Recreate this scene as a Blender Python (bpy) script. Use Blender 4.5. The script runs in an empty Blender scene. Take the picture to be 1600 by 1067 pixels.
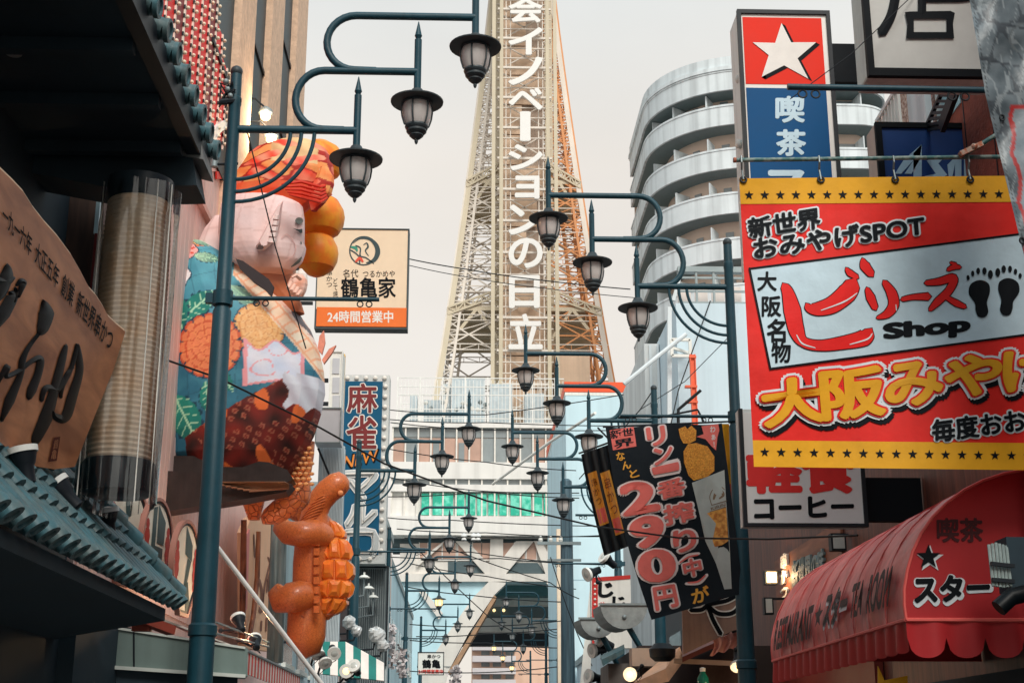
import bpy, bmesh, math, random
from math import sin, cos, tan, atan, atan2, pi, sqrt, radians
from mathutils import Vector, Matrix
random.seed(7)
scene = bpy.context.scene

# ------------------------------------------------------------------ camera
FPX = 2200.0                      # focal length in pixels of the 1600 px wide photograph
PITCH = atan(647 / FPX)
YAW = atan(72 / FPX * cos(PITCH))
CAM = Vector((0, 0, 1.6))
FW = Vector((sin(YAW) * cos(PITCH), cos(YAW) * cos(PITCH), sin(PITCH)))
RT = Vector((cos(YAW), -sin(YAW), 0))
UP = RT.cross(FW)
cam_d = bpy.data.cameras.new('camera')
cam_d.sensor_width = 36.0
cam_d.lens = FPX / 1600 * 36
cam_d.clip_start = 0.05
cam_d.clip_end = 3000
cam = bpy.data.objects.new('camera', cam_d)
scene.collection.objects.link(cam)
mw = Matrix((RT, UP, -FW)).transposed().to_4x4()
mw.translation = CAM
cam.matrix_world = mw
scene.camera = cam

# ------------------------------------------------------------------ sky, sun, exposure
SUN_EL, SUN_AZ = radians(44), radians(166)    # azimuth clockwise from +Y (north)
world = bpy.data.worlds.new('World')
scene.world = world
world.use_nodes = True
nt = world.node_tree
nt.nodes.clear()
sky = nt.nodes.new('ShaderNodeTexSky')
sky.sky_type = 'NISHITA'
sky.sun_disc = False
sky.sun_elevation = SUN_EL
sky.sun_rotation = SUN_AZ
sky.air_density = 1.0
sky.dust_density = 4.0
mixn = nt.nodes.new('ShaderNodeMix')
mixn.data_type = 'RGBA'
mixn.inputs[0].default_value = 0.86           # thin overcast veil over the blue
tcw = nt.nodes.new('ShaderNodeTexCoord')
sxyz = nt.nodes.new('ShaderNodeSeparateXYZ')
rampw = nt.nodes.new('ShaderNodeMapRange')         # creamy near the horizon, cooler veil overhead
rampw.inputs[1].default_value = 0.40; rampw.inputs[2].default_value = 0.78
veil = nt.nodes.new('ShaderNodeMix'); veil.data_type = 'RGBA'
veil.inputs[6].default_value = (8.9, 8.3, 7.5, 1)
veil.inputs[7].default_value = (6.6, 8.6, 9.6, 1)
nt.links.new(tcw.outputs['Generated'], sxyz.inputs[0]); nt.links.new(sxyz.outputs['Z'], rampw.inputs[0])
nt.links.new(rampw.outputs[0], veil.inputs[0])
cloud = nt.nodes.new('ShaderNodeTexNoise'); cloud.inputs['Scale'].default_value = 3.2; cloud.inputs['Detail'].default_value = 5; cloud.inputs['Roughness'].default_value = .5
cmap = nt.nodes.new('ShaderNodeMapping'); cmap.inputs['Scale'].default_value = (1, 1, 2.2)
crng = nt.nodes.new('ShaderNodeMapRange'); crng.inputs[1].default_value = .35; crng.inputs[2].default_value = .68; crng.inputs[3].default_value = .95; crng.inputs[4].default_value = 1.04
cscl = nt.nodes.new('ShaderNodeVectorMath'); cscl.operation = 'SCALE'
nt.links.new(tcw.outputs['Generated'], cmap.inputs[0]); nt.links.new(cmap.outputs[0], cloud.inputs['Vector']); nt.links.new(cloud.outputs['Fac'], crng.inputs[0])
nt.links.new(veil.outputs[2], cscl.inputs[0]); nt.links.new(crng.outputs[0], cscl.inputs['Scale']); nt.links.new(cscl.outputs[0], mixn.inputs[7])
bg = nt.nodes.new('ShaderNodeBackground')
bg.inputs[1].default_value = 0.1
wo = nt.nodes.new('ShaderNodeOutputWorld')
nt.links.new(sky.outputs[0], mixn.inputs[6])
nt.links.new(mixn.outputs[2], bg.inputs[0])
nt.links.new(bg.outputs[0], wo.inputs[0])

sun_d = bpy.data.lights.new('sun', 'SUN')
sun_d.energy = 2.2
sun_d.angle = radians(24)
sun_d.color = (1.0, 0.95, 0.87)
sun = bpy.data.objects.new('sun', sun_d)
scene.collection.objects.link(sun)
sdir = Vector((sin(SUN_AZ) * cos(SUN_EL), cos(SUN_AZ) * cos(SUN_EL), sin(SUN_EL)))
sun.rotation_euler = sdir.to_track_quat('Z', 'Y').to_euler()

scene.view_settings.view_transform = 'Standard'
scene.view_settings.look = 'None'
scene.view_settings.exposure = 0.15
scene.view_settings.gamma = 1.0
scene.cycles.max_bounces = 6

# ------------------------------------------------------------------ helpers
def P(px, py, Y):
    """world point seen at pixel (px, py) of the 1600x1067 photograph on the plane y = Y"""
    d = FW + RT * ((px - 800) / FPX) + UP * ((533.5 - py) / FPX)
    return CAM + d * (Y / d.y)
def PX(px, py, X):
    d = FW + RT * ((px - 800) / FPX) + UP * ((533.5 - py) / FPX)
    return CAM + d * (X / d.x)
def S(r, g, b, k=1.0):
    def f(c):
        c /= 255.0
        return (c / 12.92 if c <= 0.04045 else ((c + 0.055) / 1.055) ** 2.4) * k
    return (f(r), f(g), f(b))
def L3(a, b, t): return a + (b - a) * t

MATS = {}
def mat(name, col, rough=0.6, metal=0.0, var=0.15, scale=3.0, bump=0.0, bscale=40.0, emit=None, estr=0.0,
        streak=0.0, spec=0.3, attr=False, trans=0.0, coat=0.0, col2=None):
    if name in MATS: return MATS[name]
    m = bpy.data.materials.new(name)
    m.use_nodes = True
    t = m.node_tree
    b = t.nodes['Principled BSDF']
    b.inputs['Roughness'].default_value = rough
    b.inputs['Metallic'].default_value = metal
    b.inputs['Specular IOR Level'].default_value = spec
    if trans: b.inputs['Transmission Weight'].default_value = trans
    if coat: b.inputs['Coat Weight'].default_value = coat
    tc = t.nodes.new('ShaderNodeTexCoord')
    base = None
    if attr:
        at = t.nodes.new('ShaderNodeAttribute'); at.attribute_name = 'Col'
        base = at.outputs['Color']
    n = t.nodes.new('ShaderNodeTexNoise')
    n.inputs['Scale'].default_value = scale
    n.inputs['Detail'].default_value = 6
    n.inputs['Roughness'].default_value = 0.65
    t.links.new(tc.outputs['Object'], n.inputs['Vector'])
    mr = t.nodes.new('ShaderNodeMapRange')
    mr.inputs[1].default_value = 0.25; mr.inputs[2].default_value = 0.75
    mr.inputs[3].default_value = 1 - var; mr.inputs[4].default_value = 1 + var * 0.6
    t.links.new(n.outputs['Fac'], mr.inputs[0])
    fac = mr.outputs[0]
    if streak:
        mp = t.nodes.new('ShaderNodeMapping')
        mp.inputs['Scale'].default_value = (scale * 4, scale * 4, scale * 0.15)
        t.links.new(tc.outputs['Object'], mp.inputs['Vector'])
        n2 = t.nodes.new('ShaderNodeTexNoise'); n2.inputs['Scale'].default_value = 1.0
        n2.inputs['Detail'].default_value = 5
        t.links.new(mp.outputs[0], n2.inputs['Vector'])
        mr2 = t.nodes.new('ShaderNodeMapRange')
        mr2.inputs[1].default_value = 0.45; mr2.inputs[2].default_value = 0.75
        mr2.inputs[3].default_value = 1.0; mr2.inputs[4].default_value = 1 - streak
        t.links.new(n2.outputs['Fac'], mr2.inputs[0])
        mu = t.nodes.new('ShaderNodeMath'); mu.operation = 'MULTIPLY'
        t.links.new(fac, mu.inputs[0]); t.links.new(mr2.outputs[0], mu.inputs[1])
        fac = mu.outputs[0]
    mx = t.nodes.new('ShaderNodeVectorMath'); mx.operation = 'SCALE'
    if attr: t.links.new(base, mx.inputs[0])
    elif col2 is not None:
        cm = t.nodes.new('ShaderNodeMix'); cm.data_type = 'RGBA'
        n3 = t.nodes.new('ShaderNodeTexNoise'); n3.inputs['Scale'].default_value = scale * 1.7
        n3.inputs['Detail'].default_value = 4
        t.links.new(tc.outputs['Object'], n3.inputs['Vector'])
        r3 = t.nodes.new('ShaderNodeMapRange'); r3.inputs[1].default_value = .42; r3.inputs[2].default_value = .6
        t.links.new(n3.outputs['Fac'], r3.inputs[0]); t.links.new(r3.outputs[0], cm.inputs[0])
        cm.inputs[6].default_value = (*col, 1); cm.inputs[7].default_value = (*col2, 1)
        t.links.new(cm.outputs[2], mx.inputs[0])
    else: mx.inputs[0].default_value = col
    t.links.new(fac, mx.inputs['Scale'])
    t.links.new(mx.outputs[0], b.inputs['Base Color'])
    rr = t.nodes.new('ShaderNodeMapRange')
    rr.inputs[3].default_value = max(0.02, rough - 0.1); rr.inputs[4].default_value = min(1, rough + 0.12)
    t.links.new(n.outputs['Fac'], rr.inputs[0]); t.links.new(rr.outputs[0], b.inputs['Roughness'])
    if bump:
        n4 = t.nodes.new('ShaderNodeTexNoise'); n4.inputs['Scale'].default_value = bscale; n4.inputs['Detail'].default_value = 4
        t.links.new(tc.outputs['Object'], n4.inputs['Vector'])
        bp = t.nodes.new('ShaderNodeBump'); bp.inputs['Strength'].default_value = bump; bp.inputs['Distance'].default_value = 0.02
        t.links.new(n4.outputs['Fac'], bp.inputs['Height']); t.links.new(bp.outputs[0], b.inputs['Normal'])
    if emit:
        b.inputs['Emission Color'].default_value = (*emit, 1)
        b.inputs['Emission Strength'].default_value = estr
    MATS[name] = m
    return m

def wood_mat(name, c1, c2, axis=(1, 12, 12), rough=0.55, scale=1.5, bump=0.15):
    if name in MATS: return MATS[name]
    m = bpy.data.materials.new(name); m.use_nodes = True
    t = m.node_tree; b = t.nodes['Principled BSDF']
    tc = t.nodes.new('ShaderNodeTexCoord')
    mp = t.nodes.new('ShaderNodeMapping'); mp.inputs['Scale'].default_value = axis
    t.links.new(tc.outputs['Object'], mp.inputs[0])
    n = t.nodes.new('ShaderNodeTexNoise'); n.inputs['Scale'].default_value = scale; n.inputs['Detail'].default_value = 8
    n.inputs['Distortion'].default_value = 0.6
    t.links.new(mp.outputs[0], n.inputs['Vector'])
    cr = t.nodes.new('ShaderNodeValToRGB')
    cr.color_ramp.elements[0].position = .3; cr.color_ramp.elements[1].position = .7
    cr.color_ramp.elements[0].color = (*c1, 1); cr.color_ramp.elements[1].color = (*c2, 1)
    t.links.new(n.outputs['Fac'], cr.inputs[0]); t.links.new(cr.outputs[0], b.inputs['Base Color'])
    b.inputs['Roughness'].default_value = rough
    bp = t.nodes.new('ShaderNodeBump'); bp.inputs['Strength'].default_value = bump; bp.inputs['Distance'].default_value = .02
    t.links.new(n.outputs['Fac'], bp.inputs['Height']); t.links.new(bp.outputs[0], b.inputs['Normal'])
    MATS[name] = m
    return m

def scute_mat(name, c1, c2, scale, rough=.35, edge=.06, bump=.6, coat=.2):
    """cells with darker grooves, as carved scales or shell plates"""
    m = bpy.data.materials.new(name); m.use_nodes = True; t = m.node_tree; b = t.nodes['Principled BSDF']
    tc = t.nodes.new('ShaderNodeTexCoord'); v = t.nodes.new('ShaderNodeTexVoronoi'); v.feature = 'DISTANCE_TO_EDGE'; v.inputs['Scale'].default_value = scale
    v2 = t.nodes.new('ShaderNodeTexVoronoi'); v2.inputs['Scale'].default_value = scale
    n = t.nodes.new('ShaderNodeTexNoise'); n.inputs['Scale'].default_value = scale * 1.4; n.inputs['Detail'].default_value = 5
    for k in (v, v2, n): t.links.new(tc.outputs['Object'], k.inputs['Vector'])
    cr = t.nodes.new('ShaderNodeMapRange'); cr.inputs[1].default_value = 0; cr.inputs[2].default_value = edge; t.links.new(v.outputs['Distance'], cr.inputs[0])
    m1 = t.nodes.new('ShaderNodeMix'); m1.data_type = 'RGBA'; m1.inputs[6].default_value = (*c1, 1); m1.inputs[7].default_value = (*c2, 1); t.links.new(n.outputs['Fac'], m1.inputs[0])
    m2 = t.nodes.new('ShaderNodeMix'); m2.data_type = 'RGBA'; m2.inputs[6].default_value = (*[c * .6 for c in c2], 1); t.links.new(cr.outputs[0], m2.inputs[0]); t.links.new(m1.outputs[2], m2.inputs[7])
    t.links.new(m2.outputs[2], b.inputs['Base Color']); b.inputs['Roughness'].default_value = rough; b.inputs['Coat Weight'].default_value = coat
    bp = t.nodes.new('ShaderNodeBump'); bp.inputs['Strength'].default_value = bump; bp.inputs['Distance'].default_value = .03; t.links.new(cr.outputs[0], bp.inputs['Height']); t.links.new(bp.outputs[0], b.inputs['Normal'])
    MATS[name] = m; return m

ROOTM = {}
def thing(name, label, cat, loc=(0, 0, 0), rz=0.0, group=None):
    o = bpy.data.objects.new(name, None)
    o.empty_display_size = 0.1
    scene.collection.objects.link(o)
    o.location = loc; o.rotation_euler = (0, 0, rz)
    o['label'] = label; o['category'] = cat
    if group: o['group'] = group
    ROOTM[o.name] = Matrix.Translation(Vector(loc)) @ Matrix.Rotation(rz, 4, 'Z')
    return o
def tag(o, label, cat, group=None):
    o['label'] = label; o['category'] = cat
    if group: o['group'] = group
    return o

class MB:
    """collects geometry in world coordinates and links it as one mesh object"""
    def __init__(s): s.v = []; s.f = []; s.c = None
    def add(s, vs, fs):
        o = len(s.v)
        s.v += [Vector(p) for p in vs]
        s.f += [tuple(i + o for i in f) for f in fs]
        return s
    def box(s, p0, p1):
        x0, y0, z0 = [min(a, b) for a, b in zip(p0, p1)]; x1, y1, z1 = [max(a, b) for a, b in zip(p0, p1)]
        return s.add([(x0, y0, z0), (x1, y0, z0), (x1, y1, z0), (x0, y1, z0), (x0, y0, z1), (x1, y0, z1), (x1, y1, z1), (x0, y1, z1)],
                     [(0, 3, 2, 1), (4, 5, 6, 7), (0, 1, 5, 4), (1, 2, 6, 5), (2, 3, 7, 6), (3, 0, 4, 7)])
    def hexa(s, q0, q1):
        """two quads (same winding) joined into a solid"""
        return s.add(list(q0) + list(q1), [(3, 2, 1, 0), (4, 5, 6, 7), (0, 1, 5, 4), (1, 2, 6, 5), (2, 3, 7, 6), (3, 0, 4, 7)])
    def prism(s, poly, ext):
        n = len(poly); e = Vector(ext)
        vs = [Vector(p) for p in poly] + [Vector(p) + e for p in poly]
        return s.add(vs, [tuple(range(n - 1, -1, -1)), tuple(range(n, 2 * n))] + [(i, (i + 1) % n, n + (i + 1) % n, n + i) for i in range(n)])
    def bar(s, a, b, w, h=None, up=(0, 0, 1)):
        a = Vector(a); b = Vector(b); h = h or w
        d = (b - a)
        if d.length < 1e-6: return s
        d.normalize()
        u = Vector(up)
        if abs(u.dot(d)) > .98: u = Vector((0, 1, 0))
        x = d.cross(u).normalized() * (w / 2); y = x.cross(d).normalized() * (h / 2)
        return s.hexa([a - x - y, a + x - y, a + x + y, a - x + y], [b - x - y, b + x - y, b + x + y, b - x + y])
    def tube(s, pts, r, n=8, cap=True, closed=False):
        pts = [Vector(p) for p in pts]; m = len(pts)
        rs = r if isinstance(r, (list, tuple)) else [r] * m
        T = []
        for i in range(m):
            a = pts[i - 1] if (i > 0 or closed) else pts[i]
            b = pts[(i + 1) % m] if (i < m - 1 or closed) else pts[i]
            T.append((b - a).normalized())
        u = Vector((0, 0, 1)) if abs(T[0].z) < .9 else Vector((1, 0, 0))
        u = (u - T[0] * u.dot(T[0])).normalized()
        vs = []
        for i in range(m):
            u = (u - T[i] * u.dot(T[i])).normalized(); w = T[i].cross(u)
            for k in range(n):
                t = 2 * pi * k / n
                vs.append(pts[i] + (u * cos(t) + w * sin(t)) * rs[i])
        fs = []
        for i in range(m - 1 + (1 if closed else 0)):
            j = (i + 1) % m
            for k in range(n):
                fs.append((i * n + k, i * n + (k + 1) % n, j * n + (k + 1) % n, j * n + k))
        if cap and not closed:
            fs.append(tuple(range(n - 1, -1, -1))); fs.append(tuple((m - 1) * n + k for k in range(n)))
        return s.add(vs, fs)
    def lathe(s, c, prof, n=20, axis=(0, 0, 1), cap=True):
        """prof: list of (radius, height) along axis from c"""
        c = Vector(c); ax = Vector(axis).normalized()
        u = Vector((1, 0, 0)) if abs(ax.x) < .9 else Vector((0, 1, 0))
        u = (u - ax * u.dot(ax)).normalized(); w = ax.cross(u)
        vs = []
        for r, h in prof:
            for k in range(n):
                t = 2 * pi * k / n
                vs.append(c + ax * h + (u * cos(t) + w * sin(t)) * max(r, 1e-4))
        fs = []
        for i in range(len(prof) - 1):
            for k in range(n):
                fs.append((i * n + k, i * n + (k + 1) % n, (i + 1) * n + (k + 1) % n, (i + 1) * n + k))
        if cap:
            fs.append(tuple(range(n - 1, -1, -1))); fs.append(tuple((len(prof) - 1) * n + k for k in range(n)))
        return s.add(vs, fs)
    def sphere(s, c, r, n=12, m=8):
        rx, ry, rz = r if isinstance(r, (tuple, list)) else (r, r, r)
        c = Vector(c); vs = []
        for i in range(m + 1):
            t = pi * i / m
            for k in range(n):
                a = 2 * pi * k / n
                vs.append(c + Vector((rx * max(sin(t), 1e-3) * cos(a), ry * max(sin(t), 1e-3) * sin(a), -rz * cos(t))))
        fs = [(i * n + k, i * n + (k + 1) % n, (i + 1) * n + (k + 1) % n, (i + 1) * n + k) for i in range(m) for k in range(n)]
        fs += [tuple(range(n - 1, -1, -1)), tuple(m * n + k for k in range(n))]
        return s.add(vs, fs)
    def grid(s, fn, nu, nv, thick=None):
        """surface fn(u, v, d) with u, v in 0..1; thick gives it a back face"""
        def sheet(d): return [fn(i / nu, j / nv, d) for j in range(nv + 1) for i in range(nu + 1)]
        q = [(j * (nu + 1) + i, j * (nu + 1) + i + 1, (j + 1) * (nu + 1) + i + 1, (j + 1) * (nu + 1) + i) for j in range(nv) for i in range(nu)]
        if thick is None: return s.add(sheet(0), q)
        N = (nu + 1) * (nv + 1)
        rim = [i for i in range(nu + 1)] + [j * (nu + 1) + nu for j in range(1, nv + 1)] + [nv * (nu + 1) + i for i in range(nu - 1, -1, -1)] + [j * (nu + 1) for j in range(nv - 1, 0, -1)]
        fs = q + [tuple(N + i for i in reversed(f)) for f in q]
        for k in range(len(rim)):
            a, b = rim[k], rim[(k + 1) % len(rim)]
            fs.append((b, a, N + a, N + b))
        return s.add(sheet(0) + sheet(-thick), fs)
    def build(s, name, m, parent=None, smooth=None, bevel=0.0):
        me = bpy.data.meshes.new(name)
        vs = s.v
        if parent is not None:
            inv = ROOTM[parent.name].inverted()
            vs = [inv @ p for p in vs]
        me.from_pydata([tuple(p) for p in vs], [], s.f)
        me.materials.append(m)
        if s.c is not None:
            ca = me.color_attributes.new('Col', 'FLOAT_COLOR', 'POINT')
            flat = []
            for c in s.c: flat += [c[0], c[1], c[2], 1.0]
            ca.data.foreach_set('color', flat)
        bm = bmesh.new(); bm.from_mesh(me)
        bmesh.ops.recalc_face_normals(bm, faces=bm.faces)
        bm.to_mesh(me); bm.free()
        if smooth is not None:
            me.polygons.foreach_set('use_smooth', [True] * len(me.polygons))
            me.set_sharp_from_angle(angle=radians(smooth))
        me.update()
        o = bpy.data.objects.new(name, me)
        scene.collection.objects.link(o)
        if parent is not None:
            o.parent = parent
            ROOTM[o.name] = ROOTM[parent.name]
        else: ROOTM[o.name] = Matrix.Identity(4)
        if bevel:
            bv = o.modifiers.new('bevel', 'BEVEL'); bv.width = bevel; bv.segments = 2; bv.limit_method = 'ANGLE'; bv.angle_limit = radians(40)
        return o

def struct(name, mb, m, **k):
    o = mb.build(name, m, **k); o['kind'] = 'structure'; return o

def copy_tree(o, parent=None):
    c = o.copy(); scene.collection.objects.link(c); c.parent = parent
    for ch in list(o.children): copy_tree(ch, c)
    return c

# ------------------------------------------------------------------ lettering
_G = {}
def glyphs(txt, bold=0.0, extrude=0.0, shear=0.0, spacing=1.0):
    key = (txt, bold, extrude, shear, spacing)
    if key in _G: return _G[key]
    c = bpy.data.curves.new('t', 'FONT')
    c.body = txt; c.extrude = extrude; c.shear = shear; c.resolution_u = 4; c.space_character = spacing
    o = bpy.data.objects.new('t', c); scene.collection.objects.link(o)
    dg = bpy.context.evaluated_depsgraph_get()
    me = bpy.data.meshes.new_from_object(o.evaluated_get(dg))
    r = ([tuple(v.co) for v in me.vertices], [tuple(p.vertices) for p in me.polygons])
    bpy.data.objects.remove(o); bpy.data.curves.remove(c); bpy.data.meshes.remove(me)
    _G[key] = r
    return r
def bbox(vs):
    return min(v[0] for v in vs), min(v[1] for v in vs), max(v[0] for v in vs), max(v[1] for v in vs)
def column(txt, bold=0.0, gap=1.0):
    """characters one below the other; the long vowel bar is turned upright"""
    V, Fc = [], []
    for i, ch in enumerate(txt):
        if ch == ' ': continue
        vs, fs = glyphs(ch, bold)
        b = bbox(glyphs(ch, 0.0)[0]); cx, cy = (b[0] + b[2]) / 2, (b[1] + b[3]) / 2
        o = len(V)
        for x, y, z in vs:
            x -= cx; y -= cy if ch in 'ー一' else .33
            if ch in 'ー': x, y = -y, x
            V.append((x, y - i * gap, z))
        Fc += [tuple(k + o for k in f) for f in fs]
    return V, Fc
def letters(mb, txt, surf, quad, bold=0.02, d=0.004, vert=False, gap=1.0, ex3=0.0, spacing=1.0):
    """fit the text's box into the pixel quad (bl, br, tr, tl) on surf(px, py, d); bold thickens the strokes (em)"""
    g = column(txt, 0.0, gap) if vert else glyphs(txt, 0.0, spacing=spacing)
    b = bbox(g[0])
    bl, br, tr, tl = quad
    def mp(x, y, dd):
        u = (x - b[0]) / max(b[2] - b[0], 1e-6); v = (y - b[1]) / max(b[3] - b[1], 1e-6)
        px = (bl[0] * (1 - u) + br[0] * u) * (1 - v) + (tl[0] * (1 - u) + tr[0] * u) * v
        py = (bl[1] * (1 - u) + br[1] * u) * (1 - v) + (tl[1] * (1 - u) + tr[1] * u) * v
        return surf(px, py, dd)
    n = len(g[0])
    rim = []
    if ex3:
        cnt = {}
        for f in g[1]:
            for i in range(len(f)):
                a, c = f[i], f[(i + 1) % len(f)]
                k = (min(a, c), max(a, c)); cnt[k] = cnt.get(k, 0) + 1
        rim = [(a, c, c + n, a + n) for (a, c), k in cnt.items() if k == 1]
    offs = [(0, 0)]
    if bold >= .012:
        m = 8 if bold < .05 else 14
        offs += [(bold * cos(2 * pi * i / m), bold * sin(2 * pi * i / m)) for i in range(m)]
        if bold >= .05: offs += [(.55 * bold * cos(2 * pi * i / 8), .55 * bold * sin(2 * pi * i / 8)) for i in range(8)]
    step = 6e-6 * max(surf(bl[0], bl[1], 0).y, 6)
    for i, (ox, oy) in enumerate(offs):
        dd = d - step * i
        vs = [mp(x + ox, y + oy, dd) for x, y, z in g[0]]; fs = list(g[1])
        if ex3:
            vs += [mp(x + ox, y + oy, dd - ex3) for x, y, z in g[0]]
            fs = fs + [tuple(k + n for k in reversed(f)) for f in fs] + rim
        mb.add(vs, fs)
    return mb
def R4(x0, y0, x1, y1): return ((x0, y1), (x1, y1), (x1, y0), (x0, y0))
def planeY(Y): return lambda px, py, d: P(px, py, Y) - Vector((0, d, 0))
def planeX(X, sgn): return lambda px, py, d: PX(px, py, X) + Vector((sgn * d, 0, 0))
def poly(mb, surf, pts, d=0.004, ex=0.0):
    if ex:
        a = [surf(x, y, d) for x, y in pts]; b = [surf(x, y, d - ex) for x, y in pts]; n = len(pts)
        return mb.add(a + b, [tuple(range(n)), tuple(range(2 * n - 1, n - 1, -1))] + [(i, (i + 1) % n, n + (i + 1) % n, n + i) for i in range(n)])
    return mb.add([surf(x, y, d) for x, y in pts], [tuple(range(len(pts)))])
def star_pts(cx, cy, r, ratio=0.4, rot=0.0):
    return [(cx + (r if i % 2 == 0 else r * ratio) * sin(rot + i * pi / 5), cy - (r if i % 2 == 0 else r * ratio) * cos(rot + i * pi / 5)) for i in range(10)]
def star(mb, surf, cx, cy, r, d=0.005):
    p = star_pts(cx, cy, r)
    vs = [surf(cx, cy, d)] + [surf(x, y, d) for x, y in p]
    mb.add(vs, [(0, 1 + i, 1 + (i + 1) % 10) for i in range(10)])
def stroke(mb, surf, pts, ws, d=0.005, ex=0.0, n=6):
    """brush stroke: smooth line through pixel points with a width at each"""
    P2 = []
    m = len(pts)
    for i in range(m - 1):
        p0 = pts[max(i - 1, 0)]; p1 = pts[i]; p2 = pts[i + 1]; p3 = pts[min(i + 2, m - 1)]
        for k in range(n):
            t = k / n
            def cr(a, b, c, e): return .5 * ((2 * b) + (-a + c) * t + (2 * a - 5 * b + 4 * c - e) * t * t + (-a + 3 * b - 3 * c + e) * t ** 3)
            P2.append((cr(p0[0], p1[0], p2[0], p3[0]), cr(p0[1], p1[1], p2[1], p3[1]), L3(ws[i], ws[i + 1], t)))
    P2.append((pts[-1][0], pts[-1][1], ws[-1]))
    Lf, Rg, Md = [], [], []
    for i, (x, y, w) in enumerate(P2):
        a = P2[max(i - 1, 0)]; b = P2[min(i + 1, len(P2) - 1)]
        dx, dy = b[0] - a[0], b[1] - a[1]; l = sqrt(dx * dx + dy * dy) or 1
        nx, ny = -dy / l * w / 2, dx / l * w / 2
        Lf.append((x + nx, y + ny)); Rg.append((x - nx, y - ny)); Md.append((x, y))
    N = len(P2)
    vs = [surf(*p, d) for p in Lf] + [surf(*p, d + ex) for p in Md] + [surf(*p, d) for p in Rg]
    fs = []
    for i in range(N - 1):
        fs += [(i, i + 1, N + i + 1, N + i), (N + i, N + i + 1, 2 * N + i + 1, 2 * N + i)]
    # rounded ends
    for e, s_ in ((0, -1), (N - 1, 1)):
        x, y, w = P2[e]; q = P2[min(max(e - s_, 0), N - 1)]
        dx, dy = x - q[0], y - q[1]; l = sqrt(dx * dx + dy * dy) or 1
        o = len(vs)
        vs.append(surf(x + dx / l * w * .45, y + dy / l * w * .45, d))
        fs += [(e, N + e, o), (N + e, 2 * N + e, o)]
    mb.add(vs, fs)
    return mb
def signbox(px0, py0, px1, py1, Y, depth):
    a = P(px0, py1, Y); b = P(px1, py0, Y)
    return MB().box((a.x, Y, a.z), (b.x, Y + depth, b.z))
def frame(px0, py0, px1, py1, Y, w, proud, mb=None):
    """rectangular frame round a sign face, w pixels wide, proud metres in front of Y"""
    mb = mb or MB()
    a = P(px0, py1, Y); b = P(px1, py0, Y); k = w * Y / FPX
    mb.box((a.x, Y - proud, a.z), (a.x + k, Y + .002, b.z)); mb.box((b.x - k, Y - proud, a.z), (b.x, Y + .002, b.z))
    mb.box((a.x + k, Y - proud, b.z - k), (b.x - k, Y + .002, b.z)); mb.box((a.x + k, Y - proud, a.z), (b.x - k, Y + .002, a.z + k))
    return mb
# ================================================================== materials shared
def D(r, g, b, k=1.45):
    c = S(r, g, b, 1.0)
    k = min(k, 0.86 / max(c))
    return tuple(v * k for v in c)
M_POST = mat('teal_paint', D(24, 62, 74, 1.25), .45, spec=.35, var=.22, scale=5, bump=.08, bscale=60, streak=.25)
M_DARK = mat('black_metal', D(20, 26, 32), .5, var=.2, spec=.3)
M_STEEL = mat('grey_steel', D(120, 130, 132), .45, .3, var=.2)
def translucent(name, col, f=.5, rough=.3):
    m = bpy.data.materials.new(name); m.use_nodes = True; t = m.node_tree; t.nodes.clear()
    o = t.nodes.new('ShaderNodeOutputMaterial'); d_ = t.nodes.new('ShaderNodeBsdfDiffuse'); r_ = t.nodes.new('ShaderNodeBsdfTranslucent'); g_ = t.nodes.new('ShaderNodeBsdfGlossy')
    x1 = t.nodes.new('ShaderNodeMixShader'); x2 = t.nodes.new('ShaderNodeMixShader'); fr_ = t.nodes.new('ShaderNodeFresnel'); n_ = t.nodes.new('ShaderNodeTexNoise'); n_.inputs['Scale'].default_value = 9
    tc_ = t.nodes.new('ShaderNodeTexCoord'); cr_ = t.nodes.new('ShaderNodeValToRGB'); t.links.new(tc_.outputs['Object'], n_.inputs['Vector']); t.links.new(n_.outputs['Fac'], cr_.inputs[0])
    cr_.color_ramp.elements[0].color = (*[c * .85 for c in col], 1); cr_.color_ramp.elements[1].color = (*col, 1)
    for k in (d_, r_): t.links.new(cr_.outputs[0], k.inputs['Color'])
    g_.inputs['Roughness'].default_value = rough; x1.inputs[0].default_value = f
    t.links.new(d_.outputs[0], x1.inputs[1]); t.links.new(r_.outputs[0], x1.inputs[2]); t.links.new(fr_.outputs[0], x2.inputs[0]); p_ = t.nodes.new('ShaderNodeBsdfTransparent'); x3 = t.nodes.new('ShaderNodeMixShader'); x3.inputs[0].default_value = .2; p_.inputs[0].default_value = (.97, .9, .88, 1); t.links.new(x1.outputs[0], x3.inputs[1]); t.links.new(p_.outputs[0], x3.inputs[2]); t.links.new(x3.outputs[0], x2.inputs[1]); t.links.new(g_.outputs[0], x2.inputs[2]); t.links.new(x2.outputs[0], o.inputs[0])
    MATS[name] = m; return m
M_GLASSW = translucent('frosted_lamp_glass', (.96, .91, .88), .3)
M_BULBW = mat('white_bulb', (.86, .85, .82), .35, var=.03)
M_LIT = mat('lit_lamp_glass', (.9, .75, .45), .3, emit=(1, .68, .3), estr=1.6)
M_HAT = mat('lamp_hat_metal', D(48, 56, 60), .45, var=.2, scale=8)
M_WHITE = mat('white_panel', D(214, 214, 208, 1.3), .55, var=.08, streak=.1)
M_BLACKINK = mat('black_paint', D(18, 24, 30, .8), .6, var=.1, spec=.12)
M_WIRE = mat('black_cable', (.012, .014, .016), .6, var=.1)

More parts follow.
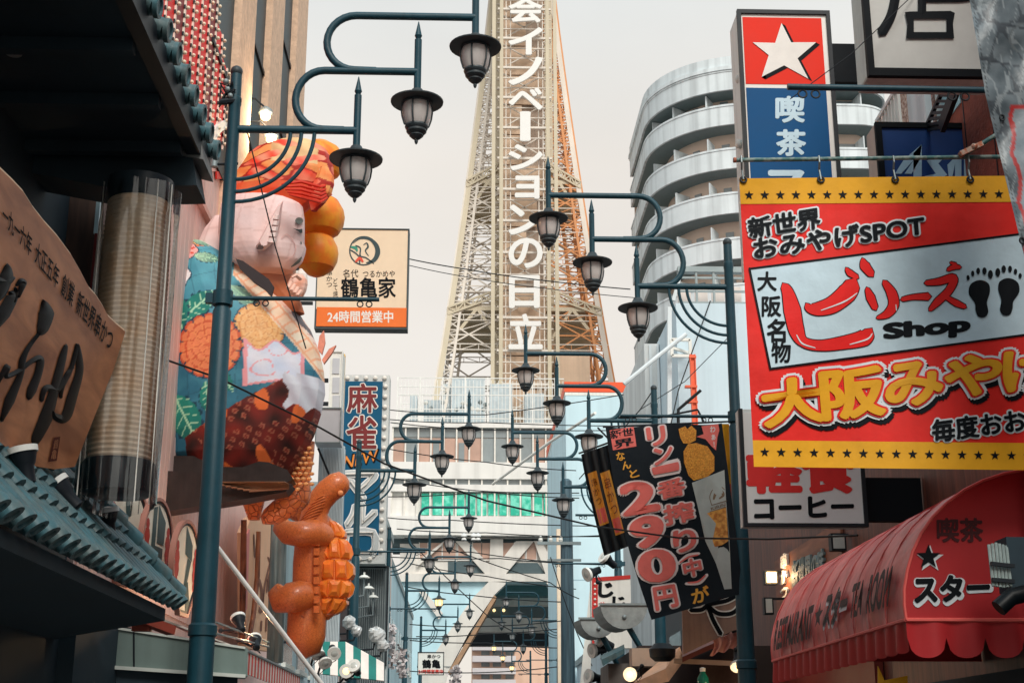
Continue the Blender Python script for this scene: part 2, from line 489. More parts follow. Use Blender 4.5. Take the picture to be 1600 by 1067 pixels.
# ================================================================== ground
asph = mat('asphalt', (.05, .05, .052), .85, var=.3, scale=6, bump=.3)
pave = mat('pavement', (.22, .21, .2), .8, var=.2, scale=4, bump=.2)
line = mat('road_paint', (.7, .7, .68), .6, var=.2, scale=5)
struct('ground', MB().add([(-1500, -600, 0), (1500, -600, 0), (1500, 2400, 0), (-1500, 2400, 0)], [(0, 1, 2, 3)]), mat('ground_earth', (.13, .125, .12), .9, var=.3))
struct('road', MB().box((-1.75, -40, -.05), (2.75, 400, .004)), asph)
struct('pavement', MB().box((-4.2, -40, -.05), (-1.75, 400, .12)).box((2.75, -40, -.05), (5.4, 400, .12)), pave)
struct('road_marking', MB().box((-1.6, -40, 0), (-1.5, 400, .008)).box((2.5, -40, 0), (2.6, 400, .008)), line)

# ================================================================== lamp posts
def ellipse(cx, cz, a, b, t0, t1, n=14):
    return [(cx + a * cos(radians(L3(t0, t1, i / n))), 0, cz + b * sin(radians(L3(t0, t1, i / n)))) for i in range(n + 1)]
def make_post():
    r = thing('lamp_post', 'teal lamp post', 'lamp post')
    MB().lathe((0, 0, 0), [(.16, 0), (.16, .25), (.12, .32), (.108, .4), (.106, 2.55), (.12, 2.56), (.12, 2.64), (.1, 2.66),
                           (.094, 3.4), (.082, 5.38), (.066, 5.42), (.056, 7.38), (.062, 7.4), (.062, 7.46), (.054, 7.47), (.052, 7.7)], 20).build('pole', M_POST, r, 30)
    MB().sphere((0, 0, 7.735), .058, 14, 8).build('cap_ball', M_HAT, r, 60)
    MB().lathe((0, 0, 5.44), [(.09, 0), (.09, .13)], 20).box((-.15, -.03, 5.46), (-.08, .03, 5.55)).build('collar', M_POST, r, 30)
    MB().tube([(.05, 0, 5.51), (1.39, 0, 5.51)], .02, 10).build('banner_bar', M_POST, r, 40)
    for x in (.3, .38, 1.22, 1.3):
        MB().tube([(x + .026 * cos(a * pi / 6), 0, 5.465 + .026 * sin(a * pi / 6)) for a in range(12)], .006, 6, closed=True).build('ring', M_DARK, r, 40)
    MB().tube([(0, 0, 7.15), (1.14, 0, 7.15)], .037, 12).build('arm', M_POST, r, 40)
    MB().tube([(1.69, 0, 7.76), (1.2, 0, 7.76)] + ellipse(.82, 7.46, .26, .3, 90, 270) + [(1.02, 0, 7.155)], .036, 12).build('arm', M_POST, r, 40)
    MB().tube([(2.23, 0, 8.34), (1.6, 0, 8.34)] + ellipse(1.1, 8.055, .27, .285, 90, 270) + [(1.3, 0, 7.765)], .036, 12).build('arm', M_POST, r, 40)
    for xb, zb in ((.53, 6.65), (.63, 6.53), (.75, 6.43)):
        MB().tube([(.04 + (xb - .04) * cos(i * pi / 28), 0, 7.13 - (7.13 - zb) * sin(i * pi / 28)) for i in range(15)], .019, 8).build('brace', M_POST, r, 40)
    # side bracket with small wireless box and the clamp bundle near the top
    for x, zh in ((1.14, 6.87), (1.69, 7.455), (2.23, 8.035)):
        st = MB().lathe((x, 0, zh), [(.034, .1), (.034, .64), (.02, .645), (.036, .68), (.03, .7), (.004, .83)], 12).build('lantern_stem', M_POST, r, 30)
        hat = MB().lathe((x, 0, zh), [(.245, -.012), (.247, 0), (.2, .018), (.11, .04), (.075, .07), (.05, .12), (.036, .125)], 28).build('lamp_hat', M_HAT, st, 35)
        g = [(.118, -.012), (.134, -.06), (.137, -.1), (.128, -.17), (.108, -.235), (.1, -.25)]
        MB().lathe((x, 0, zh), g, 24).build('lamp_glass', M_GLASSW, st, 50)
        MB().sphere((x, 0, zh - .11), (.045, .045, .085), 12, 8).build('lamp_bulb', M_BULBW, st, 60)
        cg = MB()
        for k in range(6):
            a = k * pi / 3 + .28
            cg.tube([(x + (q + .011) * cos(a), (q + .011) * sin(a), zh + h) for q, h in g], .0085, 6)
        cg.tube([(x + .128 * cos(a * pi / 12), .128 * sin(a * pi / 12), zh - .02) for a in range(24)], .012, 6, closed=True)
        cg.build('lamp_cage', M_HAT, st, 40)
        MB().lathe((x, 0, zh), [(.106, -.245), (.11, -.262), (.1, -.285), (.094, -.29), (.094, -.31), (.072, -.335), (.066, -.338), (.066, -.35), (.04, -.375),
                                (.016, -.392), (.018, -.405), (.012, -.425), (.004, -.435)], 20).build('lamp_cap', M_HAT, st, 35)
    return r
post0 = make_post()
GP = 'lamp posts lining the street'
POSTS = [(-2.2, 12.0, 0, 'teal triple-lantern lamp post in front of the giant lantern figure on the left'),
         (-2.24, 28.2, 0, 'teal triple-lantern lamp post standing before the blue mahjong sign'),
         (-2.2, 39.6, 0, 'left teal lamp post just behind the mahjong sign, lanterns over the green netting'),
         (-2.15, 49.9, 0, 'left lamp post in front of the arch whose lowest lantern glows warm'),
         (-2.12, 66.0, 0, 'small left lamp post beside the little white menu sign near the arch'),
         (3.3, 7.75, pi, 'near right lamp post mostly out of view, its bar crossing above the star sign'),
         (3.2, 16.4, pi, 'teal triple-lantern lamp post carrying the black beer banner'),
         (3.2, 23.7, pi, 'teal triple-lantern lamp post right behind the black beer banner'),
         (3.2, 29.9, pi, 'right lamp post with three lanterns left of the black banner against the glass floor'),
         (3.9, 61.1, pi, 'small right lamp post whose lanterns hang in the top of the arch opening'),
         (3.94, 71.8, pi, 'smaller right lamp post with lanterns over the dark beam inside the arch'),
         (3.9, 88.0, pi, 'farthest right lamp post with lit lanterns below the arch beams')]
lit = {3: [0], 11: [0, 1, 2]}
for i, (x, y, rz, lab) in enumerate(POSTS):
    o = post0 if i == 0 else copy_tree(post0)
    o.location = (x, y, 0); o.rotation_euler = (0, 0, rz)
    tl_ = radians(((i * 37) % 7 - 3) * .12 * (i not in (0, 6))); o.rotation_euler = (tl_, radians(((i * 53) % 5 - 2) * .08 * (i not in (0, 6))), rz)
    o['label'] = lab; o['group'] = GP
    if i in lit:
        gs = [g_ for c in o.children for g_ in c.children if g_.name.startswith('lamp_glass')]
        gs.sort(key=lambda c: c.data.vertices[0].co.x)
        for k in lit[i]:
            me = gs[k].data.copy(); me.materials.clear(); me.materials.append(M_LIT); gs[k].data = me

# ================================================================== lattice tower
TY = 95.0
M_TW = mat('tower_grey', D(196, 188, 178, 1.4), .55, var=.12, scale=.6, streak=.15)
M_TC = mat('tower_paint_cream', D(204, 192, 168, 1.05), .5, var=.1, scale=.5, streak=.12)
M_TO = mat('tower_orange', D(206, 142, 92, 1.1), .55, var=.15, scale=.6)
M_TP = mat('tower_panel_beige', D(204, 178, 154, 1.25), .6, var=.15, scale=.5, streak=.2)
M_TD = mat('tower_dark_steel', D(92, 96, 98), .5, var=.2, scale=.6)
tw = thing('steel_tower', 'tall cream steel lattice tower with large white vertical lettering rising above the street', 'tower', (3.9, TY, 0))
TCX = P(820, 300, TY).x
ZB = P(820, 596, TY).z; ZT = 78.0
def zpx(y): return P(820, y, TY).z
def hw(z):   # half width of the square tower at height z
    z1, z0 = zpx(0), zpx(590)
    w1, w0 = 61 * TY / FPX * 1.05, 143 * TY / FPX
    t = (z - z0) / (z1 - z0)
    return max(.9, w0 + (w1 - w0) * (1.18 * t - .18 * t * t)) if t < 1 else max(.9, w1 - (z - z1) * .085)
YC = TY + hw(ZB)                       # tower axis
lv = [ZB - 3, zpx(545), zpx(497), zpx(450), zpx(405), zpx(360), zpx(320), zpx(286), zpx(252), zpx(215), zpx(180), zpx(145), zpx(112), zpx(80), zpx(48), zpx(18), zpx(-15), zpx(-50), zpx(-90), zpx(-130), zpx(-180), ZT]
def corner(sx, sy, z): h = hw(z); return Vector((TCX + sx * h, YC + sy * h, z))
random.seed(3)
for sx, sy, m in ((-1, -1, M_TW), (1, -1, M_TO), (-1, 1, M_TW), (1, 1, M_TO)):  # left legs grey, right legs orange
    b = MB()
    for i in range(len(lv) - 1):
        a0, a1 = corner(sx, sy, lv[i]), corner(sx, sy, lv[i + 1])
        ww = .95 - .4 * i / len(lv)
        dx = Vector((-sx * ww, 0, 0)); dy = Vector((0, -sy * ww, 0))
        for o in (Vector(), dx, dy, dx + dy): b.bar(a0 + o, a1 + o, .17)
        n = max(3, int((lv[i + 1] - lv[i]) / .75))
        for k in range(n):
            p = a0.lerp(a1, k / n); q = a0.lerp(a1, (k + 1) / n)
            b.bar(p, p + dx, .08); b.bar(p + dx if k % 2 else p, q if k % 2 else q + dx, .07)
            b.bar(p, p + dy, .07); b.bar(p if k % 2 else p + dy, q + dy if k % 2 else q, .06)
    b.build('leg', m, tw)
    # solid face strip on the street side of each front leg
    if sy < 0:
        s_ = MB()
        for i in range(len(lv) - 1):
            a0, a1 = corner(sx, sy, lv[i]), corner(sx, sy, lv[i + 1])
            s_.bar(a0 + Vector((-sx * .22, -.09, 0)), a1 + Vector((-sx * .22, -.09, 0)), .36, .05, up=(0, 1, 0))
        s_.build('leg_plate', M_TC if sx < 0 else M_TW, tw)
def truss(b, a, c, h, n, w=.09):
    a = Vector(a); c = Vector(c); dz = Vector((0, 0, h))
    b.bar(a, c, w); b.bar(a + dz, c + dz, w)
    for k in range(n):
        p = a.lerp(c, k / n); q = a.lerp(c, (k + 1) / n)
        b.bar(p, p + dz, w * .7); b.bar(p if k % 2 else p + dz, q + dz if k % 2 else q, w * .7)
fr = MB(); bk = MB(); sd = MB(); sl = MB()
for i in range(1, len(lv) - 1):
    z = lv[i]
    c = [corner(-1, -1, z), corner(1, -1, z), corner(1, 1, z), corner(-1, 1, z)]
    for k, (p, q) in enumerate(((0, 1), (1, 2), (2, 3), (3, 0))):
        truss(fr if k == 0 else (bk if k == 2 else (sd if k == 1 else sl)), c[p], c[q], .42, 9 if i < 8 else 6, .07)
    c0 = [corner(-1, -1, lv[i]), corner(1, -1, lv[i]), corner(1, 1, lv[i]), corner(-1, 1, lv[i])]
    c1 = [corner(-1, -1, lv[i + 1]), corner(1, -1, lv[i + 1]), corner(1, 1, lv[i + 1]), corner(-1, 1, lv[i + 1])]
    mid0 = [(c0[p] + c0[q]) / 2 for p, q in ((0, 1), (1, 2), (2, 3), (3, 0))]
    mid1 = [(c1[p] + c1[q]) / 2 for p, q in ((0, 1), (1, 2), (2, 3), (3, 0))]
    for k, (p, q) in enumerate(((0, 1), (1, 2), (2, 3), (3, 0))):
        B = fr if k == 0 else (bk if k == 2 else (sd if k == 1 else sl))
        for e0, e1 in ((c0[p], c1[p]), (c0[q], c1[q])):
            inn0 = e0.lerp(mid0[k], .62); inn1 = e1.lerp(mid1[k], .62)
            B.bar(e0, inn1, .1); B.bar(inn0, e1, .1)
            B.bar(e0.lerp(e1, .5), inn1.lerp(inn0, .5), .09)
            if k == 0: B.bar(e0.lerp(e1, .5), inn1, .06)
fl_, fr2_ = MB(), MB()
for f_ in range(0, len(fr.f), 6):
    vs_ = fr.v[fr.f[f_][3] if False else min(min(q) for q in fr.f[f_:f_ + 6]):][:8]
    (fl_ if sum(v.x for v in vs_) / 8 < TCX + .6 else fr2_).add(vs_, [(3, 2, 1, 0), (4, 5, 6, 7), (0, 1, 5, 4), (1, 2, 6, 5), (2, 3, 7, 6), (3, 0, 4, 7)])
fl_.build('front_bracing', M_TW, tw); fr2_.build('front_bracing', M_TO, tw); bk.build('rear_bracing', M_TW, tw); sl.build('side_bracing', M_TW, tw); sd.build('side_bracing', M_TO, tw)
# two decks with slatted undersides
for y0 in (268, 478):
    z = zpx(y0); h = hw(z)
    b = MB()
    for k in range(9):
        yy = YC - h + 2 * h * k / 8
        b.bar((TCX - h, yy, z), (TCX + h, yy, z), .16, .3)
    b.box((TCX - h, YC - h + .2, z + .3), (TCX + h, YC + h - .2, z + .45))
    for s_ in (-1, 1):
        truss(b, (TCX + s_ * h, YC - h - .15, z - .5), (TCX + s_ * 1.9, YC - h - .15, z + .9), .5, 6, .13)
        b.bar((TCX + s_ * h * .98, YC - h, z - 2.6), (TCX + s_ * h * .62, YC - h, z), .22)
        b.bar((TCX + s_ * h * .62, YC - h, z), (TCX + s_ * h * .35, YC - h, z - 2.2), .2)
    b.build('deck', M_TC, tw)
# central lift shaft: side columns, panel, inner lattice, letters
FYs = TY - 1.6
sx0 = P(777, 300, FYs).x; sx1 = P(863, 300, FYs).x
b = MB()
for x in (sx0, sx1):
    for dx in (-.28, .28): b.box((x + dx - .13, FYs, ZB - 3), (x + dx + .13, FYs + .3, ZT))
    b.box((x - .3, FYs + 3.6, ZB - 3), (x + .3, FYs + 3.9, ZT))
b.build('shaft_column', M_TC, tw)
b = MB()
for x in (sx0 + .62, sx0 + .95, sx1 - .62, sx1 - .95): b.bar((x, FYs + .2, ZB - 3), (x, FYs + .2, ZT), .07)
z = ZB - 3; k = 0
while z < ZT:
    b.bar((sx0, FYs + .15, z), (sx1, FYs + .15, z), .07)
    b.bar((sx0, FYs + 3.6, z), (sx1, FYs + 3.6, z), .1)
    if k % 3 == 0:
        b.bar((sx0, FYs + .6, z), (sx1, FYs + .6, z + 2.4), .09); b.bar((sx1, FYs + .6, z), (sx0, FYs + .6, z + 2.4), .09)
        b.bar((sx0, FYs + .1, z), (sx1, FYs + .1, z), .16)
    z += .8; k += 1
b.build('shaft_lattice', M_TW, tw)
b = MB()
z = ZB - 3; k = 0
while z < ZT:
    h = 2.4
    w = random.choice((.45, .55, .8, 1.0)) if k > 3 else 1.0
    b.box((sx0 + .45, FYs + 1.2, z), (L3(sx0 + .45, sx1 - .45, w), FYs + 1.3, z + h - .1)); z += h; k += 1
b.build('shaft_panel', M_TP, tw)
b = MB()
b.box((sx0 + .45, FYs + 1.6, ZB - 3), (sx1 - .5, FYs + 3.4, ZT))
b.build('lift_shaft', mat('lift_shaft_paint', D(186, 166, 150, 1.15), .6, var=.35, scale=.9, streak=.35), tw)
b = MB()
lt = [('会', 0, 38), ('イ', 48, 88), ('ノ', 94, 135), ('ベ', 142, 174), ('ー', 179, 222), ('シ', 230, 268), ('ョ', 279, 312), ('ン', 324, 368), ('の', 376, 420), ('日', 434, 482), ('立', 494, 546), ('社', -52, -10)]
sf = planeY(FYs)
M_LET = mat('tower_letter_white', (.84, .83, .8), .5, var=.04)
for ch, y0, y1 in lt:
    b = MB()
    x0, x1 = (796, 846) if ch not in 'ー日ョ' else ((797, 841) if ch == '日' else ((815, 826) if ch == 'ー' else (806, 841)))
    letters(b, ch, sf, R4(x0, y0, x1, y1), bold=.028, d=.35, vert=True, ex3=.18)
    b.build('letter', M_LET, tw)
# machine huts at the foot of the shaft
b = MB(); b.box((sx1 + .2, TY + .2, ZB - 2), (P(922, 560, TY).x, TY + 4, zpx(552)))
b.build('machine_room', M_TP, tw)

# ================================================================== tower base building over the street
M_BW = mat('base_white_cladding', D(206, 204, 200, 1.4), .6, var=.1, scale=.4, streak=.18)
M_BG = mat('base_glass', D(120, 128, 130), .15, var=.35, scale=.35, spec=.8)
M_BP = mat('base_pinkish_pane', D(168, 138, 124), .3, var=.3, scale=.3)
M_BT = mat('base_teal_wall', D(166, 196, 206), .65, var=.12, scale=.3, streak=.15)
M_BC = mat('base_concrete', D(196, 192, 186, 1.4), .75, var=.14, scale=.4, streak=.25)
M_GREEN = mat('green_netting', D(40, 160, 134), .5, var=.3, scale=1.2, col2=D(110, 200, 178))
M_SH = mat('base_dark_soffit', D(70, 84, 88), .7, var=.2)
BY = TY - 4
bs = thing('tower_base_building', 'pale building bridging the street under the tower, with window bands, green netting and an arch', 'building', (3.9, BY, 0))
def bx(y): return P(780, y, BY).z
X0, X1 = P(612, 700, BY).x, P(930, 700, BY).x
b = MB()
b.box((X0, BY + .4, bx(838)), (X1, BY + 5.5, bx(660)))
b.build('wall', M_BW, bs)
b = MB()
for y0, y1 in ((660, 668), (722, 748), (757, 768), (806, 836)): b.box((X0, BY, bx(y1)), (X1, BY + .6, bx(y0)))
b.build('cladding_band', M_BW, bs)
x = X0; pw = P(720, 700, BY).x - P(700, 700, BY).x
cols = MB(); panes = []; k = 0
while x < X1 - .1:
    cols.box((x, BY + .1, bx(836)), (x + .1, BY + .55, bx(660)))
    for y0, y1, mm in ((668, 682, M_BG), (684, 722, None), (748, 757, M_BG)):
        mm2 = mm or random.choice((M_BP, M_BP, M_BG))
        panes.append((x + .1, y0, y1, mm2))
    x += pw; k += 1
cols.build('mullion', mat('mullion_white', D(220, 216, 208), .5), bs)
for x, y0, y1, m in panes:
    wo_ = MB().box((x, BY + .3, bx(y1)), (x + pw - .1, BY + .38, bx(y0))).build('window', m, bs)
    if m is M_BP and random.random() < .45:
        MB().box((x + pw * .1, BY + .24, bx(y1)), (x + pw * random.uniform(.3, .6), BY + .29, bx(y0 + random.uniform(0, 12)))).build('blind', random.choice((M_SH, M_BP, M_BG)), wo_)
b = MB()
gx0, gx1 = P(657, 785, BY).x, P(866, 785, BY).x
n = 12
for i in range(n):
    xa = L3(gx0, gx1, i / n)
    MB().box((xa + .06, BY + .2, bx(804)), (xa + (gx1 - gx0) / n - .06, BY + .28, bx(770))).build('net_panel', M_GREEN, bs)
# lower gallery, soffit and arch wall
struct_y = BY + 1.0
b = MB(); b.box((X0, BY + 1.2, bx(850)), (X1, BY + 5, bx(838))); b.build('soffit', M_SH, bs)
AW = planeY(BY + 1.0)
def wallpoly(name, pts, m, d=0.0, ex=.5):
    b = MB(); poly(b, AW, pts, d=d, ex=ex); return b.build(name, m, bs)
wallpoly('gallery_wall', [(625, 906), (625, 849), (900, 849), (900, 906)], M_BC, 0, .4)
for x0, x1 in ((656, 668), (672, 690), (692, 712), (716, 735), (739, 752), (753, 771), (785, 803), (806, 820), (823, 838), (856, 872)):
    gw_ = wallpoly('gallery_window', [(x0, 874), (x0, 848), (x1, 848), (x1, 874)], M_BP, .06, .04)
    b = MB(); poly(b, AW, [(x0 - 1.2, 875.5), (x0 - 1.2, 846.5), (x0, 848), (x0, 874)], .1, .04); poly(b, AW, [(x0 - 1.2, 875.5), (x0, 874), (x1, 874), (x1 + 1, 875.5)], .1, .04); poly(b, AW, [(x1, 874), (x1, 848), (x1 + 1, 846.5), (x1 + 1, 875.5)], .1, .04)
    b.build('window_frame', M_BW, gw_)
for pts in ([(700, 877), (700, 895), (760, 895), (743, 877)], [(792, 895), (803, 879), (840, 879), (852, 896)]):
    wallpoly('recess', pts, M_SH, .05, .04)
arch = [(640, 1200), (695, 1067), (700, 1050), (732, 990), (772, 930), (792, 911), (853, 911), (872, 932), (895, 962), (925, 1010), (960, 1100), (985, 1200)]
top = [(1010, 1200), (1010, 905), (560, 905), (560, 1200)]
wallpoly('arch_wall', arch + top, M_BT, 0, 1.0)
# pale raised braces: beam, V struts, arch rim and diagonals
Pb = [(625, 897), (905, 897), (905, 909), (625, 909)]
wallpoly('beam', Pb, M_BC, .35, .34)
for i_, pts in enumerate(([(712, 846), (730, 846), (778, 897), (758, 897)], [(806, 846), (834, 846), (790, 897), (766, 897)], [(766, 843), (786, 843), (786, 897), (764, 897)], [(834, 846), (846, 846), (872, 897), (852, 897)],
            [(694, 846), (690, 853), (652, 886), (652, 878)])):
    wallpoly('strut', pts, M_BC, .3 + .012 * i_, .28)
rim = MB()
for i in range(1, 8):
    a, c = arch[i], arch[i + 1]
    w = 26 if i < 5 else 10
    nx = -w if i < 5 else 0
    pts = [a, c, (c[0] + (nx if i < 4 else 0), c[1] - (0 if i < 4 else 6)), (a[0] + nx, a[1] - (0 if i < 5 else 6))]
poly(rim, AW, [(695, 1075), (700, 1050), (732, 990), (772, 930), (792, 911), (764, 909), (738, 935), (700, 990), (664, 1045), (650, 1075)], .4, .38)
poly(rim, AW, [(853, 911), (872, 932), (895, 962), (925, 1010), (948, 1010), (910, 950), (872, 909)], .4, .38)
rim.build('arch_rim', M_BC, bs)
wallpoly('strut', [(655, 925), (665, 925), (692, 958), (686, 968)], M_BC, .3, .28)
b = MB(); poly(b, AW, [(700, 1050), (772, 930), (776, 934), (706, 1054)], .42, 2.6); b.build('arch_soffit', mat('rust_soffit', D(150, 120, 95), .7, var=.3), bs)
# beams seen through the arch
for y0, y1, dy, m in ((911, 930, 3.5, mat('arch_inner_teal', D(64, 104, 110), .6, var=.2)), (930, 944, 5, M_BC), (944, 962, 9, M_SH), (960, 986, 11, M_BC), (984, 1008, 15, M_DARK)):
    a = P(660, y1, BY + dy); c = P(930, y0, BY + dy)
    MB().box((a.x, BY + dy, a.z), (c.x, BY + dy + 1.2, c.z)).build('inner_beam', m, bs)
for x in (772, 787):
    p = P(x, 953, BY + 8.8); MB().sphere(p, .11, 8, 6).build('lamp', M_LIT, bs)
# roof parapet railing with slats, equipment
b = MB()
ZR = bx(660); HR = bx(590) - ZR
for yy in (BY + .2, BY + 5):
    x = X0 + .3
    while x < X1 - 2:
        b.bar((x, yy, ZR), (x, yy, ZR + HR * (.95 if yy < BY + 1 else .8)), .035); x += .24
    for q in (.1, .3, .62, .8, 1.0): b.bar((X0 + .3, yy, ZR + HR * q), (X1 - 2, yy, ZR + HR * q), .06)
    x = X0 + .3
    while x < X1 - 2: b.bar((x, yy, ZR), (x, yy, ZR + HR * 1.02), .09); x += 1.5
b.build('roof_railing', mat('railing_white', D(206, 206, 202), .5), bs)
for x0, x1, y0, y1, dy in ((706, 758, 590, 640, 3), (640, 652, 618, 655, 2), (662, 690, 625, 658, 1.5), (765, 800, 600, 655, 2.2), (690, 705, 600, 650, 4), (820, 850, 615, 655, 1.6)):
    a = P(x0, y1, BY + dy); c = P(x1, y0, BY + dy)
    e = MB(); e.box((a.x, BY + dy, ZR), (c.x, BY + dy + 1.4, c.z))
    for i in range(int((c.x - a.x) / .16)): e.box((a.x + i * .16, BY + dy - .04, ZR), (a.x + i * .16 + .07, BY + dy + .01, c.z))
    e.build('roof_unit', mat('roof_unit_grey', D(168, 178, 182), .5, var=.2), bs)
for i in range(16):
    xa = random.uniform(665, 760); ya = random.uniform(628, 640); p = P(xa, ya, BY + .9)
    bs_ = MB().sphere(p, .16, 8, 6).build('signal_lamp', random.choice((M_WHITE, M_STEEL)), bs)

# far apartment block seen through the arch
AY = 150.0
ap = thing('apartment_block', 'peach apartment block with grey balconies seen far off through the arch', 'building', (5, AY, 0))
M_PE = mat('peach_render', D(222, 186, 164), .7, var=.1, scale=.2, streak=.15)
a = P(737, 1100, AY); c = P(840, 990, AY)
MB().box((a.x, AY + 1.4, 0), (c.x + 4, AY + 14, c.z)).build('wall', M_PE, ap)
for y in (1015, 1033, 1052, 1070):
    p = P(738, y, AY); q = P(806, y - 9, AY)
    MB().box((p.x, AY, p.z), (q.x, AY + 1.4, q.z)).build('balcony', mat('balcony_grey', D(186, 182, 184), .6, var=.1, scale=.3), ap)
    for x in (752, 770, 790):
        u = P(x, y + 8, AY + 1.3); w = P(x + 13, y + 1, AY + 1.3)
        MB().box((u.x, AY + 1.3, u.z), (w.x, AY + 1.38, w.z)).build('window', M_BG, ap)
# ================================================================== LEFT SIDE
def planeN(A, B, C_):
    A, B, C_ = Vector(A), Vector(B), Vector(C_)
    n = (B - A).cross(C_ - A).normalized()
    if n.dot(CAM - A) < 0: n = -n
    def s(px, py, d):
        r = FW + RT * ((px - 800) / FPX) + UP * ((533.5 - py) / FPX)
        return CAM + r * ((A - CAM).dot(n) / r.dot(n)) + n * d
    return s
M_ROOFD = mat('dark_eave_timber', D(38, 52, 60), .7, var=.3, scale=2)
M_TILE = mat('blue_grey_tile', D(58, 92, 100), .45, var=.45, scale=4, bump=.25, bscale=24, streak=.3, col2=D(74, 92, 94))
M_BROWN = wood_mat('brown_board', D(44, 30, 26), D(72, 50, 40), axis=(8, 8, 1))
# ---- near restaurant with dark eave
nb = thing('restaurant_building', 'dark near-left restaurant front with deep black eave and small tiled canopy', 'building', (-3.4, 6, 0))
XE = P(318, 268, 9.8).x; ZE = P(318, 268, 9.8).z
XW = -3.15
MB().box((XW - 6, -6, 0), (XW, 11.2, 9)).build('wall', M_ROOFD, nb)
MB().box((XW - .02, -6, ZE), (XE + .02, 9.75, ZE + .12)).build('eave_soffit', M_ROOFD, nb)
for i in range(16): MB().box((XW, -2 + i * .75, ZE - .09), (XE - .06, -1.92 + i * .75, ZE - .005)).build('rafter', M_ROOFD, nb)
MB().box((XE - .05, -6, ZE - .035), (XE + .05, 9.8, ZE + .14)).build('eave_board', mat('eave_edge_black', D(26, 32, 38), .45), nb)
z2 = P(300, 322, 9.8).z
b = MB(); b.prism([(XE - 1.15, 9.45, ZE - .02), (XE - .02, 9.45, ZE - .02), (XE + .03, 9.45, z2 + .02), (XE - .62, 9.45, z2), (XE - 1.15, 9.45, z2 + .1)], (0, .36, 0))
b.build('end_beam', M_ROOFD, nb)
MB().prism([(XE - .16, 9.42, ZE + .09), (XE + .05, 9.42, ZE + .05), (XE + .07, 9.42, ZE - .07), (XE - .13, 9.42, ZE - .02)], (0, .42, 0)).build('beam_cap', mat('beam_cap_grey', D(110, 112, 112), .6), nb)
b = MB()
b.prism([(XE + .02, -6, ZE + .12), (XE + .02, 9.78, ZE + .12), (XW - .6, 9.78, ZE + 1.0), (XW - .6, -6, ZE + 1.0)], (0, 0, .05))
y = 9.72
while y > 2.5:
    b.tube([(XE + .09, y, ZE + .14), (XW - .6, y, ZE + 1.08)], .07, 10)
    b.lathe((XE + .09, y, ZE + .14), [(.077, 0), (.077, .03), (.055, .032), (.05, .02)], 14, axis=(1, 0, -.12))
    y -= .3
b.build('roof_tiles', M_TILE, nb, 40)
for px, py in ((22, 78), (118, 233)):
    q = P(px, py, 3.0); k = (ZE - 1.6) / (q.z - 1.6)
    c = CAM + (q - CAM) * k
    MB().lathe((c.x, c.y, ZE - .03), [(.05, 0), (.055, .03)], 16).build('downlight', M_STEEL, nb, 40)
MB().box((P(45, 420, 10.4).x, 10.4, P(45, 620, 10.4).z), (P(143, 420, 10.4).x, 10.9, P(60, 291, 10.4).z)).build('timber_panel', M_BROWN, nb)
for x0, x1, y0, y1, m in ((147, 158, 312, 366, mat('pale_sign_strip', D(190, 214, 220), .5)), (143, 149, 366, 480, mat('dark_red_strip', D(96, 34, 34), .5)), (151, 163, 352, 500, mat('tan_strip', D(176, 150, 128), .6)), (46, 53, 292, 420, mat('tan_post', D(120, 96, 74), .6))):
    a = P(x0, y1, 10.3); c = P(x1, y0, 10.3); MB().box((a.x, 10.28, a.z), (c.x, 10.36, c.z)).build('edge_strip', m, nb)
# lower tiled canopy
XL, ZL, XU, ZU = -2.3, 2.755, -3.0, 3.68
def rp(t, y, h=0): # point on canopy slope, t 0 eave .. 1 top
    n = Vector((ZU - ZL, 0, XL - XU)).normalized()
    return Vector((L3(XL, XU, t), y, L3(ZL, ZU, t))) + n * h
def yend(t): return 11.1 - 1.15 * t
b = MB()
b.hexa([rp(0, 3, -.06), rp(0, yend(0), -.06), rp(1, yend(1), -.06), rp(1, 3, -.06)], [rp(0, 3), rp(0, yend(0)), rp(1, yend(1)), rp(1, 3)])
nC = 5
for i in range(nC):
    t0, t1 = i / nC, (i + 1) / nC
    b.hexa([rp(t0, 3), rp(t0, yend(t0)), rp(t1, yend(t1)), rp(t1, 3)], [rp(t0, 3, .045), rp(t0, yend(t0), .045), rp(t1, yend(t1), .012), rp(t1, 3, .012)])
y = 11.05; kk = 0
while y > 4:
    tm = max(.03, min(1, (11.1 - y) / 1.15))
    for i in range(nC):
        t0, t1 = i / nC, min((i + 1) / nC, tm)
        if t1 <= t0: break
        b.tube([rp(t0 - (.04 if i == 0 else 0), y, .05), rp(t1, y, .025)], [.062, .05], 9)
    b.lathe(rp(-.05, y, .05), [(.066, -.02), (.07, 0), (.07, .03), (.045, .032), (.042, .018), (.012, .02)], 14, axis=(rp(0, y) - rp(1, y)))
    y -= .21; kk += 1
for i in range(8):
    t = i / 8
    b.tube([rp(t, yend(t), .07), rp(t + 1 / 8, yend(t + 1 / 8), .06)], [.085, .07], 9)
b.build('canopy_tiles', M_TILE, nb, 40)
MB().hexa([(XL - .02, 3, ZL - .16), (XL - .02, 11.05, ZL - .16), (XW, 11.05, ZL - .3), (XW, 3, ZL - .3)], [(XL - .02, 3, ZL - .07), (XL - .02, 11.05, ZL - .07), (XW, 11.05, ZL - .07), (XW, 3, ZL - .07)]).build('canopy_soffit', M_ROOFD, nb)
MB().box((-3.9, 11.2, 0), (-2.95, 12.3, 1.9)).build('shop_wall', M_ROOFD, nb)
b = MB(); b.bar(P(128, 932, 11.3), P(268, 985, 12.0), .1, .07); b.build('red_beam', mat('red_brown_timber', D(128, 58, 46), .6), nb)
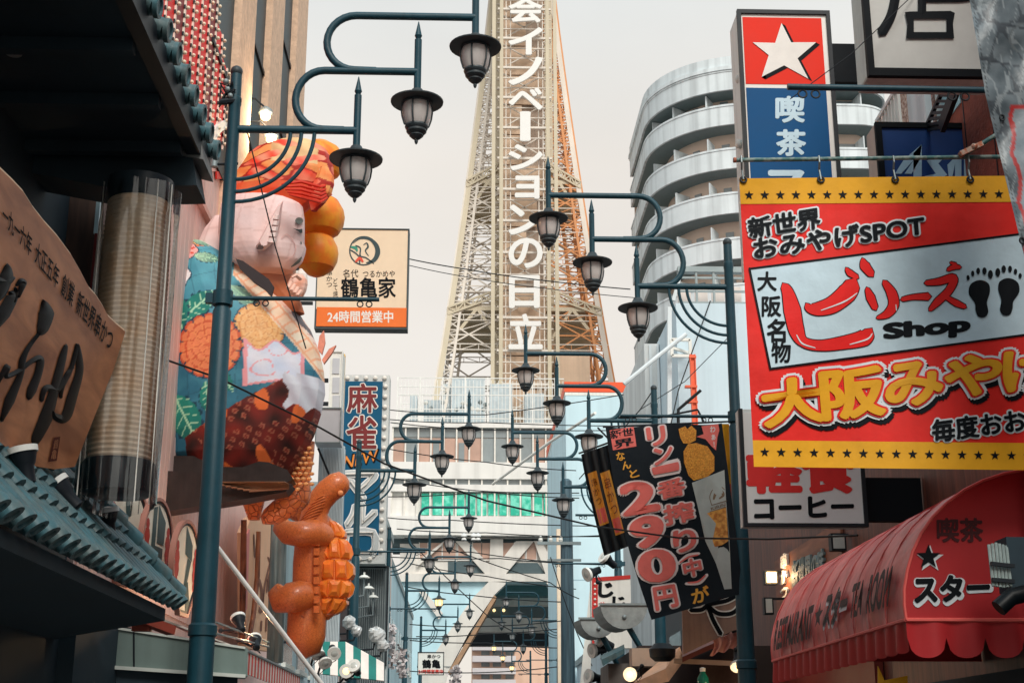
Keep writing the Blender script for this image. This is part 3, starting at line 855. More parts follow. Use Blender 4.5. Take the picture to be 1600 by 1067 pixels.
for (x0, y0, x1, y1, m) in ((95, 905, 130, 945, M_STEEL), (148, 930, 180, 956, M_TILE), (205, 955, 235, 985, mat('dim_red_sign', D(126, 64, 52), .6))):
    q = P(x0, y1, 11.8); w = P(x1, y0, 11.8); MB().box((q.x, 11.8, q.z), (w.x, 11.9, w.z)).build('notice', m, nb)

MB().box((-4.2, 11.18, 0), (-3.02, 13.1, 2.7)).build('shop_wall', M_ROOFD, nb)
# ---- fascia sign box
f = thing('fascia_box', 'long grey-green blank fascia box behind the foot of the near left lamp post', 'sign', tuple(P(240, 1030, 12.6)))
a, c = P(100, 968, 12.35), P(387, 1012, 12.95); a2, c2 = P(100, 1037, 12.35), P(387, 1056, 12.95)
e = Vector((-.1, .5, 0))
MB().hexa([a2, c2, c2 + e, a2 + e], [a, c, c + e, a + e]).build('box', mat('grey_green_fascia', D(96, 112, 108), .5, var=.15, scale=2, streak=.2), f)
g = Vector((-.02, -.02, 0)); m0, m1 = a.lerp(c, .385), a2.lerp(c2, .385)
MB().bar(m0 + g, m1 + g, .012).build('seam', M_DARK, f)
b = MB(); b.bar(a + g, c + g, .02).bar(a2 + g, c2 + g, .03); b.build('trim', mat('pale_trim', D(170, 176, 170), .5), f)
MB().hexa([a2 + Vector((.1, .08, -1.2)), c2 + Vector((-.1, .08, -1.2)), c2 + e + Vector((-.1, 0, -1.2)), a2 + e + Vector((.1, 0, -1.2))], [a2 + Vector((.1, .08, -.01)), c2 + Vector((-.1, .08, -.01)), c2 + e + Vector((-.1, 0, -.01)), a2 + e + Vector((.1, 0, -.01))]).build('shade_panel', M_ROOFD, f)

# ---- wooden board sign
A = P(196, 518, 8.9); Bq = Vector((A.x, 6.2, A.z)); Cq = P(117, 729, 8.9)
ws = planeN(A, Bq, Cq)
wb = thing('wooden_sign_board', 'natural-edged brown wooden board with black brush lettering at the left edge', 'sign', tuple((A + Cq) / 2))
out = [(-190, 20), (-60, 190), (0, 264), (20, 283), (37, 301), (52, 325), (70, 348), (90, 370), (112, 400), (128, 428), (140, 451), (150, 462), (162, 480), (169, 494), (182, 507), (196, 518),
       (178, 576), (150, 645), (132, 690), (117, 729), (85, 733), (47, 727), (20, 708), (0, 690), (-190, 560)]
M_BOARD = wood_mat('signboard_wood', D(140, 88, 60, 1.6), D(190, 130, 92, 1.6), axis=(10, 1.2, 5), scale=1.3, rough=.45)
b = MB(); poly(b, ws, out, 0, .035); b.build('board', M_BOARD, wb)
M_BARK = mat('pale_bark_edge', D(206, 186, 160), .8, var=.2, scale=12)
b = MB()
for i in range(1, 15): b.bar(ws(*out[i], -.018), ws(*out[i + 1], -.018), .014, .026)
b.build('bark_edge', M_BARK, wb)
M_GLOSSK = mat('glossy_black_lacquer', D(12, 18, 22, .9), .38, var=.1, spec=.16)
b = MB(); letters(b, '一九一六年  大正五年  創業  新世界串かつ', ws, ((2, 349), (170, 551), (178, 516), (3, 316)), bold=.012, d=.006); b.build('lettering', M_BLACKINK, wb)
def zp(pts, s=2.133, ox=0, oy=250): return [(ox + x / s, oy + y / s) for x, y in pts]
def br(mb, pts, ws_, s=2.133, ox=0, oy=250, ex=.012): stroke(mb, ws, zp(pts, s, ox, oy), [w * 1.35 / s for w in ws_], d=.004, ex=ex)
b = MB()
br(b, [(22, 352), (20, 385), (0, 440), (-30, 480)], [14, 34, 30, 10]); br(b, [(-10, 400), (20, 402), (42, 392)], [14, 26, 10])
br(b, [(-20, 560), (10, 510), (38, 455), (30, 440)], [14, 34, 30, 8])
br(b, [(42, 472), (50, 445), (48, 425)], [8, 14, 6]); br(b, [(58, 455), (72, 420), (78, 408), (66, 402), (52, 418)], [10, 16, 14, 12, 6])
b.build('brush_character', M_GLOSSK, wb, 50)
b = MB()
br(b, [(142, 468), (152, 510), (140, 560), (126, 580)], [8, 40, 30, 10]); br(b, [(132, 572), (92, 625), (72, 670), (66, 715), (30, 800), (2, 868)], [8, 12, 18, 16, 26, 8])
br(b, [(-20, 760), (10, 705), (22, 690), (18, 720), (60, 702), (100, 672), (126, 660), (133, 672), (124, 715), (104, 765), (94, 792)], [8, 14, 18, 12, 12, 12, 16, 20, 20, 24, 14])
b.build('brush_character', M_GLOSSK, wb, 50)
b = MB()
br(b, [(218, 618), (206, 660), (178, 770), (150, 860), (120, 925), (112, 955)], [10, 20, 24, 34, 26, 6])
br(b, [(136, 800), (150, 760), (190, 762), (215, 730), (236, 690), (250, 640), (256, 614), (262, 660), (262, 710), (238, 790), (222, 845), (205, 862), (180, 852), (172, 835)], [12, 16, 20, 16, 12, 12, 8, 18, 20, 26, 26, 22, 16, 8])
br(b, [(200, 790), (205, 755), (222, 712), (240, 690)], [8, 14, 12, 6])
b.build('brush_character', M_GLOSSK, wb, 50)
b = MB(); poly(b, ws, zp([(176, 924), (198, 920), (186, 1000), (158, 1004)]), .006)
b.build('seal', mat('seal_red', D(86, 36, 28), .5), wb)
b = MB(); letters(b, '鶴亀', ws, zp([(163, 996), (182, 993), (192, 928), (178, 930)]), bold=0, d=.009, vert=True); b.build('seal_lettering', M_BOARD, wb)

# ---- big paper lantern in its plastic cover
LY = 9.25
pl = thing('paper_lantern', 'large beige ribbed paper lantern wrapped in clear plastic under the black eave', 'lantern', tuple(P(190, 790, LY)))
cx = P(212, 400, LY).x
zt, zb, zc = P(210, 318, LY).z, P(190, 722, LY).z, P(190, 775, LY).z
prof = []
nr = 52
for i in range(nr + 1):
    t = i / nr; z = L3(zb, zt, t); r = .235 - .018 * abs(2 * t - 1) ** 2.5
    prof.append((r - .011, z)); 
    if i < nr: prof.append((r, z + (zt - zb) / nr * .5))
MB().lathe((cx, LY, 0), prof, 40).build('shade', mat('lantern_paper', D(240, 224, 204), .7, var=.12, scale=2.5, streak=.1, col2=D(232, 206, 178)), pl, 15)
MB().lathe((cx, LY, 0), [(.2, zc), (.232, zc + .02), (.238, zb - .02), (.225, zb + .002)], 40).build('base_ring', mat('lantern_black', D(34, 46, 54), .35), pl, 40)
MB().lathe((cx, LY, 0), [(.215, zt - .002), (.228, zt + .03), (.225, zt + .16), (.15, zt + .18)], 40).build('top_ring', mat('lantern_black', D(34, 46, 54), .35), pl, 40)
pm = bpy.data.materials.new('clear_plastic'); pm.use_nodes = True
t_ = pm.node_tree; t_.nodes.clear()
o_ = t_.nodes.new('ShaderNodeOutputMaterial'); mx_ = t_.nodes.new('ShaderNodeMixShader'); tr_ = t_.nodes.new('ShaderNodeBsdfTransparent'); gl_ = t_.nodes.new('ShaderNodeBsdfGlossy')
gl_.inputs['Roughness'].default_value = .12; gl_.inputs['Color'].default_value = (.9, .92, .92, 1); tr_.inputs['Color'].default_value = (.985, .99, .99, 1)
tc_ = t_.nodes.new('ShaderNodeTexCoord'); mp_ = t_.nodes.new('ShaderNodeMapping'); mp_.inputs['Scale'].default_value = (5, 5, .5)
ns_ = t_.nodes.new('ShaderNodeTexNoise'); ns_.inputs['Scale'].default_value = 1.4; ns_.inputs['Detail'].default_value = 3
bm_ = t_.nodes.new('ShaderNodeBump'); bm_.inputs['Strength'].default_value = .5; bm_.inputs['Distance'].default_value = .05
lw_ = t_.nodes.new('ShaderNodeFresnel'); lw_.inputs['IOR'].default_value = 1.6
ad_ = t_.nodes.new('ShaderNodeMath'); ad_.operation = 'MULTIPLY_ADD'; ad_.inputs[1].default_value = .9; ad_.inputs[2].default_value = .02
t_.links.new(tc_.outputs['Object'], mp_.inputs[0]); t_.links.new(mp_.outputs[0], ns_.inputs['Vector']); t_.links.new(ns_.outputs['Fac'], bm_.inputs['Height'])
t_.links.new(bm_.outputs[0], gl_.inputs['Normal']); t_.links.new(bm_.outputs[0], lw_.inputs['Normal'])
t_.links.new(lw_.outputs[0], ad_.inputs[0]); t_.links.new(ad_.outputs[0], mx_.inputs[0]); t_.links.new(tr_.outputs[0], mx_.inputs[1]); t_.links.new(gl_.outputs[0], mx_.inputs[2]); t_.links.new(mx_.outputs[0], o_.inputs[0])
b = MB(); random.seed(5)
prof = []
ph = [random.uniform(0, 6.28) for _ in range(6)]
z0, z1 = P(190, 792, LY).z, P(210, 298, LY).z
nz, na = 26, 90
vs = []
for i in range(nz + 1):
    t = i / nz
    for k in range(na):
        an = 2 * pi * k / na
        r = .262 + .012 * sin(5 * an + ph[0] + 2 * t) + .007 * sin(11 * an + ph[1] - 3 * t) + .004 * sin(23 * an + ph[2]) + (.015 if t > .9 else 0) * sin(7 * an)
        vs.append((cx + r * cos(an), LY + r * sin(an), L3(z0 + .03 * sin(2 * an + 1) * (1 - t), z1, t)))
b.add(vs, [(i * na + k, i * na + (k + 1) % na, (i + 1) * na + (k + 1) % na, (i + 1) * na + k) for i in range(nz) for k in range(na)])
b.build('plastic_cover', pm, pl, 70)
b = MB()
for an in (-2.5, -.9, -.45): # folded seams of the cover
    b.tube([(cx + .268 * cos(an), LY + .268 * sin(an), L3(z0, z1, i / 12)) for i in range(13)], .004, 5)
b.build('cover_seam', mat('plastic_seam', D(196, 196, 190), .3), pl)

# ---- spotlights
M_SPOTG = mat('spot_glass', D(170, 176, 172), .15, spec=.8)
def warm_light(c, energy, parent, size=.05):
    l = bpy.data.lights.new('lamp_light', 'POINT'); l.energy = energy; l.color = (1, .66, .36); l.shadow_soft_size = size
    o = bpy.data.objects.new('lamp_light', l); scene.collection.objects.link(o)
    o.parent = parent; o.location = Vector(c) - Vector(parent.location)
def spot(px, py, Y, aim, base, lab, grp, k=1.0, lit_=False, housing=None, glow=0):
    c = P(px, py, Y); aim = Vector(aim).normalized()
    r = thing('spotlight', lab, 'spotlight', tuple(c), 0, grp)
    hm = housing or M_DARK
    ho_ = MB().lathe(c - aim * .2 * k, [(.03 * k, 0), (.045 * k, .01 * k), (.048 * k, .1 * k), (.06 * k, .12 * k), (.085 * k, .2 * k), (.08 * k, .2 * k)], 18, axis=aim).build('housing', hm, r, 40)
    b = MB().lathe(c, [(.088 * k, -.015 * k), (.09 * k, .02 * k), (.078 * k, .021 * k)], 20, axis=aim); b.build('rim', mat('spot_rim_white', D(196, 198, 194), .4), ho_, 40)
    MB().lathe(c, [(.078 * k, .004 * k), (.05 * k, .02 * k), (.01 * k, .028 * k)], 18, axis=aim).build('lens', M_LIT if lit_ else M_SPOTG, ho_, 60)
    if glow: warm_light(c + aim * .22 * k, glow, r)
    bp = P(*base); mid = c - aim * .13 * k
    el = Vector((mid.x, mid.y, mid.z - .04 * k)).lerp(bp, .35)
    MB().tube([mid, el, bp], .014 * k, 8).sphere(bp, .03 * k, 10, 6).build('bracket', hm, r, 40)
    MB().tube([mid, mid + Vector((.06 * k, 0, -.1 * k)), el + Vector((.07 * k, 0, -.04 * k)), bp], .005 * k, 5).build('flex', M_WIRE, r, 40)
    return r
GS = 'spotlights on the left tiled canopy'
spot(35, 704, 7.7, (-.25, -.1, 1), (10, 778, 7.7), 'upright black spotlight with white rim nearest the left edge on the tiled canopy', GS, .95)
spot(88, 757, 8.7, (-.75, -.15, .75), (73, 815, 8.7), 'tilted black spotlight leaning left, middle one on the tiled canopy', GS, 1.0)
spot(167, 797, 9.8, (-.15, -.2, 1), (150, 857, 9.8), 'black spotlight below the plastic-wrapped lantern on the tiled canopy', GS, .95)

# ---- round shop signs on edge
M_CREAM = mat('cream_enamel', D(206, 198, 182), .45, var=.08)
M_RIM = mat('pink_brown_rim', D(150, 104, 92), .45)
M_ORN = mat('ornament_red', D(150, 52, 44), .5)
M_TEALINK = mat('teal_ink', D(58, 76, 76), .5)
def disc_sign(cxp, cyp, hpx, wpx, Y, marks, lab):
    c = P(cxp, cyp, Y); R_ = hpx * Y / FPX
    th = math.acos(wpx / hpx) + math.atan2(-c.x, c.y) * 1.0
    n = Vector((sin(th), -cos(th), 0)); u = Vector((cos(th), sin(th), 0)); w = Vector((0, 0, 1))
    r = thing('round_sign', lab, 'sign', tuple(c), 0, 'round signs behind the tiled canopy')
    def loc(a, b_, d): return c + u * (a * R_) + w * (b_ * R_) + n * d
    def shape(k):
        pts = [(k * cos(radians(a)), k * sin(radians(a))) for a in range(0, 181, 12)]
        return pts + [(-.95 * k, -.25 * k), (-.3 * k, -1.05 * k), (.3 * k, -1.05 * k), (.95 * k, -.25 * k)]
    def ring(k0, k1, d0, m, nm):
        s0, s1 = shape(k0), shape(k1); N = len(s0); b = MB()
        vs = [loc(*p, d0) for p in s0] + [loc(*p, d0) for p in s1] + [loc(*p, -.02) for p in s0] + [loc(*p, 0) for p in s1]
        fs = []
        for i in range(N):
            j = (i + 1) % N
            fs += [(i, j, N + j, N + i), (i, 2 * N + i, 2 * N + j, j), (N + i, N + j, 3 * N + j, 3 * N + i)]
        b.add(vs, fs + [tuple(range(2 * N, 3 * N))]); b.build(nm, m, r, 30)
    ring(1.0, .93, .03, M_RIM, 'rim'); ring(.93, .88, .02, M_DARK, 'inner_rim')
    b = MB(); b.add([loc(*p, .012) for p in shape(.89)], [tuple(range(len(shape(.89))))]); fo_ = b.build('face', M_CREAM, r)
    b = MB()
    for pts in marks: b.add([loc(*p, .017) for p in pts], [tuple(range(len(pts)))])
    b.build('character', M_TEALINK, fo_)
    for sx in (-.66, .66):
        b = MB()
        for dz in (-.36, -.12, .12, .36):
            s = .11 if abs(dz) > .2 else .17
            b.add([loc(sx + s * cos(a * pi / 4), dz + s * 1.1 * sin(a * pi / 4), .016 + .001 * dz) for a in range(8)], [tuple(range(8))])
        b.build('ornament', M_ORN, fo_)
disc_sign(196, 830, 80, 34, 12.6, [[(-.2, .8), (0, .85), (.1, .3), (-.1, .3)], [(-.4, -.3), (.4, -.3), (.4, -.5), (-.4, -.5)]], 'round cream sign half hidden behind the plastic-wrapped lantern')
disc_sign(243, 852, 74, 24, 12.8, [[(-.35, .75), (-.12, .8), (-.15, -.3), (.05, -.8), (-.2, -.85), (-.4, -.3)], [(-.05, .85), (.45, .55), (.4, .05), (-.05, .05)], [(-.15, -.02), (.35, -.02), (.35, -.32), (-.15, -.36)], [(-.05, -.62), (.3, -.7), (.25, -.98), (-.05, -.9)]],
          'round cream sign with teal character in the middle beside the lantern base')
disc_sign(288, 885, 72, 21, 13.0, [[(-.1, .85), (.4, .5), (.4, .15), (-.1, .25)], [(.1, .2), (.35, .15), (.1, -.4), (-.25, -.9), (-.5, -.95), (-.05, -.35)], [(.0, -.35), (.2, -.3), (.5, -.95), (.2, -1)]],
          'round cream sign nearest the lamp post with a teal ス-shaped character')

# ---- facade with the fan of red bulb strips, pink boards and pilasters
fb = thing('street_facade', 'tall building with pink boards below and rough tan pilasters between dark window strips', 'building', (-3.1, 19, 0))
XF = -3.05
M_PINK = mat('pink_board', D(240, 206, 198), .6, var=.1, scale=2, streak=.12)
M_TAN = mat('rough_tan_render', D(196, 166, 142), .85, var=.28, scale=9, bump=.5, bscale=14)
M_WIN = mat('dark_teal_window', D(26, 50, 58), .45, var=.2, scale=.6, spec=.25)
MB().box((-11, 11.25, 0), (XF - .06, 22.7, 16)).build('wall', M_PINK, fb)
zb_ = 8.0
ys = [14.9, 16.2, 17.3, 18.7, 19.9, 21.4, 22.7]
for i, (y0, y1) in enumerate(zip(ys, ys[1:])):
    if i % 2 == 1: MB().box((XF - .05, y0, 6.2), (XF + .1, y1, 16)).build('pilaster', M_TAN, fb)
    else:
        MB().box((XF - .05, y0, 8.4), (XF + .0, y1, 16)).build('window', M_WIN, fb)
        for z in (9.6, 11.1, 12.6, 14.1): MB().box((XF + .0, y0, z), (XF + .03, y1, z + .06)).build('glazing_bar', M_DARK, fb)
b = MB()
for i in range(34):
    y = 11.3 + i * .21
    b.box((XF - .06, y, 3), (XF - .045, y + .195, 8.5))
b.build('boarding', M_PINK, fb)
b = MB(); q0 = PX(300, 284, XF); q1 = PX(372, 286, XF); b.box((XF - .05, q0.y - 2, q0.z - .04), (XF + .02, q1.y + 1, q0.z + .03)); b.build('ledge', mat('ledge_pink', D(190, 150, 140), .6), fb)
sfx = planeX(XF - .04, 1)
ell = lambda rx, ry: [(345 + rx * cos(radians(a)), 268 - ry * sin(radians(a))) for a in range(0, 181, 9)]
o1, o2, o3 = ell(36, 80), ell(27, 66), ell(22, 58)
b = MB(); vs = [sfx(*p, .08) for p in o1] + [sfx(*p, .08) for p in o2] + [sfx(*p, 0) for p in o1] + [sfx(*p, 0) for p in o2]; N = len(o1)
b.add(vs, [f_ for i in range(N - 1) for f_ in ((i, i + 1, N + i + 1, N + i), (i, 2 * N + i, 2 * N + i + 1, i + 1), (N + i, N + i + 1, 3 * N + i + 1, 3 * N + i))]); b.build('arch', M_WHITE, fb, 30)
b = MB(); poly(b, sfx, o3, .012); b.build('arch_panel', mat('arch_panel_pink', D(216, 170, 160), .6, var=.15), fb)
b = MB(); poly(b, sfx, [(335, 280), (375, 280), (375, 268), (335, 268)], .03, .02); b.build('red_plate', mat('red_plate', D(190, 44, 36), .5), fb)
# fan of bulbs
fan = thing('bulb_fan_sign', 'large red and white striped illuminated fan board studded with rows of bulbs', 'sign', (XF, 15.5, 7.2))
M_RED1 = mat('fan_red', D(204, 24, 22), .5, var=.12); M_RED2 = mat('fan_dark_red', D(116, 26, 30), .5, var=.15)
M_STRIPW = mat('fan_strip_white', D(232, 220, 206), .5, var=.1)
M_BULB = mat('clear_bulb', D(240, 226, 200), .2, var=.05)
bulb_me = None; nb_ = 0; extra = MB(); bl_list = []
col_i = 0; y = 11.3
PER = .42
while y < 15.9:
    ytop = -60 if y < 14.4 else -60 + (y - 14.4) * 130     # the top falls in steps on its far side
    zt_ = P(330, ytop, y).z; zb_ = P(300, 212, y).z
    MB().box((XF - .05, y, zb_), (XF + .005, y + PER - .03, zt_)).build('stripe', M_RED2 if col_i % 4 == 0 else M_RED1, fan)
    b = MB().box((XF - .05, y + PER - .03, zb_), (XF + .026, y + PER, zt_))
    b.build('bulb_strip', M_STRIPW, fan)
    sock = MB(); z = zb_ + .06
    while z < zt_ - .03:
        sock.box((XF + .006, y + PER - .042, z), (XF + .024, y + PER - .03, z + .04)).box((XF + .026, y + PER - .027, z + .0), (XF + .034, y + PER - .004, z + .03))
        bl_list.append((XF + .046, y + PER - .015, z + .016)); z += .105
    so_ = sock.build('socket_row', M_DARK, fan); so_['kind'] = 'stuff'
    y += PER; col_i += 1
bl_list.sort(key=lambda p: p[1] + (0 if P(300, 0, p[1]).z > p[2] else 500))
one = MB().sphere((0, 0, 0), .03, 8, 6)
for i, p in enumerate(bl_list):
    if i < 100:
        if bulb_me is None:
            o = MB().sphere((0, 0, 0), .022, 10, 6).build('bulb', M_BULB, None, 60); bulb_me = o.data
        else:
            o = bpy.data.objects.new('bulb', bulb_me); scene.collection.objects.link(o)
        o.parent = fan; o.location = Vector(p) - Vector(fan.location)
    else: extra.sphere(p, .022, 8, 5)
ex_o = extra.build('small_bulbs', M_BULB, fan, 60); ex_o['kind'] = 'stuff'
# lit globe lamps on the facade bracket
for px, py, lab in ((415, 178, 'upper lit globe bulb on the facade beside the teal post'), (424, 214, 'lower lit globe bulb above the orange headdress')):
    c = P(px, py, 17.5); r = thing('globe_lamp', lab, 'lamp', tuple(c), 0, 'lit globe bulbs on the facade')
    MB().lathe(c, [(.03, .1), (.09, .05), (.1, 0), (.08, -.02)], 16).build('shade', M_STEEL, r, 40)
    MB().sphere(c + Vector((0, 0, -.03)), .075, 14, 8).build('bulb', M_LIT, r, 60)
    MB().tube([c + Vector((0, 0, .08)), c + Vector((-.15, 0, .22)), c + Vector((-.55, 0, .22))], .014, 6).build('bracket', M_DARK, r)
    ld_ = bpy.data.lights.new('globe_light', 'POINT'); ld_.energy = 22; ld_.color = (1, .72, .45); ld_.shadow_soft_size = .09
    lo_ = bpy.data.objects.new('globe_light', ld_); scene.collection.objects.link(lo_); lo_.parent = r; lo_.location = (.02, -.12, -.1)

# ---- pole-mounted small things on near left post
wr = thing('wireless_box', 'small grey wireless antenna box on a stub left of the near lamp post', 'antenna', tuple(P(335, 255, 12)))
q0, q1 = P(330, 261, 12), P(341, 234, 12)
MB().lathe((q0.lerp(q1, .5).x, 12, q0.z), [(.032, 0), (.032, .075), (.036, .076), (.036, q1.z - q0.z)], 16).build('housing', M_STEEL, wr, 40)
MB().tube([P(338, 257, 12), P(372, 256, 12)], .014, 8).build('stub', M_DARK, wr)
cl = thing('cable_clamp', 'tangle of black cable clamps on the top of the near left lamp post', 'clamp', tuple(P(358, 150, 12)))
b = MB(); random.seed(9)
c = P(357, 150, 12)
b.tube([P(344, 160, 11.95), P(362, 158, 11.95), P(375, 158, 12)], .03, 8)
for i in range(7):
    p = [c + Vector((random.uniform(-.1, .08), random.uniform(-.08, .08), random.uniform(-.14, .16))) for _ in range(5)]
    b.tube(p, .008, 5)
b.build('clamp', M_DARK, cl)
MB().sphere(P(353, 128, 11.95), .03, 8, 6).sphere(P(356, 140, 11.95), .028, 8, 6).sphere(P(360, 150, 11.93), .026, 8, 6).build('insulator', M_STEEL, cl, 60)

# ---- white prop pole
wp = MB().tube([P(333, 846, 12.6), P(512, 1080, 13.6)], .022, 10).build('prop_pole', mat('white_pole', D(206, 204, 200), .4), None, 40)
tag(wp, 'long white pole leaning diagonally from the near lamp post down to the striped awning', 'pole')
# ---- red and white awning
aw = thing('striped_awning', 'red and white striped awning edge behind the near left lamp post', 'awning', tuple(P(440, 1060, 13.8)))
XA = P(386, 1018, 13.0).x; za = P(386, 1018, 13.0).z; zlow = P(386, 1052, 13.0).z
M_SR = mat('stripe_red', D(190, 72, 66), .7, var=.15); M_SW = mat('stripe_white', D(214, 204, 196), .7, var=.1)
y = 13.0; k = 0
while y < 17.2:
    b = MB(); b.hexa([(XA, y, zlow), (XA, y + .1, zlow), (XA - .012, y + .1, zlow), (XA - .012, y, zlow)], [(XA, y, za), (XA, y + .1, za), (XA - .012, y + .1, za), (XA - .012, y, za)])
    b.hexa([(XA, y, za), (XA, y + .1, za), (XA - .9, y + .1, za + .32), (XA - .9, y, za + .32)], [(XA, y, za + .012), (XA, y + .1, za + .012), (XA - .9, y + .1, za + .34), (XA - .9, y, za + .34)])
    b.build('stripe', M_SR if k % 2 else M_SW, aw); y += .1; k += 1
MB().tube([(XA, 13, za + .01), (XA, 17.2, za + .01)], .015, 6).build('front_rail', M_STEEL, aw)
spot(372, 965, 13.3, (-.35, .5, .8), (345, 985, 13.3), 'black spotlight with silver face right beside the lower lamp post', 'spotlights below the giant figure', .8)
spot(398, 998, 13.6, (-.2, .6, .5), (372, 1000, 13.3), 'small black spotlight on a rail aimed at the calligraphy boards', 'spotlights below the giant figure', .75, lit_=True, glow=26)
b = MB().tube([P(325, 967, 12.6), P(420, 1003, 13.8)], .01, 6).tube([P(322, 985, 12.6), P(420, 1010, 13.8)], .01, 6).build('light_rail', M_STEEL); tag(b, 'pair of thin steel rails carrying the spotlights under the giant figure', 'rail')
# ================================================================== GIANT LANTERN FIGURE AND TORTOISE
def interp(rows, y):
    if y <= rows[0][0]: return rows[0][1:]
    for a, c in zip(rows, rows[1:]):
        if y <= c[0]:
            t = (y - a[0]) / (c[0] - a[0]); return tuple(L3(p, q, t) for p, q in zip(a[1:], c[1:]))
    return rows[-1][1:]
def loft(rows, Y, dep, name, m, parent, nc=10, nr_=None, sub=1, paint=None, power=1.0, smooth=None, rowlist=None, jit=0.0, thick0=0.0):
    """closed body whose cross-sections are ellipses: rows (py, left px, right px); nc facets round, each split `sub` times"""
    y0, y1 = rows[0][0], rows[-1][0]
    if rowlist is None:
        n = nr_ or 8; rowlist = [L3(y0, y1, i / n) for i in range(n + 1)]
    rnd = random.Random(hash(name) % 1000 if False else len(name) * 17 + int(y0))
    coarse = []
    for i, y in enumerate(rowlist):
        xl, xr = interp(rows, y)
        l, r = P(xl, y, Y), P(xr, y, Y); cx_ = (l.x + r.x) / 2; h = (r.x - l.x) / 2
        ring = []
        for k in range(nc):
            a = 2 * pi * (k + .5 * (0)) / nc
            ca, sa = cos(a), sin(a)
            ca = math.copysign(abs(ca) ** power, ca); sa = math.copysign(abs(sa) ** power, sa)
            j = 1 + (rnd.uniform(-jit, jit) if k not in (0, nc // 2) else 0)
            ring.append(((cx_ + h * ca * j, Y - (h * dep + thick0) * sa * j, l.z), ((xl + xr) / 2 + (xr - xl) / 2 * ca, y)))
        coarse.append(ring)
    NR, NC = (len(coarse) - 1) * sub, nc * sub
    b = MB(); cols = []
    for i in range(NR + 1):
        i0, ti = min(i // sub, len(coarse) - 2), 0
        ti = i / sub - i0
        for k in range(NC):
            k0 = k // sub; tk = k / sub - k0; k1 = (k0 + 1) % nc
            A_, B_, C_, D_ = coarse[i0][k0], coarse[i0][k1], coarse[i0 + 1][k0], coarse[i0 + 1][k1]
            def mixv(j): return [L3(L3(A_[j][q], B_[j][q], tk), L3(C_[j][q], D_[j][q], tk), ti) for q in range(len(A_[j]))]
            b.v.append(Vector(mixv(0)))
            if paint: cols.append(paint(*mixv(1)))
    for i in range(NR):
        for k in range(NC): b.f.append((i * NC + k, i * NC + (k + 1) % NC, (i + 1) * NC + (k + 1) % NC, (i + 1) * NC + k))
    b.f.append(tuple(range(NC - 1, -1, -1))); b.f.append(tuple(NR * NC + k for k in range(NC)))
    if paint: b.c = cols
    return b.build(name, m, parent, smooth)
M_PAINT = mat('painted_lantern_paper', (.5, .5, .5), .55, attr=True, var=.1, scale=6, bump=.12, bscale=25)
FY = 15.0
fg = thing('lantern_figure', 'giant painted paper-lantern figure with white face, red headdress and teal flowered robe', 'figure', tuple(P(390, 780, FY)))
def vn(x, y):   # cheap smooth noise
    return sin(x * 1.7 + 1.3 * sin(y * .9)) * .5 + sin(y * 2.1 + 1.1 * sin(x * 1.3 + .7)) * .5
C_BLUE, C_BLUE2, C_NAVY = D(78, 146, 162, 1.3), D(44, 100, 122, 1.3), D(26, 56, 74)
C_GRN, C_GRN2, C_CREAM_ = D(36, 128, 112), D(24, 92, 88), D(222, 208, 186)
C_ORG, C_ORG2, C_BEI, C_BEI2 = D(216, 128, 86, 1.3), D(186, 84, 56, 1.3), D(216, 166, 108), D(184, 126, 74)
C_WHT, C_PNK, C_RED, C_MAR, C_DRK = D(222, 216, 216), D(226, 166, 160), D(186, 58, 40), D(112, 36, 30), D(44, 24, 22)
def mixc(a, c, t): return tuple(L3(p, q, max(0, min(1, t))) for p, q in zip(a, c))
def lineval(x, y, x0, y0, x1, y1): return (x1 - x0) * (y - y0) - (y1 - y0) * (x - x0)
def mum(x, y, cx_, cy_, R_, c1, c2, c3, sq=1.0):
    dx, dy = x - cx_, (y - cy_) * sq; r = sqrt(dx * dx + dy * dy) / R_
    if r > 1.08: return None
    a = atan2(dy, dx) + .2
    best = None
    for k, (rad, n) in enumerate(((1.0, 16), (.78, 13), (.56, 10), (.34, 6))):
        t = (a + k * .23) / (2 * pi) * n; f = abs((t % 1) - .5)           # petals: rounded tips
        tip = rad * (1 - .55 * f * f * 4 * (1.4 / n))
        if r < tip - (.1 if f > .42 else 0) * rad: best = (k, f, r / tip)
    if best is None: return C_NAVY if r < 1.02 else None
    k, f, q = best
    if q > .93 or f > .43: return c2
    return mixc(c2, c1, .35 + .65 * q) if f < .3 else mixc(c1, c3, .5)
def plum(x, y, cx_, cy_, R_, sq=1.0, base=None):
    dx, dy = (x - cx_) * sq, y - cy_; r = sqrt(dx * dx + dy * dy) / R_
    a = atan2(dy, dx); rr = .86 + .14 * abs(cos(3 * a))
    if r < rr:
        if r > rr - .08: return C_NAVY
        u = abs(((a / (pi / 3)) % 1) - .5)
        if .28 < r < .72 and u < .2 * (1 - abs(r - .55) * 2.2): return C_RED
        return base or C_WHT
    return None
def leaf(x, y, cx_, cy_, L_, W_, ang, c=None):
    dx, dy = x - cx_, y - cy_; ca, sa = cos(ang), sin(ang)
    u, v = (dx * ca + dy * sa) / L_, (-dx * sa + dy * ca) / W_
    if abs(u) < 1 and abs(v) < (1 - u * u) * (1 + .12 * sin(u * 18)):
        if abs(v) < .07 or (abs(v) < .7 and abs(((u * 3.2 - abs(v) * 1.2) % 1) - .5) < .06): return D(150, 190, 160)
        if abs(v) > (1 - u * u) * .9: return C_NAVY
        return mixc(c or C_GRN, C_GRN2, .5 + .5 * u)
    return None
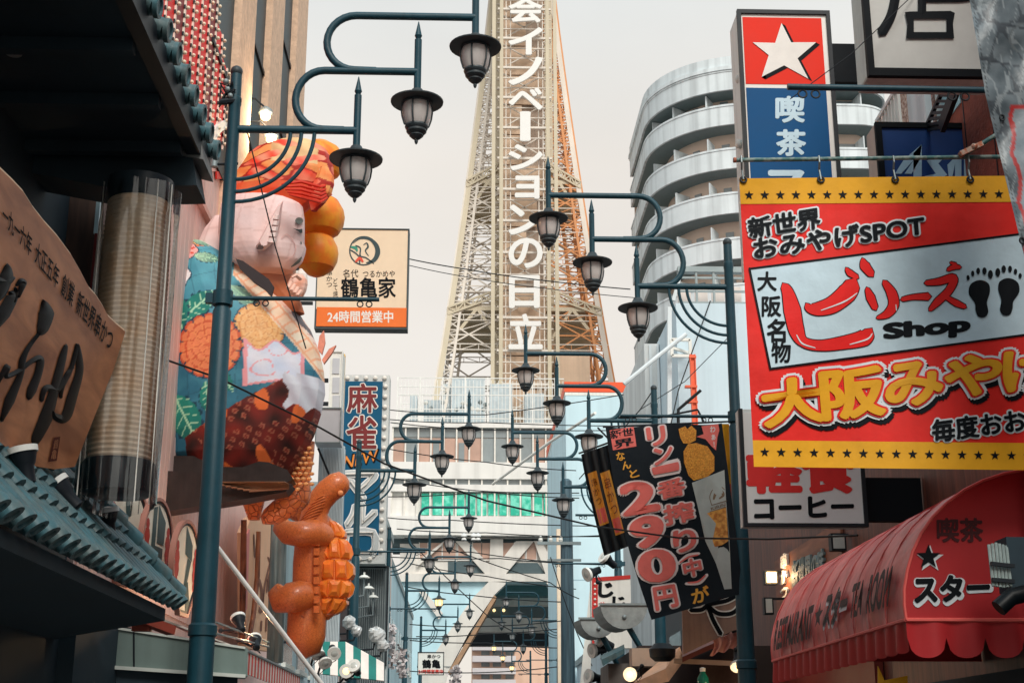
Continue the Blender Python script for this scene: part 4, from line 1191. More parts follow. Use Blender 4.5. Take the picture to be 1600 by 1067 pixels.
def robe(x, y):
    n = vn(x / 13, y / 13)
    # hem: maroon part under the line
    if lineval(x, y, 340, 672, 455, 604) > 0 and x > 300 and y > 596 and not (x > 454 + 5 * sin(y / 7.0) and y < 652 - 10 * abs(sin((x - 454) / 9.0))):
        c = mixc(C_MAR, C_DRK, .5 + .5 * n)
        gx, gy = (x * .9 + y * .45) / 15, (y * .9 - x * .45) / 13
        u, v = gx % 1, gy % 1
        if max(abs(u - .5), abs(v - .5)) < .26 and (int(gx) * 7 + int(gy) * 3) % 4 != 0 and vn(x / 30, y / 25) > -.3:
            return D(140, 82, 64) if max(abs(u - .5), abs(v - .5)) > .14 else C_MAR
        if vn(x / 16 + 4, y / 30) > .62: return D(196, 96, 48)
        return c
    if y > 596 + .4 * (x - 454) * (x < 470) and x > 454 + 5 * sin(y / 7.0) and y < 652 - 10 * abs(sin((x - 454) / 9.0)): return mixc(D(206, 210, 220), D(168, 166, 176), .5 + .5 * sin((x - .5 * y) / 4.5))  # white cuff, pleat shading painted as light and dark stripes
    # lining / collar band along the right edge
    e = lineval(x, y, 372, 430, 508, 585) / 206.0
    if e < 10 and y < 600 and x > 372:
        if e < -18: 
            if abs(e + 30 + 6 * sin(y / 12)) < 5: return D(90, 84, 88)
            if abs(((x * .6 + y) / 15) % 1 - .5) < .09: return D(190, 140, 128)
            return mixc(D(226, 208, 196), D(220, 172, 150), .5 + .5 * vn(x / 9, y / 9))
        t = ((x * .75 + y * .8) / 17) % 1
        if abs(e + 4) < 13 and (abs(t - .5) < .1 or abs(abs(e + 4) - 10) < 1.6): return D(206, 150, 118)
        return mixc(C_CREAM_, D(226, 190, 160), .5 + .5 * n)
    # white/pink cloud patch
    w = min((x - 392) * .5, (480 - x) * .6, (y - (556 + 8 * sin(x / 8))) * 1.0, (622 - .2 * (x - 392)) - y)
    if w > 0: return D(224, 150, 156) if (w < 3.2 or abs(vn(x / 14, y / 14) - .2) < .07) else mixc(D(216, 216, 226), D(190, 200, 220), .5 + .5 * n)
    for f in (mum(x, y, 340, 560, 50, C_ORG, C_ORG2, D(232, 150, 92)), mum(x, y, 414, 530, 38, C_BEI, C_BEI2, D(226, 190, 140), .95),
              plum(x, y, 284, 445, 25), plum(x, y, 262, 592, 22), plum(x, y, 296, 402, 17, .8, C_PNK)):
        if f: return f
    for l in ((286, 503, 32, 22, 1.2), (322, 496, 34, 20, -.7), (302, 668, 44, 26, 1.1), (338, 640, 26, 14, 1.4), (270, 640, 26, 14, .5), (318, 380, 20, 10, .3, D(150, 178, 150)), (330, 415, 22, 10, .2, D(150, 178, 150)), (392, 482, 30, 13, .7, D(140, 176, 156)), (362, 612, 24, 12, .9)):
        f = leaf(x, y, *l)
        if f: return f
    if y < 408 - (x - 262) * .28 and x < 345: return mixc(C_ORG2, C_BEI, .5 + .9 * vn(x / 8, y / 8))
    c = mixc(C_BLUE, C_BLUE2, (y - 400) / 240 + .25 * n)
    if abs((x + 8 * sin(y / 30)) % 37 - 18) < .9 or abs((y + .25 * x) % 46 - 20) < .9: c = mixc(c, C_NAVY, .35)
    if x < 275 and y > 600: c = mixc(c, C_MAR, .7 * (vn(x / 10, y / 14) > .1))
    return c
robe_rows = [(378, 272, 318), (392, 262, 352), (420, 252, 398), (450, 247, 432), (480, 244, 462), (510, 242, 484), (540, 241, 497), (575, 240, 506), (610, 241, 509), (645, 243, 502), (675, 246, 494), (700, 250, 480), (728, 262, 466), (748, 300, 450)]
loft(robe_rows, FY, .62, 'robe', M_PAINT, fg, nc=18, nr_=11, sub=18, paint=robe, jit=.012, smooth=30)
# shoulder and neck, pale
def skin(x, y):
    c = mixc(D(224, 204, 204), D(206, 176, 170), .5 + .4 * vn(x / 22, y / 20))
    if abs((x + .3 * y) % 46 - 23) < 1.1 or abs((y - .12 * x) % 34 - 17) < 1.1: c = mixc(c, D(170, 136, 130), .35)
    return c
loft([(338, 335, 352), (352, 322, 380), (380, 308, 400), (410, 306, 420), (440, 320, 430), (470, 345, 440)], FY + .15, .7, 'shoulder', M_PAINT, fg, nc=14, nr_=6, sub=6, paint=skin, smooth=40)
def neckp(x, y):
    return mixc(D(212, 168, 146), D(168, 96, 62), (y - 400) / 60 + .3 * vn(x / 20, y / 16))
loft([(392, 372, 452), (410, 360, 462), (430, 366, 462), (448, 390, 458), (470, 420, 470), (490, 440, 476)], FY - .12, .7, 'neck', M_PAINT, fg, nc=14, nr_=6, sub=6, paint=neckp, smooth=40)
def face(x, y):
    c = skin(x, y)
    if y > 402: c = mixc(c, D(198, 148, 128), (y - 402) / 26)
    return c
frow = [(312, 352, 462), (318, 346, 472), (330, 343, 475.5), (350, 341, 476.5), (372, 341, 476), (382, 343, 476), (388, 345, 478.5), (396, 350, 477), (402, 356, 474.5), (408, 362, 473), (416, 372, 468), (424, 386, 458), (428, 400, 446)]
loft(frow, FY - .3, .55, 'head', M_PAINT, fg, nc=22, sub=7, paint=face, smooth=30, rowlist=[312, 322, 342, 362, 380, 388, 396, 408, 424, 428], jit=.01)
# ear: a long raised fold on the cheek
def facept(px, py, d): return P(px, py, FY - .3 - .42 - d)
def earsurf(px, py, d):
    xl, xr = interp(frow, py); l, r = P(xl, py, FY - .3), P(xr, py, FY - .3); h = (r.x - l.x) / 2; cx_ = (l.x + r.x) / 2
    q = P(px, py, FY - .3); t = max(-.98, min(.98, (q.x - cx_) / h)); sy = FY - .3 - h * .55 * sqrt(1 - t * t) - d
    return P(px, py, sy)
ear_o = [(444, 311), (436, 318), (424, 340), (412, 362), (400, 384), (404, 393), (414, 391), (422, 384), (428, 378), (434, 366), (438, 348), (440, 330)]
ear_i = [(438, 327), (432, 340), (422, 358), (417, 368), (420, 380), (427, 374), (431, 364), (436, 346), (437, 336)]
b = MB(); n_ = len(ear_o); b.add([earsurf(*p, .0) for p in ear_o] + [earsurf(L3(p[0], 424, .25), L3(p[1], 352, .2), .1) for p in ear_o], [(i, (i + 1) % n_, n_ + (i + 1) % n_, n_ + i) for i in range(n_)] + [tuple(range(n_, 2 * n_))])
b.build('ear', mat('ear_paper', D(224, 198, 194), .6, var=.08, bump=.1), fg)
b = MB()
for k in range(5):
    y = 336 + k * 9
    b.hexa([earsurf(427 - k * 2.4, y + 6, .1), earsurf(436 - k * 1.2, y + 7, .1), earsurf(437 - k, y, .1), earsurf(430 - k * 2.2, y - 1, .1)], [earsurf(428 - k * 2.4, y + 6, .125), earsurf(433 - k * 1.2, y + 7, .14), earsurf(434 - k, y, .14), earsurf(431 - k * 2.2, y, .13)])
b.build('ear_fold', mat('ear_fold_paper', D(228, 210, 206), .6, var=.08), fg)  # fold paper a little lighter than the ear
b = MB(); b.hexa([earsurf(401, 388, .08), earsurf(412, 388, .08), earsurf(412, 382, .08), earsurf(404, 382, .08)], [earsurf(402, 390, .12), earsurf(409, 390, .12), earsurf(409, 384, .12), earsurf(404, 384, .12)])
b.build('ear_shadow_gap', mat('ear_gap_brown', D(66, 50, 46), .6), fg)  # dark wedge standing in for the shadow gap at the ear's lower end
# painted brow, eye, nostril and mouth
b = MB(); poly(b, earsurf, [(467.5 + 6.3 * cos(i * pi / 8), 345 + 5.2 * sin(i * pi / 8)) for i in range(16)], .012); b.build('brow', mat('brow_grey', D(92, 98, 94), .6), fg)
b = MB(); poly(b, earsurf, [(457, 356.5), (463, 358), (468, 358.5), (472.5, 357.5), (472.5, 364), (469.5, 364.5), (466, 361.5), (461, 358.6)], .012); b.build('eye', mat('eye_dark', D(52, 62, 62), .5), fg)
b = MB(); poly(b, earsurf, [(469, 378), (471, 377.5), (472, 381), (470, 382)], .012); b.build('nostril', mat('brow_grey', D(92, 98, 94), .6), fg)
b = MB(); stroke(b, earsurf, [(471, 402), (467, 408), (461, 413), (455, 417)], [2, 4.5, 4, 1], .012); b.build('mouth', mat('mouth_grey', D(84, 84, 78), .6), fg)
b = MB(); stroke(b, earsurf, [(440, 372), (448, 366), (456, 374), (462, 386), (458, 400), (446, 407)], [1, 1.2, 1.2, 1.2, 1.2, 1], .006); b.build('cheek_line', mat('cheek_line', D(190, 150, 144), .6), fg)
# collar, black lapel
b = MB()
for pts, in (([(368, 404), (380, 408), (420, 436), (428, 448), (424, 463), (414, 452), (396, 440), (374, 418)],),):
    poly(b, planeY(FY - .62), pts, 0, .05)
b.build('lapel', mat('lapel_black', D(44, 38, 40), .6), fg)
# hand with a small teal and white cup
loft([(430, 460, 474), (436, 452, 480), (446, 448, 481), (456, 450, 478), (466, 456, 472)], FY - .5, .8, 'hand', M_PAINT, fg, nc=10, nr_=5, sub=4, paint=lambda x, y: mixc(D(226, 190, 176), D(200, 140, 116), .5 + .5 * vn(x / 7, y / 7)))
b = MB()
for k in range(4): b.tube([P(455 + k * 5, 440 + k * 5, FY - .72), P(450 + k * 5, 450 + k * 4, FY - .8), P(456 + k * 4, 459 + k * 3, FY - .74)], [.022, .024, .016], 7)
b.tube([P(470, 436, FY - .68), P(462, 430, FY - .74), P(456, 434, FY - .76)], [.024, .022, .016], 7)
b.build('finger', mat('hand_paper', D(218, 176, 158), .6, var=.1), fg, 50)
loft([(420, 468, 472), (428, 462, 480), (440, 464, 481), (452, 468, 480), (464, 462, 474)], FY - .3, .8, 'cup', M_PAINT, fg, nc=10, nr_=5, sub=4, paint=lambda x, y: D(224, 216, 208) if lineval(x, y, 462, 436, 480, 446) < 0 and y < 442 or y > 458 else D(62, 106, 124))
# headdress
def hatp(x, y):
    n = vn(x / 17 + .8 * sin(y / 14), y / 9); m2 = vn(x / 9 - y / 11, y / 16)
    if y > 298 and x < 482: return mixc(D(206, 66, 36), D(226, 110, 66), .5 + .5 * n)
    if 428 < x < 500 and y < 268 and n > -.25: return mixc(D(208, 178, 130), D(180, 140, 96), .5 + .5 * m2)
    if abs(n) < .16: return D(150, 34, 24)
    if n > .16: return mixc(D(226, 120, 62), D(236, 172, 104), .5 + .5 * m2)
    return mixc(D(206, 56, 34), D(214, 150, 120), .4 + .5 * m2)
loft([(222, 432, 492), (230, 404, 508), (242, 388, 516), (258, 376, 521), (276, 366, 522), (292, 358, 517), (306, 352, 506), (318, 348, 490), (326, 344, 480), (334, 346, 470)], FY - .2, .6, 'headdress', M_PAINT, fg, nc=14, nr_=9, sub=12, paint=hatp, jit=.02, smooth=30)
b = MB()
for i in range(5):
    b.tube([P(440 + i * 3, 288 + i * 4, FY - .84), P(470, 284 + i * 6, FY - .86), P(500, 292 + i * 6, FY - .7), P(518, 288 + i * 4, FY - .3)], [.012, .02, .018, .01], 6)
b.build('headdress_fold', mat('headdress_red', D(196, 52, 34), .6, var=.15), fg, 50)
loft([(262, 500, 515), (280, 492, 524), (300, 484, 520), (318, 482, 508), (330, 486, 496)], FY - .45, .8, 'headdress_tail', M_PAINT, fg, nc=9, nr_=5, sub=8, paint=hatp)
# lapel tips at the right of the waist (small pointed leaves)
for pts in ([(496, 545), (499, 525), (506, 516), (508, 534), (503, 553)], [(503, 562), (514, 545), (525, 539), (518, 552), (506, 568)]):
    b = MB(); poly(b, planeY(FY), pts, 0, .06); b.build('pointed_leaf', mat('leaf_salmon', D(206, 132, 112), .6, var=.3, scale=12), fg)
# gourds
gd = thing('gourd_lantern', 'stack of orange-yellow ribbed gourd lanterns behind the white-faced figure', 'lantern', tuple(P(498, 428, 15.6)))
M_GOURD = mat('gourd_orange', D(232, 152, 44), .45, var=.18, scale=4, col2=D(218, 118, 36))
def gourd(cy, h, cx_, w, nm):
    rows = [(cy + h * (i / 12 * 2 - 1), cx_ - w * sqrt(max(.02, 1 - (i / 12 * 2 - 1) ** 2)) - 1, cx_ + w * sqrt(max(.02, 1 - (i / 12 * 2 - 1) ** 2)) + 1) for i in range(13)]
    loft(rows, 15.6, 1.0, nm, M_GOURD, gd, nc=26, rowlist=[cy + h * t for t in (-1, -.9, -.62, -.3, 0, .3, .62, .9, 1)], smooth=20)
gourd(252, 32, 500, 37, 'lobe'); gourd(339, 38, 497, 41, 'lobe'); gourd(396, 36, 494, 34, 'lobe')
b = MB()
for cy, h, cx_, w in ((339, 38, 497, 41), (396, 36, 494, 34)):
    for t in (-.62, -.3, 0, .3, .62):
        ww = w * sqrt(1 - t * t) + 1.3; c = P(cx_, cy + h * t, 15.6); rr = ww * 15.6 / FPX
        b.tube([c + Vector((rr * cos(k * pi / 14), rr * sin(k * pi / 14), 0)) for k in range(28)], .008, 5, closed=True)
b.build('rib', mat('gourd_rib', D(190, 96, 30), .5), gd, 50)
# crane: black tail feathers and scaly orange legs under the robe
cr_ = thing('crane_base', 'dark feathered crane base with scaly orange legs carrying the giant figure', 'figure', tuple(P(380, 800, FY)))
M_FEA = mat('black_feather', D(40, 30, 28), .4, var=.4, scale=7, streak=.3)
M_SCALE = scute_mat('orange_scale', D(206, 126, 76), D(176, 84, 44), 13, .4, .07, .6, .1)
for pts, dy, nm in (([(250, 712), (300, 712), (352, 716), (420, 722), (449, 734), (458, 748), (440, 758), (400, 765), (340, 768), (250, 790)], -.35, 'wing'), ([(250, 735), (330, 738), (410, 742), (456, 756), (446, 768), (380, 780), (250, 800)], -.6, 'wing')):
    b = MB(); poly(b, planeY(FY + dy), pts, 0, .3); b.build(nm, M_FEA, cr_)
b = MB()
for i in range(7): b.hexa([P(330 + i * 10, 752 + i * 2, FY - .68), P(445, 752 + i * 1.5, FY - .68), P(452, 757 + i * 1.2, FY - .66), P(335 + i * 9, 757 + i * 2, FY - .66)], [P(330 + i * 10, 752 + i * 2, FY - .7), P(445, 753 + i * 1.5, FY - .72), P(452, 756 + i * 1.2, FY - .7), P(335 + i * 9, 756 + i * 2, FY - .7)])
b.build('quill', mat('quill_brown', D(112, 76, 54), .5), cr_)
MB().box(P(245, 790, FY + .2), P(300, 730, FY + 1.2)).build('bracket', M_ROOFD, cr_)
loft([(690, 452, 492), (710, 448, 491), (735, 447, 487), (750, 450, 484), (765, 445, 486), (785, 424, 484), (800, 408, 470), (815, 406, 440), (818, 410, 434)], FY + .3, .7, 'leg', M_SCALE, cr_, nc=14, nr_=12, sub=1, smooth=60)
b = MB(); random.seed(12)
for i in range(34):
    py = 700 + (i // 4) * 8; px = 456 + (i % 4) * 9 + (4 if (i // 4) % 2 else 0)
    b.sphere(P(px, py, FY - .02), (.03, .03, .02), 8, 5)
b.build('scale_texture', mat('scale_tan', D(206, 146, 96), .5, var=.2), cr_, 60)
loft([(745, 374, 404), (770, 376, 416), (790, 380, 412), (812, 388, 406)], FY + .5, .7, 'leg', M_SCALE, cr_, nc=10, nr_=6, smooth=60)
# calligraphy boards behind, facing the street
XB = -2.78
sb_ = planeX(XB, 1)
cb = thing('calligraphy_boards', 'peach boards with brown brush writing under the giant figure', 'sign', tuple(PX(405, 1000, XB)))
b = MB(); poly(b, sb_, [(383, 832), (392, 810), (404, 802), (424, 800), (428, 1018), (384, 1012)], 0, .1); b.build('board', mat('board_peach', D(226, 178, 142), .6, var=.12, scale=2), cb)  # peach base colour, no lamp behind the boards
b = MB(); poly(b, sb_, [(383, 835), (388, 826), (384, 950), (381, 955)], .02, .02); b.build('pink_strip', mat('strip_pink', D(196, 120, 116), .6), cb)
M_BRW = mat('brown_brush', D(110, 64, 42), .6)
b = MB()
for p, w in (([(418, 870), (424, 885), (419, 905), (416, 925)], [2, 5, 4, 2]), ([(417, 905), (422, 935), (424, 960)], [2, 4, 2]), ([(405, 905), (409, 930), (406, 955), (411, 950)], [3, 5, 5, 2]), ([(421, 880), (413, 915), (410, 945)], [2, 3, 3]), ([(408, 970), (407, 985)], [3, 3]), ([(416, 965), (415, 985)], [3, 3]), ([(396, 835), (398, 870)], [2, 3])):
    stroke(b, sb_, p, w, .006)
b.build('lettering', M_BRW, cb)
M_LOG = wood_mat('log_brown', D(70, 38, 28), D(140, 84, 56), axis=(9, 9, 1))
MB().tube([PX(404, 830, XB + .06), PX(402, 900, XB + .06), PX(396, 960, XB + .06), PX(388, 1005, XB + .06)], [.03, .035, .033, .03], 10).build('log_post', M_LOG, cb, 50)
MB().tube([PX(381, 812, XB + .1), PX(380, 900, XB + .1), PX(378, 1005, XB + .1)], [.035, .04, .035], 10).build('log_post', M_LOG, cb, 50)
for px in (432, 440):
    q = MB().tube([P(px, 815, 17.9), P(px - 3, 920, 17.9), P(px - 7, 1035, 17.9)], [.07, .075, .07], 9).build('driftwood_post', wood_mat('driftwood', D(66, 92, 98), D(128, 142, 140), axis=(9, 9, 1)), None, 40)
    tag(q, 'weathered blue-grey post gripped by the orange tortoise, ' + ('on its left' if px == 432 else 'on its right'), 'post')
# ---- tortoise climbing the post
TYt = 17.2
tt = thing('tortoise_statue', 'glossy orange wooden tortoise statue climbing a post with its head raised', 'statue', tuple(P(480, 1020, TYt)))
M_TOR = scute_mat('tortoise_orange', D(206, 118, 60, 1.25), D(170, 78, 36, 1.2), 26, .38, .035, .25, .2)
M_TOS = scute_mat('tortoise_shell', D(232, 140, 62), D(206, 96, 36), 5.5, .28, .035, .5, .35)
M_TPL = mat('shell_plate_orange', D(228, 128, 46, 1.3), .25, var=.3, scale=5, bump=.25, bscale=14, coat=.4, col2=D(206, 100, 40))
M_TAN2 = mat('tortoise_skin', D(206, 132, 84), .45, var=.25, scale=9, bump=.7, bscale=26)
k_ = TYt / FPX
body = MB()
body.tube([P(487, 1024, TYt), P(478, 1000, TYt), P(480, 960, TYt), P(484, 920, TYt), P(486, 880, TYt - .05), P(490, 845, TYt - .05), P(492, 822, TYt - .05), P(492, 800, TYt - .08), P(500, 782, TYt - .12), P(513, 767, TYt - .16), P(527, 757, TYt - .18), P(538, 750, TYt - .18), P(543, 747, TYt - .18)],
          [14 * k_, 30 * k_, 30 * k_, 27 * k_, 28 * k_, 29 * k_, 26 * k_, 21 * k_, 20 * k_, 20 * k_, 20 * k_, 16 * k_, 6 * k_], 20)
body.tube([P(505, 838, TYt - .1), P(490, 832, TYt - .3), P(468, 834, TYt - .34), P(450, 832, TYt - .3), P(440, 824, TYt - .22), P(437, 812, TYt - .1)], [20 * k_, 21 * k_, 20 * k_, 18 * k_, 14 * k_, 7 * k_], 14)
body.tube([P(485, 930, TYt - .1), P(470, 930, TYt - .28), P(452, 934, TYt - .3), P(438, 938, TYt - .26), P(433, 928, TYt - .2), P(436, 918, TYt - .1)], [20 * k_, 23 * k_, 23 * k_, 19 * k_, 14 * k_, 8 * k_], 14)
body.tube([P(475, 805, TYt + .2), P(460, 800, TYt + .3), P(450, 795, TYt + .3)], [14 * k_, 13 * k_, 9 * k_], 10)
body.build('body', M_TOR, tt, 70)
b = MB()
for i in range(9):
    t = i / 8; p = P(L3(478, 506, t), L3(822, 778, t), TYt - .14); 
    b.tube([p + Vector((k_ * 19 * cos(a), -k_ * 21 * abs(sin(a)) * .95, k_ * 9 * cos(a))) for a in [pi * j / 10 for j in range(11)]], .009, 5)
b.build('neck_wrinkle', M_TOR, tt, 60)
for a in (0, 1, 2): 
    MB().tube([P(436 + a * 5, 918 + a * 2, TYt - .3), P(433 + a * 4, 912 + a * 2, TYt - .33)], [.03, .012], 7).build('claw', M_TAN2, tt, 60)
    MB().tube([P(437 + a * 6, 816, TYt - .32), P(435 + a * 6, 809, TYt - .3)], [.03, .012], 7).build('claw', M_TAN2, tt, 60)
loft([(806, 506, 514), (820, 502, 528), (840, 498, 540), (862, 495, 546), (890, 493, 549), (915, 493, 549), (938, 494, 543), (955, 495, 530), (968, 497, 514)], TYt + .02, .95, 'shell', M_TOS, tt, nc=11, sub=1, jit=.05, rowlist=[806, 826, 852, 882, 912, 938, 956, 968], smooth=50)
srow = [(806, 506, 514), (820, 502, 528), (840, 498, 540), (862, 495, 546), (890, 493, 549), (915, 493, 549), (938, 494, 543), (955, 495, 530), (968, 497, 514)]
def shp(py, ph, d):
    xl, xr = interp(srow, py); l, r = P(xl, py, TYt + .02), P(xr, py, TYt + .02); h = (r.x - l.x) / 2
    return Vector(((l.x + r.x) / 2 + (h + d) * cos(ph), TYt + .02 - (h * .95 + d) * sin(ph), l.z))
zr_ = [(812, 842), (842, 876), (876, 908), (908, 936), (936, 962)]
for i, (ya, yb) in enumerate(zr_):
    ps = [radians(v) for v in ((-30, 22, 62, 100, 138, 190) if i % 2 else (-20, 40, 82, 122, 190))]
    for pa, pb in zip(ps, ps[1:]):
        b = MB(); q0 = [(ya, pa), (ya, pb), (yb, pb), (yb, pa)]; cy_, cp_ = (ya + yb) / 2, (pa + pb) / 2
        o = [shp(L3(y_, cy_, .05), L3(p_, cp_, .05), .0) for y_, p_ in q0]; m_ = [shp(L3(y_, cy_, .2), L3(p_, cp_, .2), .028) for y_, p_ in q0]; n_ = [shp(L3(y_, cy_, .62), L3(p_, cp_, .62), .05) for y_, p_ in q0]
        b.add(o + m_ + n_, [(j, (j + 1) % 4, 4 + (j + 1) % 4, 4 + j) for j in range(4)] + [(4 + j, 4 + (j + 1) % 4, 8 + (j + 1) % 4, 8 + j) for j in range(4)] + [(8, 9, 10, 11)])
        b.build('shell_plate', M_TPL, tt)

b = MB()
for y in range(838, 965, 15): b.hexa([P(489, y, TYt - .28), P(500, y, TYt - .3), P(500, y - 13, TYt - .3), P(489, y - 13, TYt - .28)], [P(490, y - 1, TYt - .33), P(499, y - 1, TYt - .35), P(499, y - 12, TYt - .35), P(490, y - 12, TYt - .33)])
b.build('shell_edge', M_TOR, tt)
MB().sphere(P(532, 770, TYt - .32), (.035, .03, .035), 12, 8).build('eye', M_TAN2, tt, 60)
b = MB().tube([P(524, 778, TYt - .3), P(535, 768, TYt - .31), P(543, 755, TYt - .24)], .007, 5).build('mouth', mat('mouth_line', D(120, 52, 24), .5), tt, 40)
# the shell holds no lamp of its own
# ================================================================== hanging signs on the left
s1 = thing('hanging_sign', 'square beige hanging sign with crane crest and orange bottom band', 'sign', tuple(P(565, 515, 22)))
SY = 22.0
signbox(491, 358.5, 640, 514, SY, .22).build('box', mat('sign_side_grey', D(70, 80, 84), .5), s1)
a, c = P(494, 483, SY), P(637.5, 360.5, SY); MB().box((a.x, SY - .012, a.z), (c.x, SY + .01, c.z)).build('face', mat('sign_beige', D(222, 202, 176), .5, var=.06), s1)
a, c = P(494, 510, SY), P(637, 481.5, SY); MB().box((a.x, SY - .014, a.z), (c.x, SY + .01, c.z)).build('orange_band', mat('sign_orange', D(236, 118, 48), .5, var=.06), s1)
frame(491, 358.5, 640, 514, SY, 1.6, .03).build('frame', mat('sign_frame', D(60, 70, 74), .5), s1)
fs = planeY(SY - .014)
b = MB(); letters(b, '24時間営業中', fs, R4(512, 486, 614, 504), bold=.022, d=.003); b.build('lettering', mat('letter_white', (.85, .84, .8), .5, var=.03), s1)
b = MB(); letters(b, '鶴亀家', fs, R4(533, 434, 618, 465), bold=.02, d=.004); letters(b, '名代', fs, R4(536, 421, 560, 433), bold=.004, d=.004); letters(b, 'つるかめや', fs, R4(567, 423, 617, 433), bold=.004, d=.004)
letters(b, '串かつ', fs, R4(510, 422, 519, 448), bold=.004, d=.004, vert=True); letters(b, 'どて焼', fs, R4(520.5, 435, 528, 464), bold=.002, d=.004, vert=True); b.build('brush_lettering', M_BLACKINK, s1)
b = MB()
cxp, cyp, rp_ = 568.5, 392, 23
ringp = [(cxp + rp_ * cos(i * pi / 24), cyp + rp_ * sin(i * pi / 24)) for i in range(48)]; ringq = [(cxp + (rp_ - 2) * cos(i * pi / 24), cyp + (rp_ - 2) * sin(i * pi / 24)) for i in range(48)]
b.add([fs(*p, .003) for p in ringp] + [fs(*p, .003) for p in ringq], [(i, (i + 1) % 48, 48 + (i + 1) % 48, 48 + i) for i in range(48)])
for p, w in (([(552, 380), (563, 373), (578, 374), (588, 384), (590, 396), (584, 407), (572, 411)], [1, 2, 4, 7, 8, 6, 1]), ([(548, 391), (556, 396), (562, 402)], [2, 2, 2]), ([(562, 402), (562, 413)], [2, 2]), ([(556, 384), (563, 388), (563, 400), (572, 403), (584, 412)], [2, 2, 2.5, 2, 1.5]), ([(568, 383), (573, 380), (575, 386), (571, 392), (576, 400)], [1, 2, 3, 2, 1])):
    stroke(b, fs, p, w, .004)
b.build('crest', mat('crest_teal', D(44, 62, 66), .5), s1)
b = MB(); stroke(b, fs, [(549, 386), (556, 388), (558, 393)], [3, 5, 2], .005); b.build('crest_green', mat('crest_green', D(50, 130, 110), .5), s1)
b = MB(); stroke(b, fs, [(556, 409), (562, 404), (567, 409)], [3, 5, 3], .005); b.build('crest_red', mat('crest_red', D(190, 70, 50), .5), s1)
a = P(491, 420, SY + .1); MB().bar(a, (XF, SY + .1, a.z), .05).build('wall_bracket', M_DARK, s1); MB().bar(a + Vector((0, 0, -.6)), (XF, SY + .1, a.z - .6), .05).build('wall_bracket', M_DARK, s1)

MYs = 30.0
s2 = thing('mahjong_sign', 'tall blue vertical sign bordered with bulbs reading 麻雀 NEW マルコ', 'sign', tuple(P(572, 880, MYs)))
def vx(px, py): return P(px, py, MYs)
a, c = vx(526.5, 880), vx(609, 586)
MB().box((a.x, MYs, a.z), (c.x, MYs + .5, c.z)).build('box', mat('mahjong_frame_grey', D(176, 178, 176), .5, var=.12), s2)
xa, xb = vx(536, 700).x, vx(595.5, 700).x
MB().box((xa, MYs - .02, vx(560, 866).z), (xb, MYs + .01, vx(560, 596).z)).build('face', mat('mahjong_blue', D(20, 84, 116, 1.1), .5, var=.15, scale=1.5, spec=.15), s2)
bm_o = None; slots = [(543 + i * 14.5, 591) for i in range(5)] + [(602.5 - (y - 600) * .028, y) for y in range(604, 876, 16)] + [(545, 873), (562, 873), (578, 873)]
for i, (px, py) in enumerate(slots):
    p = vx(px, py); q = MB().lathe(p + Vector((0, -.02, 0)), [(.05, 0), (.052, .01), (.042, .03), (.02, .042)], 12, axis=(0, -1, 0)) if i == 0 else None
    if i == 0: o = q.build('bulb', mat('bulb_dome', D(196, 190, 182), .3), s2, 50); bm_o = o; p0_ = p
    else:
        o = bm_o.copy(); scene.collection.objects.link(o); o.parent = s2; o.location = p - p0_
fs = planeY(MYs - .02)
M_NRED = mat('neon_red_face', D(120, 40, 40, 1.1), .5, var=.15)
M_NWH = mat('neon_tube_white', D(226, 220, 212), .3)
for ch, q in (('麻', R4(543, 600, 589, 644)), ('雀', R4(542, 650, 588, 702))):
    b = MB(); letters(b, ch, fs, q, bold=.052, d=.008, vert=True); b.build('letter_outline', M_NWH, s2)
    b = MB(); letters(b, ch, fs, q, bold=.018, d=.02, vert=True); b.build('letter', M_NRED, s2)
b = MB(); letters(b, 'NEW', fs, ((534, 735), (592, 720), (592, 702), (538, 712)), bold=.05, d=.008); b.build('letter_outline', M_BLACKINK, s2)
b = MB(); letters(b, 'NEW', fs, ((536, 733), (590, 719), (590, 703), (540, 713)), bold=.012, d=.02); b.build('letter', mat('neon_orange', D(226, 136, 52), .5), s2)
for strokes in (([(540, 741), (585, 740), (572, 757), (561, 766)], [(548, 752), (560, 768), (568, 780)]), ([(556, 790), (552, 805), (543, 820)], [(566, 788), (566, 818), (586, 800)]), ([(541, 832), (583, 832), (582, 864), (541, 864), (541, 832)],)):
    b = MB()
    for s_ in strokes: stroke(b, fs, s_, [13] * len(s_), .02, n=3 if len(s_) == 5 else 6)
    b.build('letter_box', mat('neon_box_pale', D(206, 206, 204), .5), s2)
    b = MB()
    for s_ in strokes: stroke(b, fs, s_, [9.5] * len(s_), .026, n=3 if len(s_) == 5 else 6)
    b.build('letter', mat('neon_box_grey', D(160, 164, 164), .5), s2)
    b = MB()
    for s_ in strokes: b.tube([fs(x, y, .05) for x, y in s_], .022, 6)
    b.build('neon_tube', M_NWH, s2, 60)
for zz_ in (a.z + .4, c.z - .6): MB().bar((a.x, MYs + .25, zz_), (-3.6, MYs + .25, zz_), .08).build('wall_bracket', M_DARK, s2)

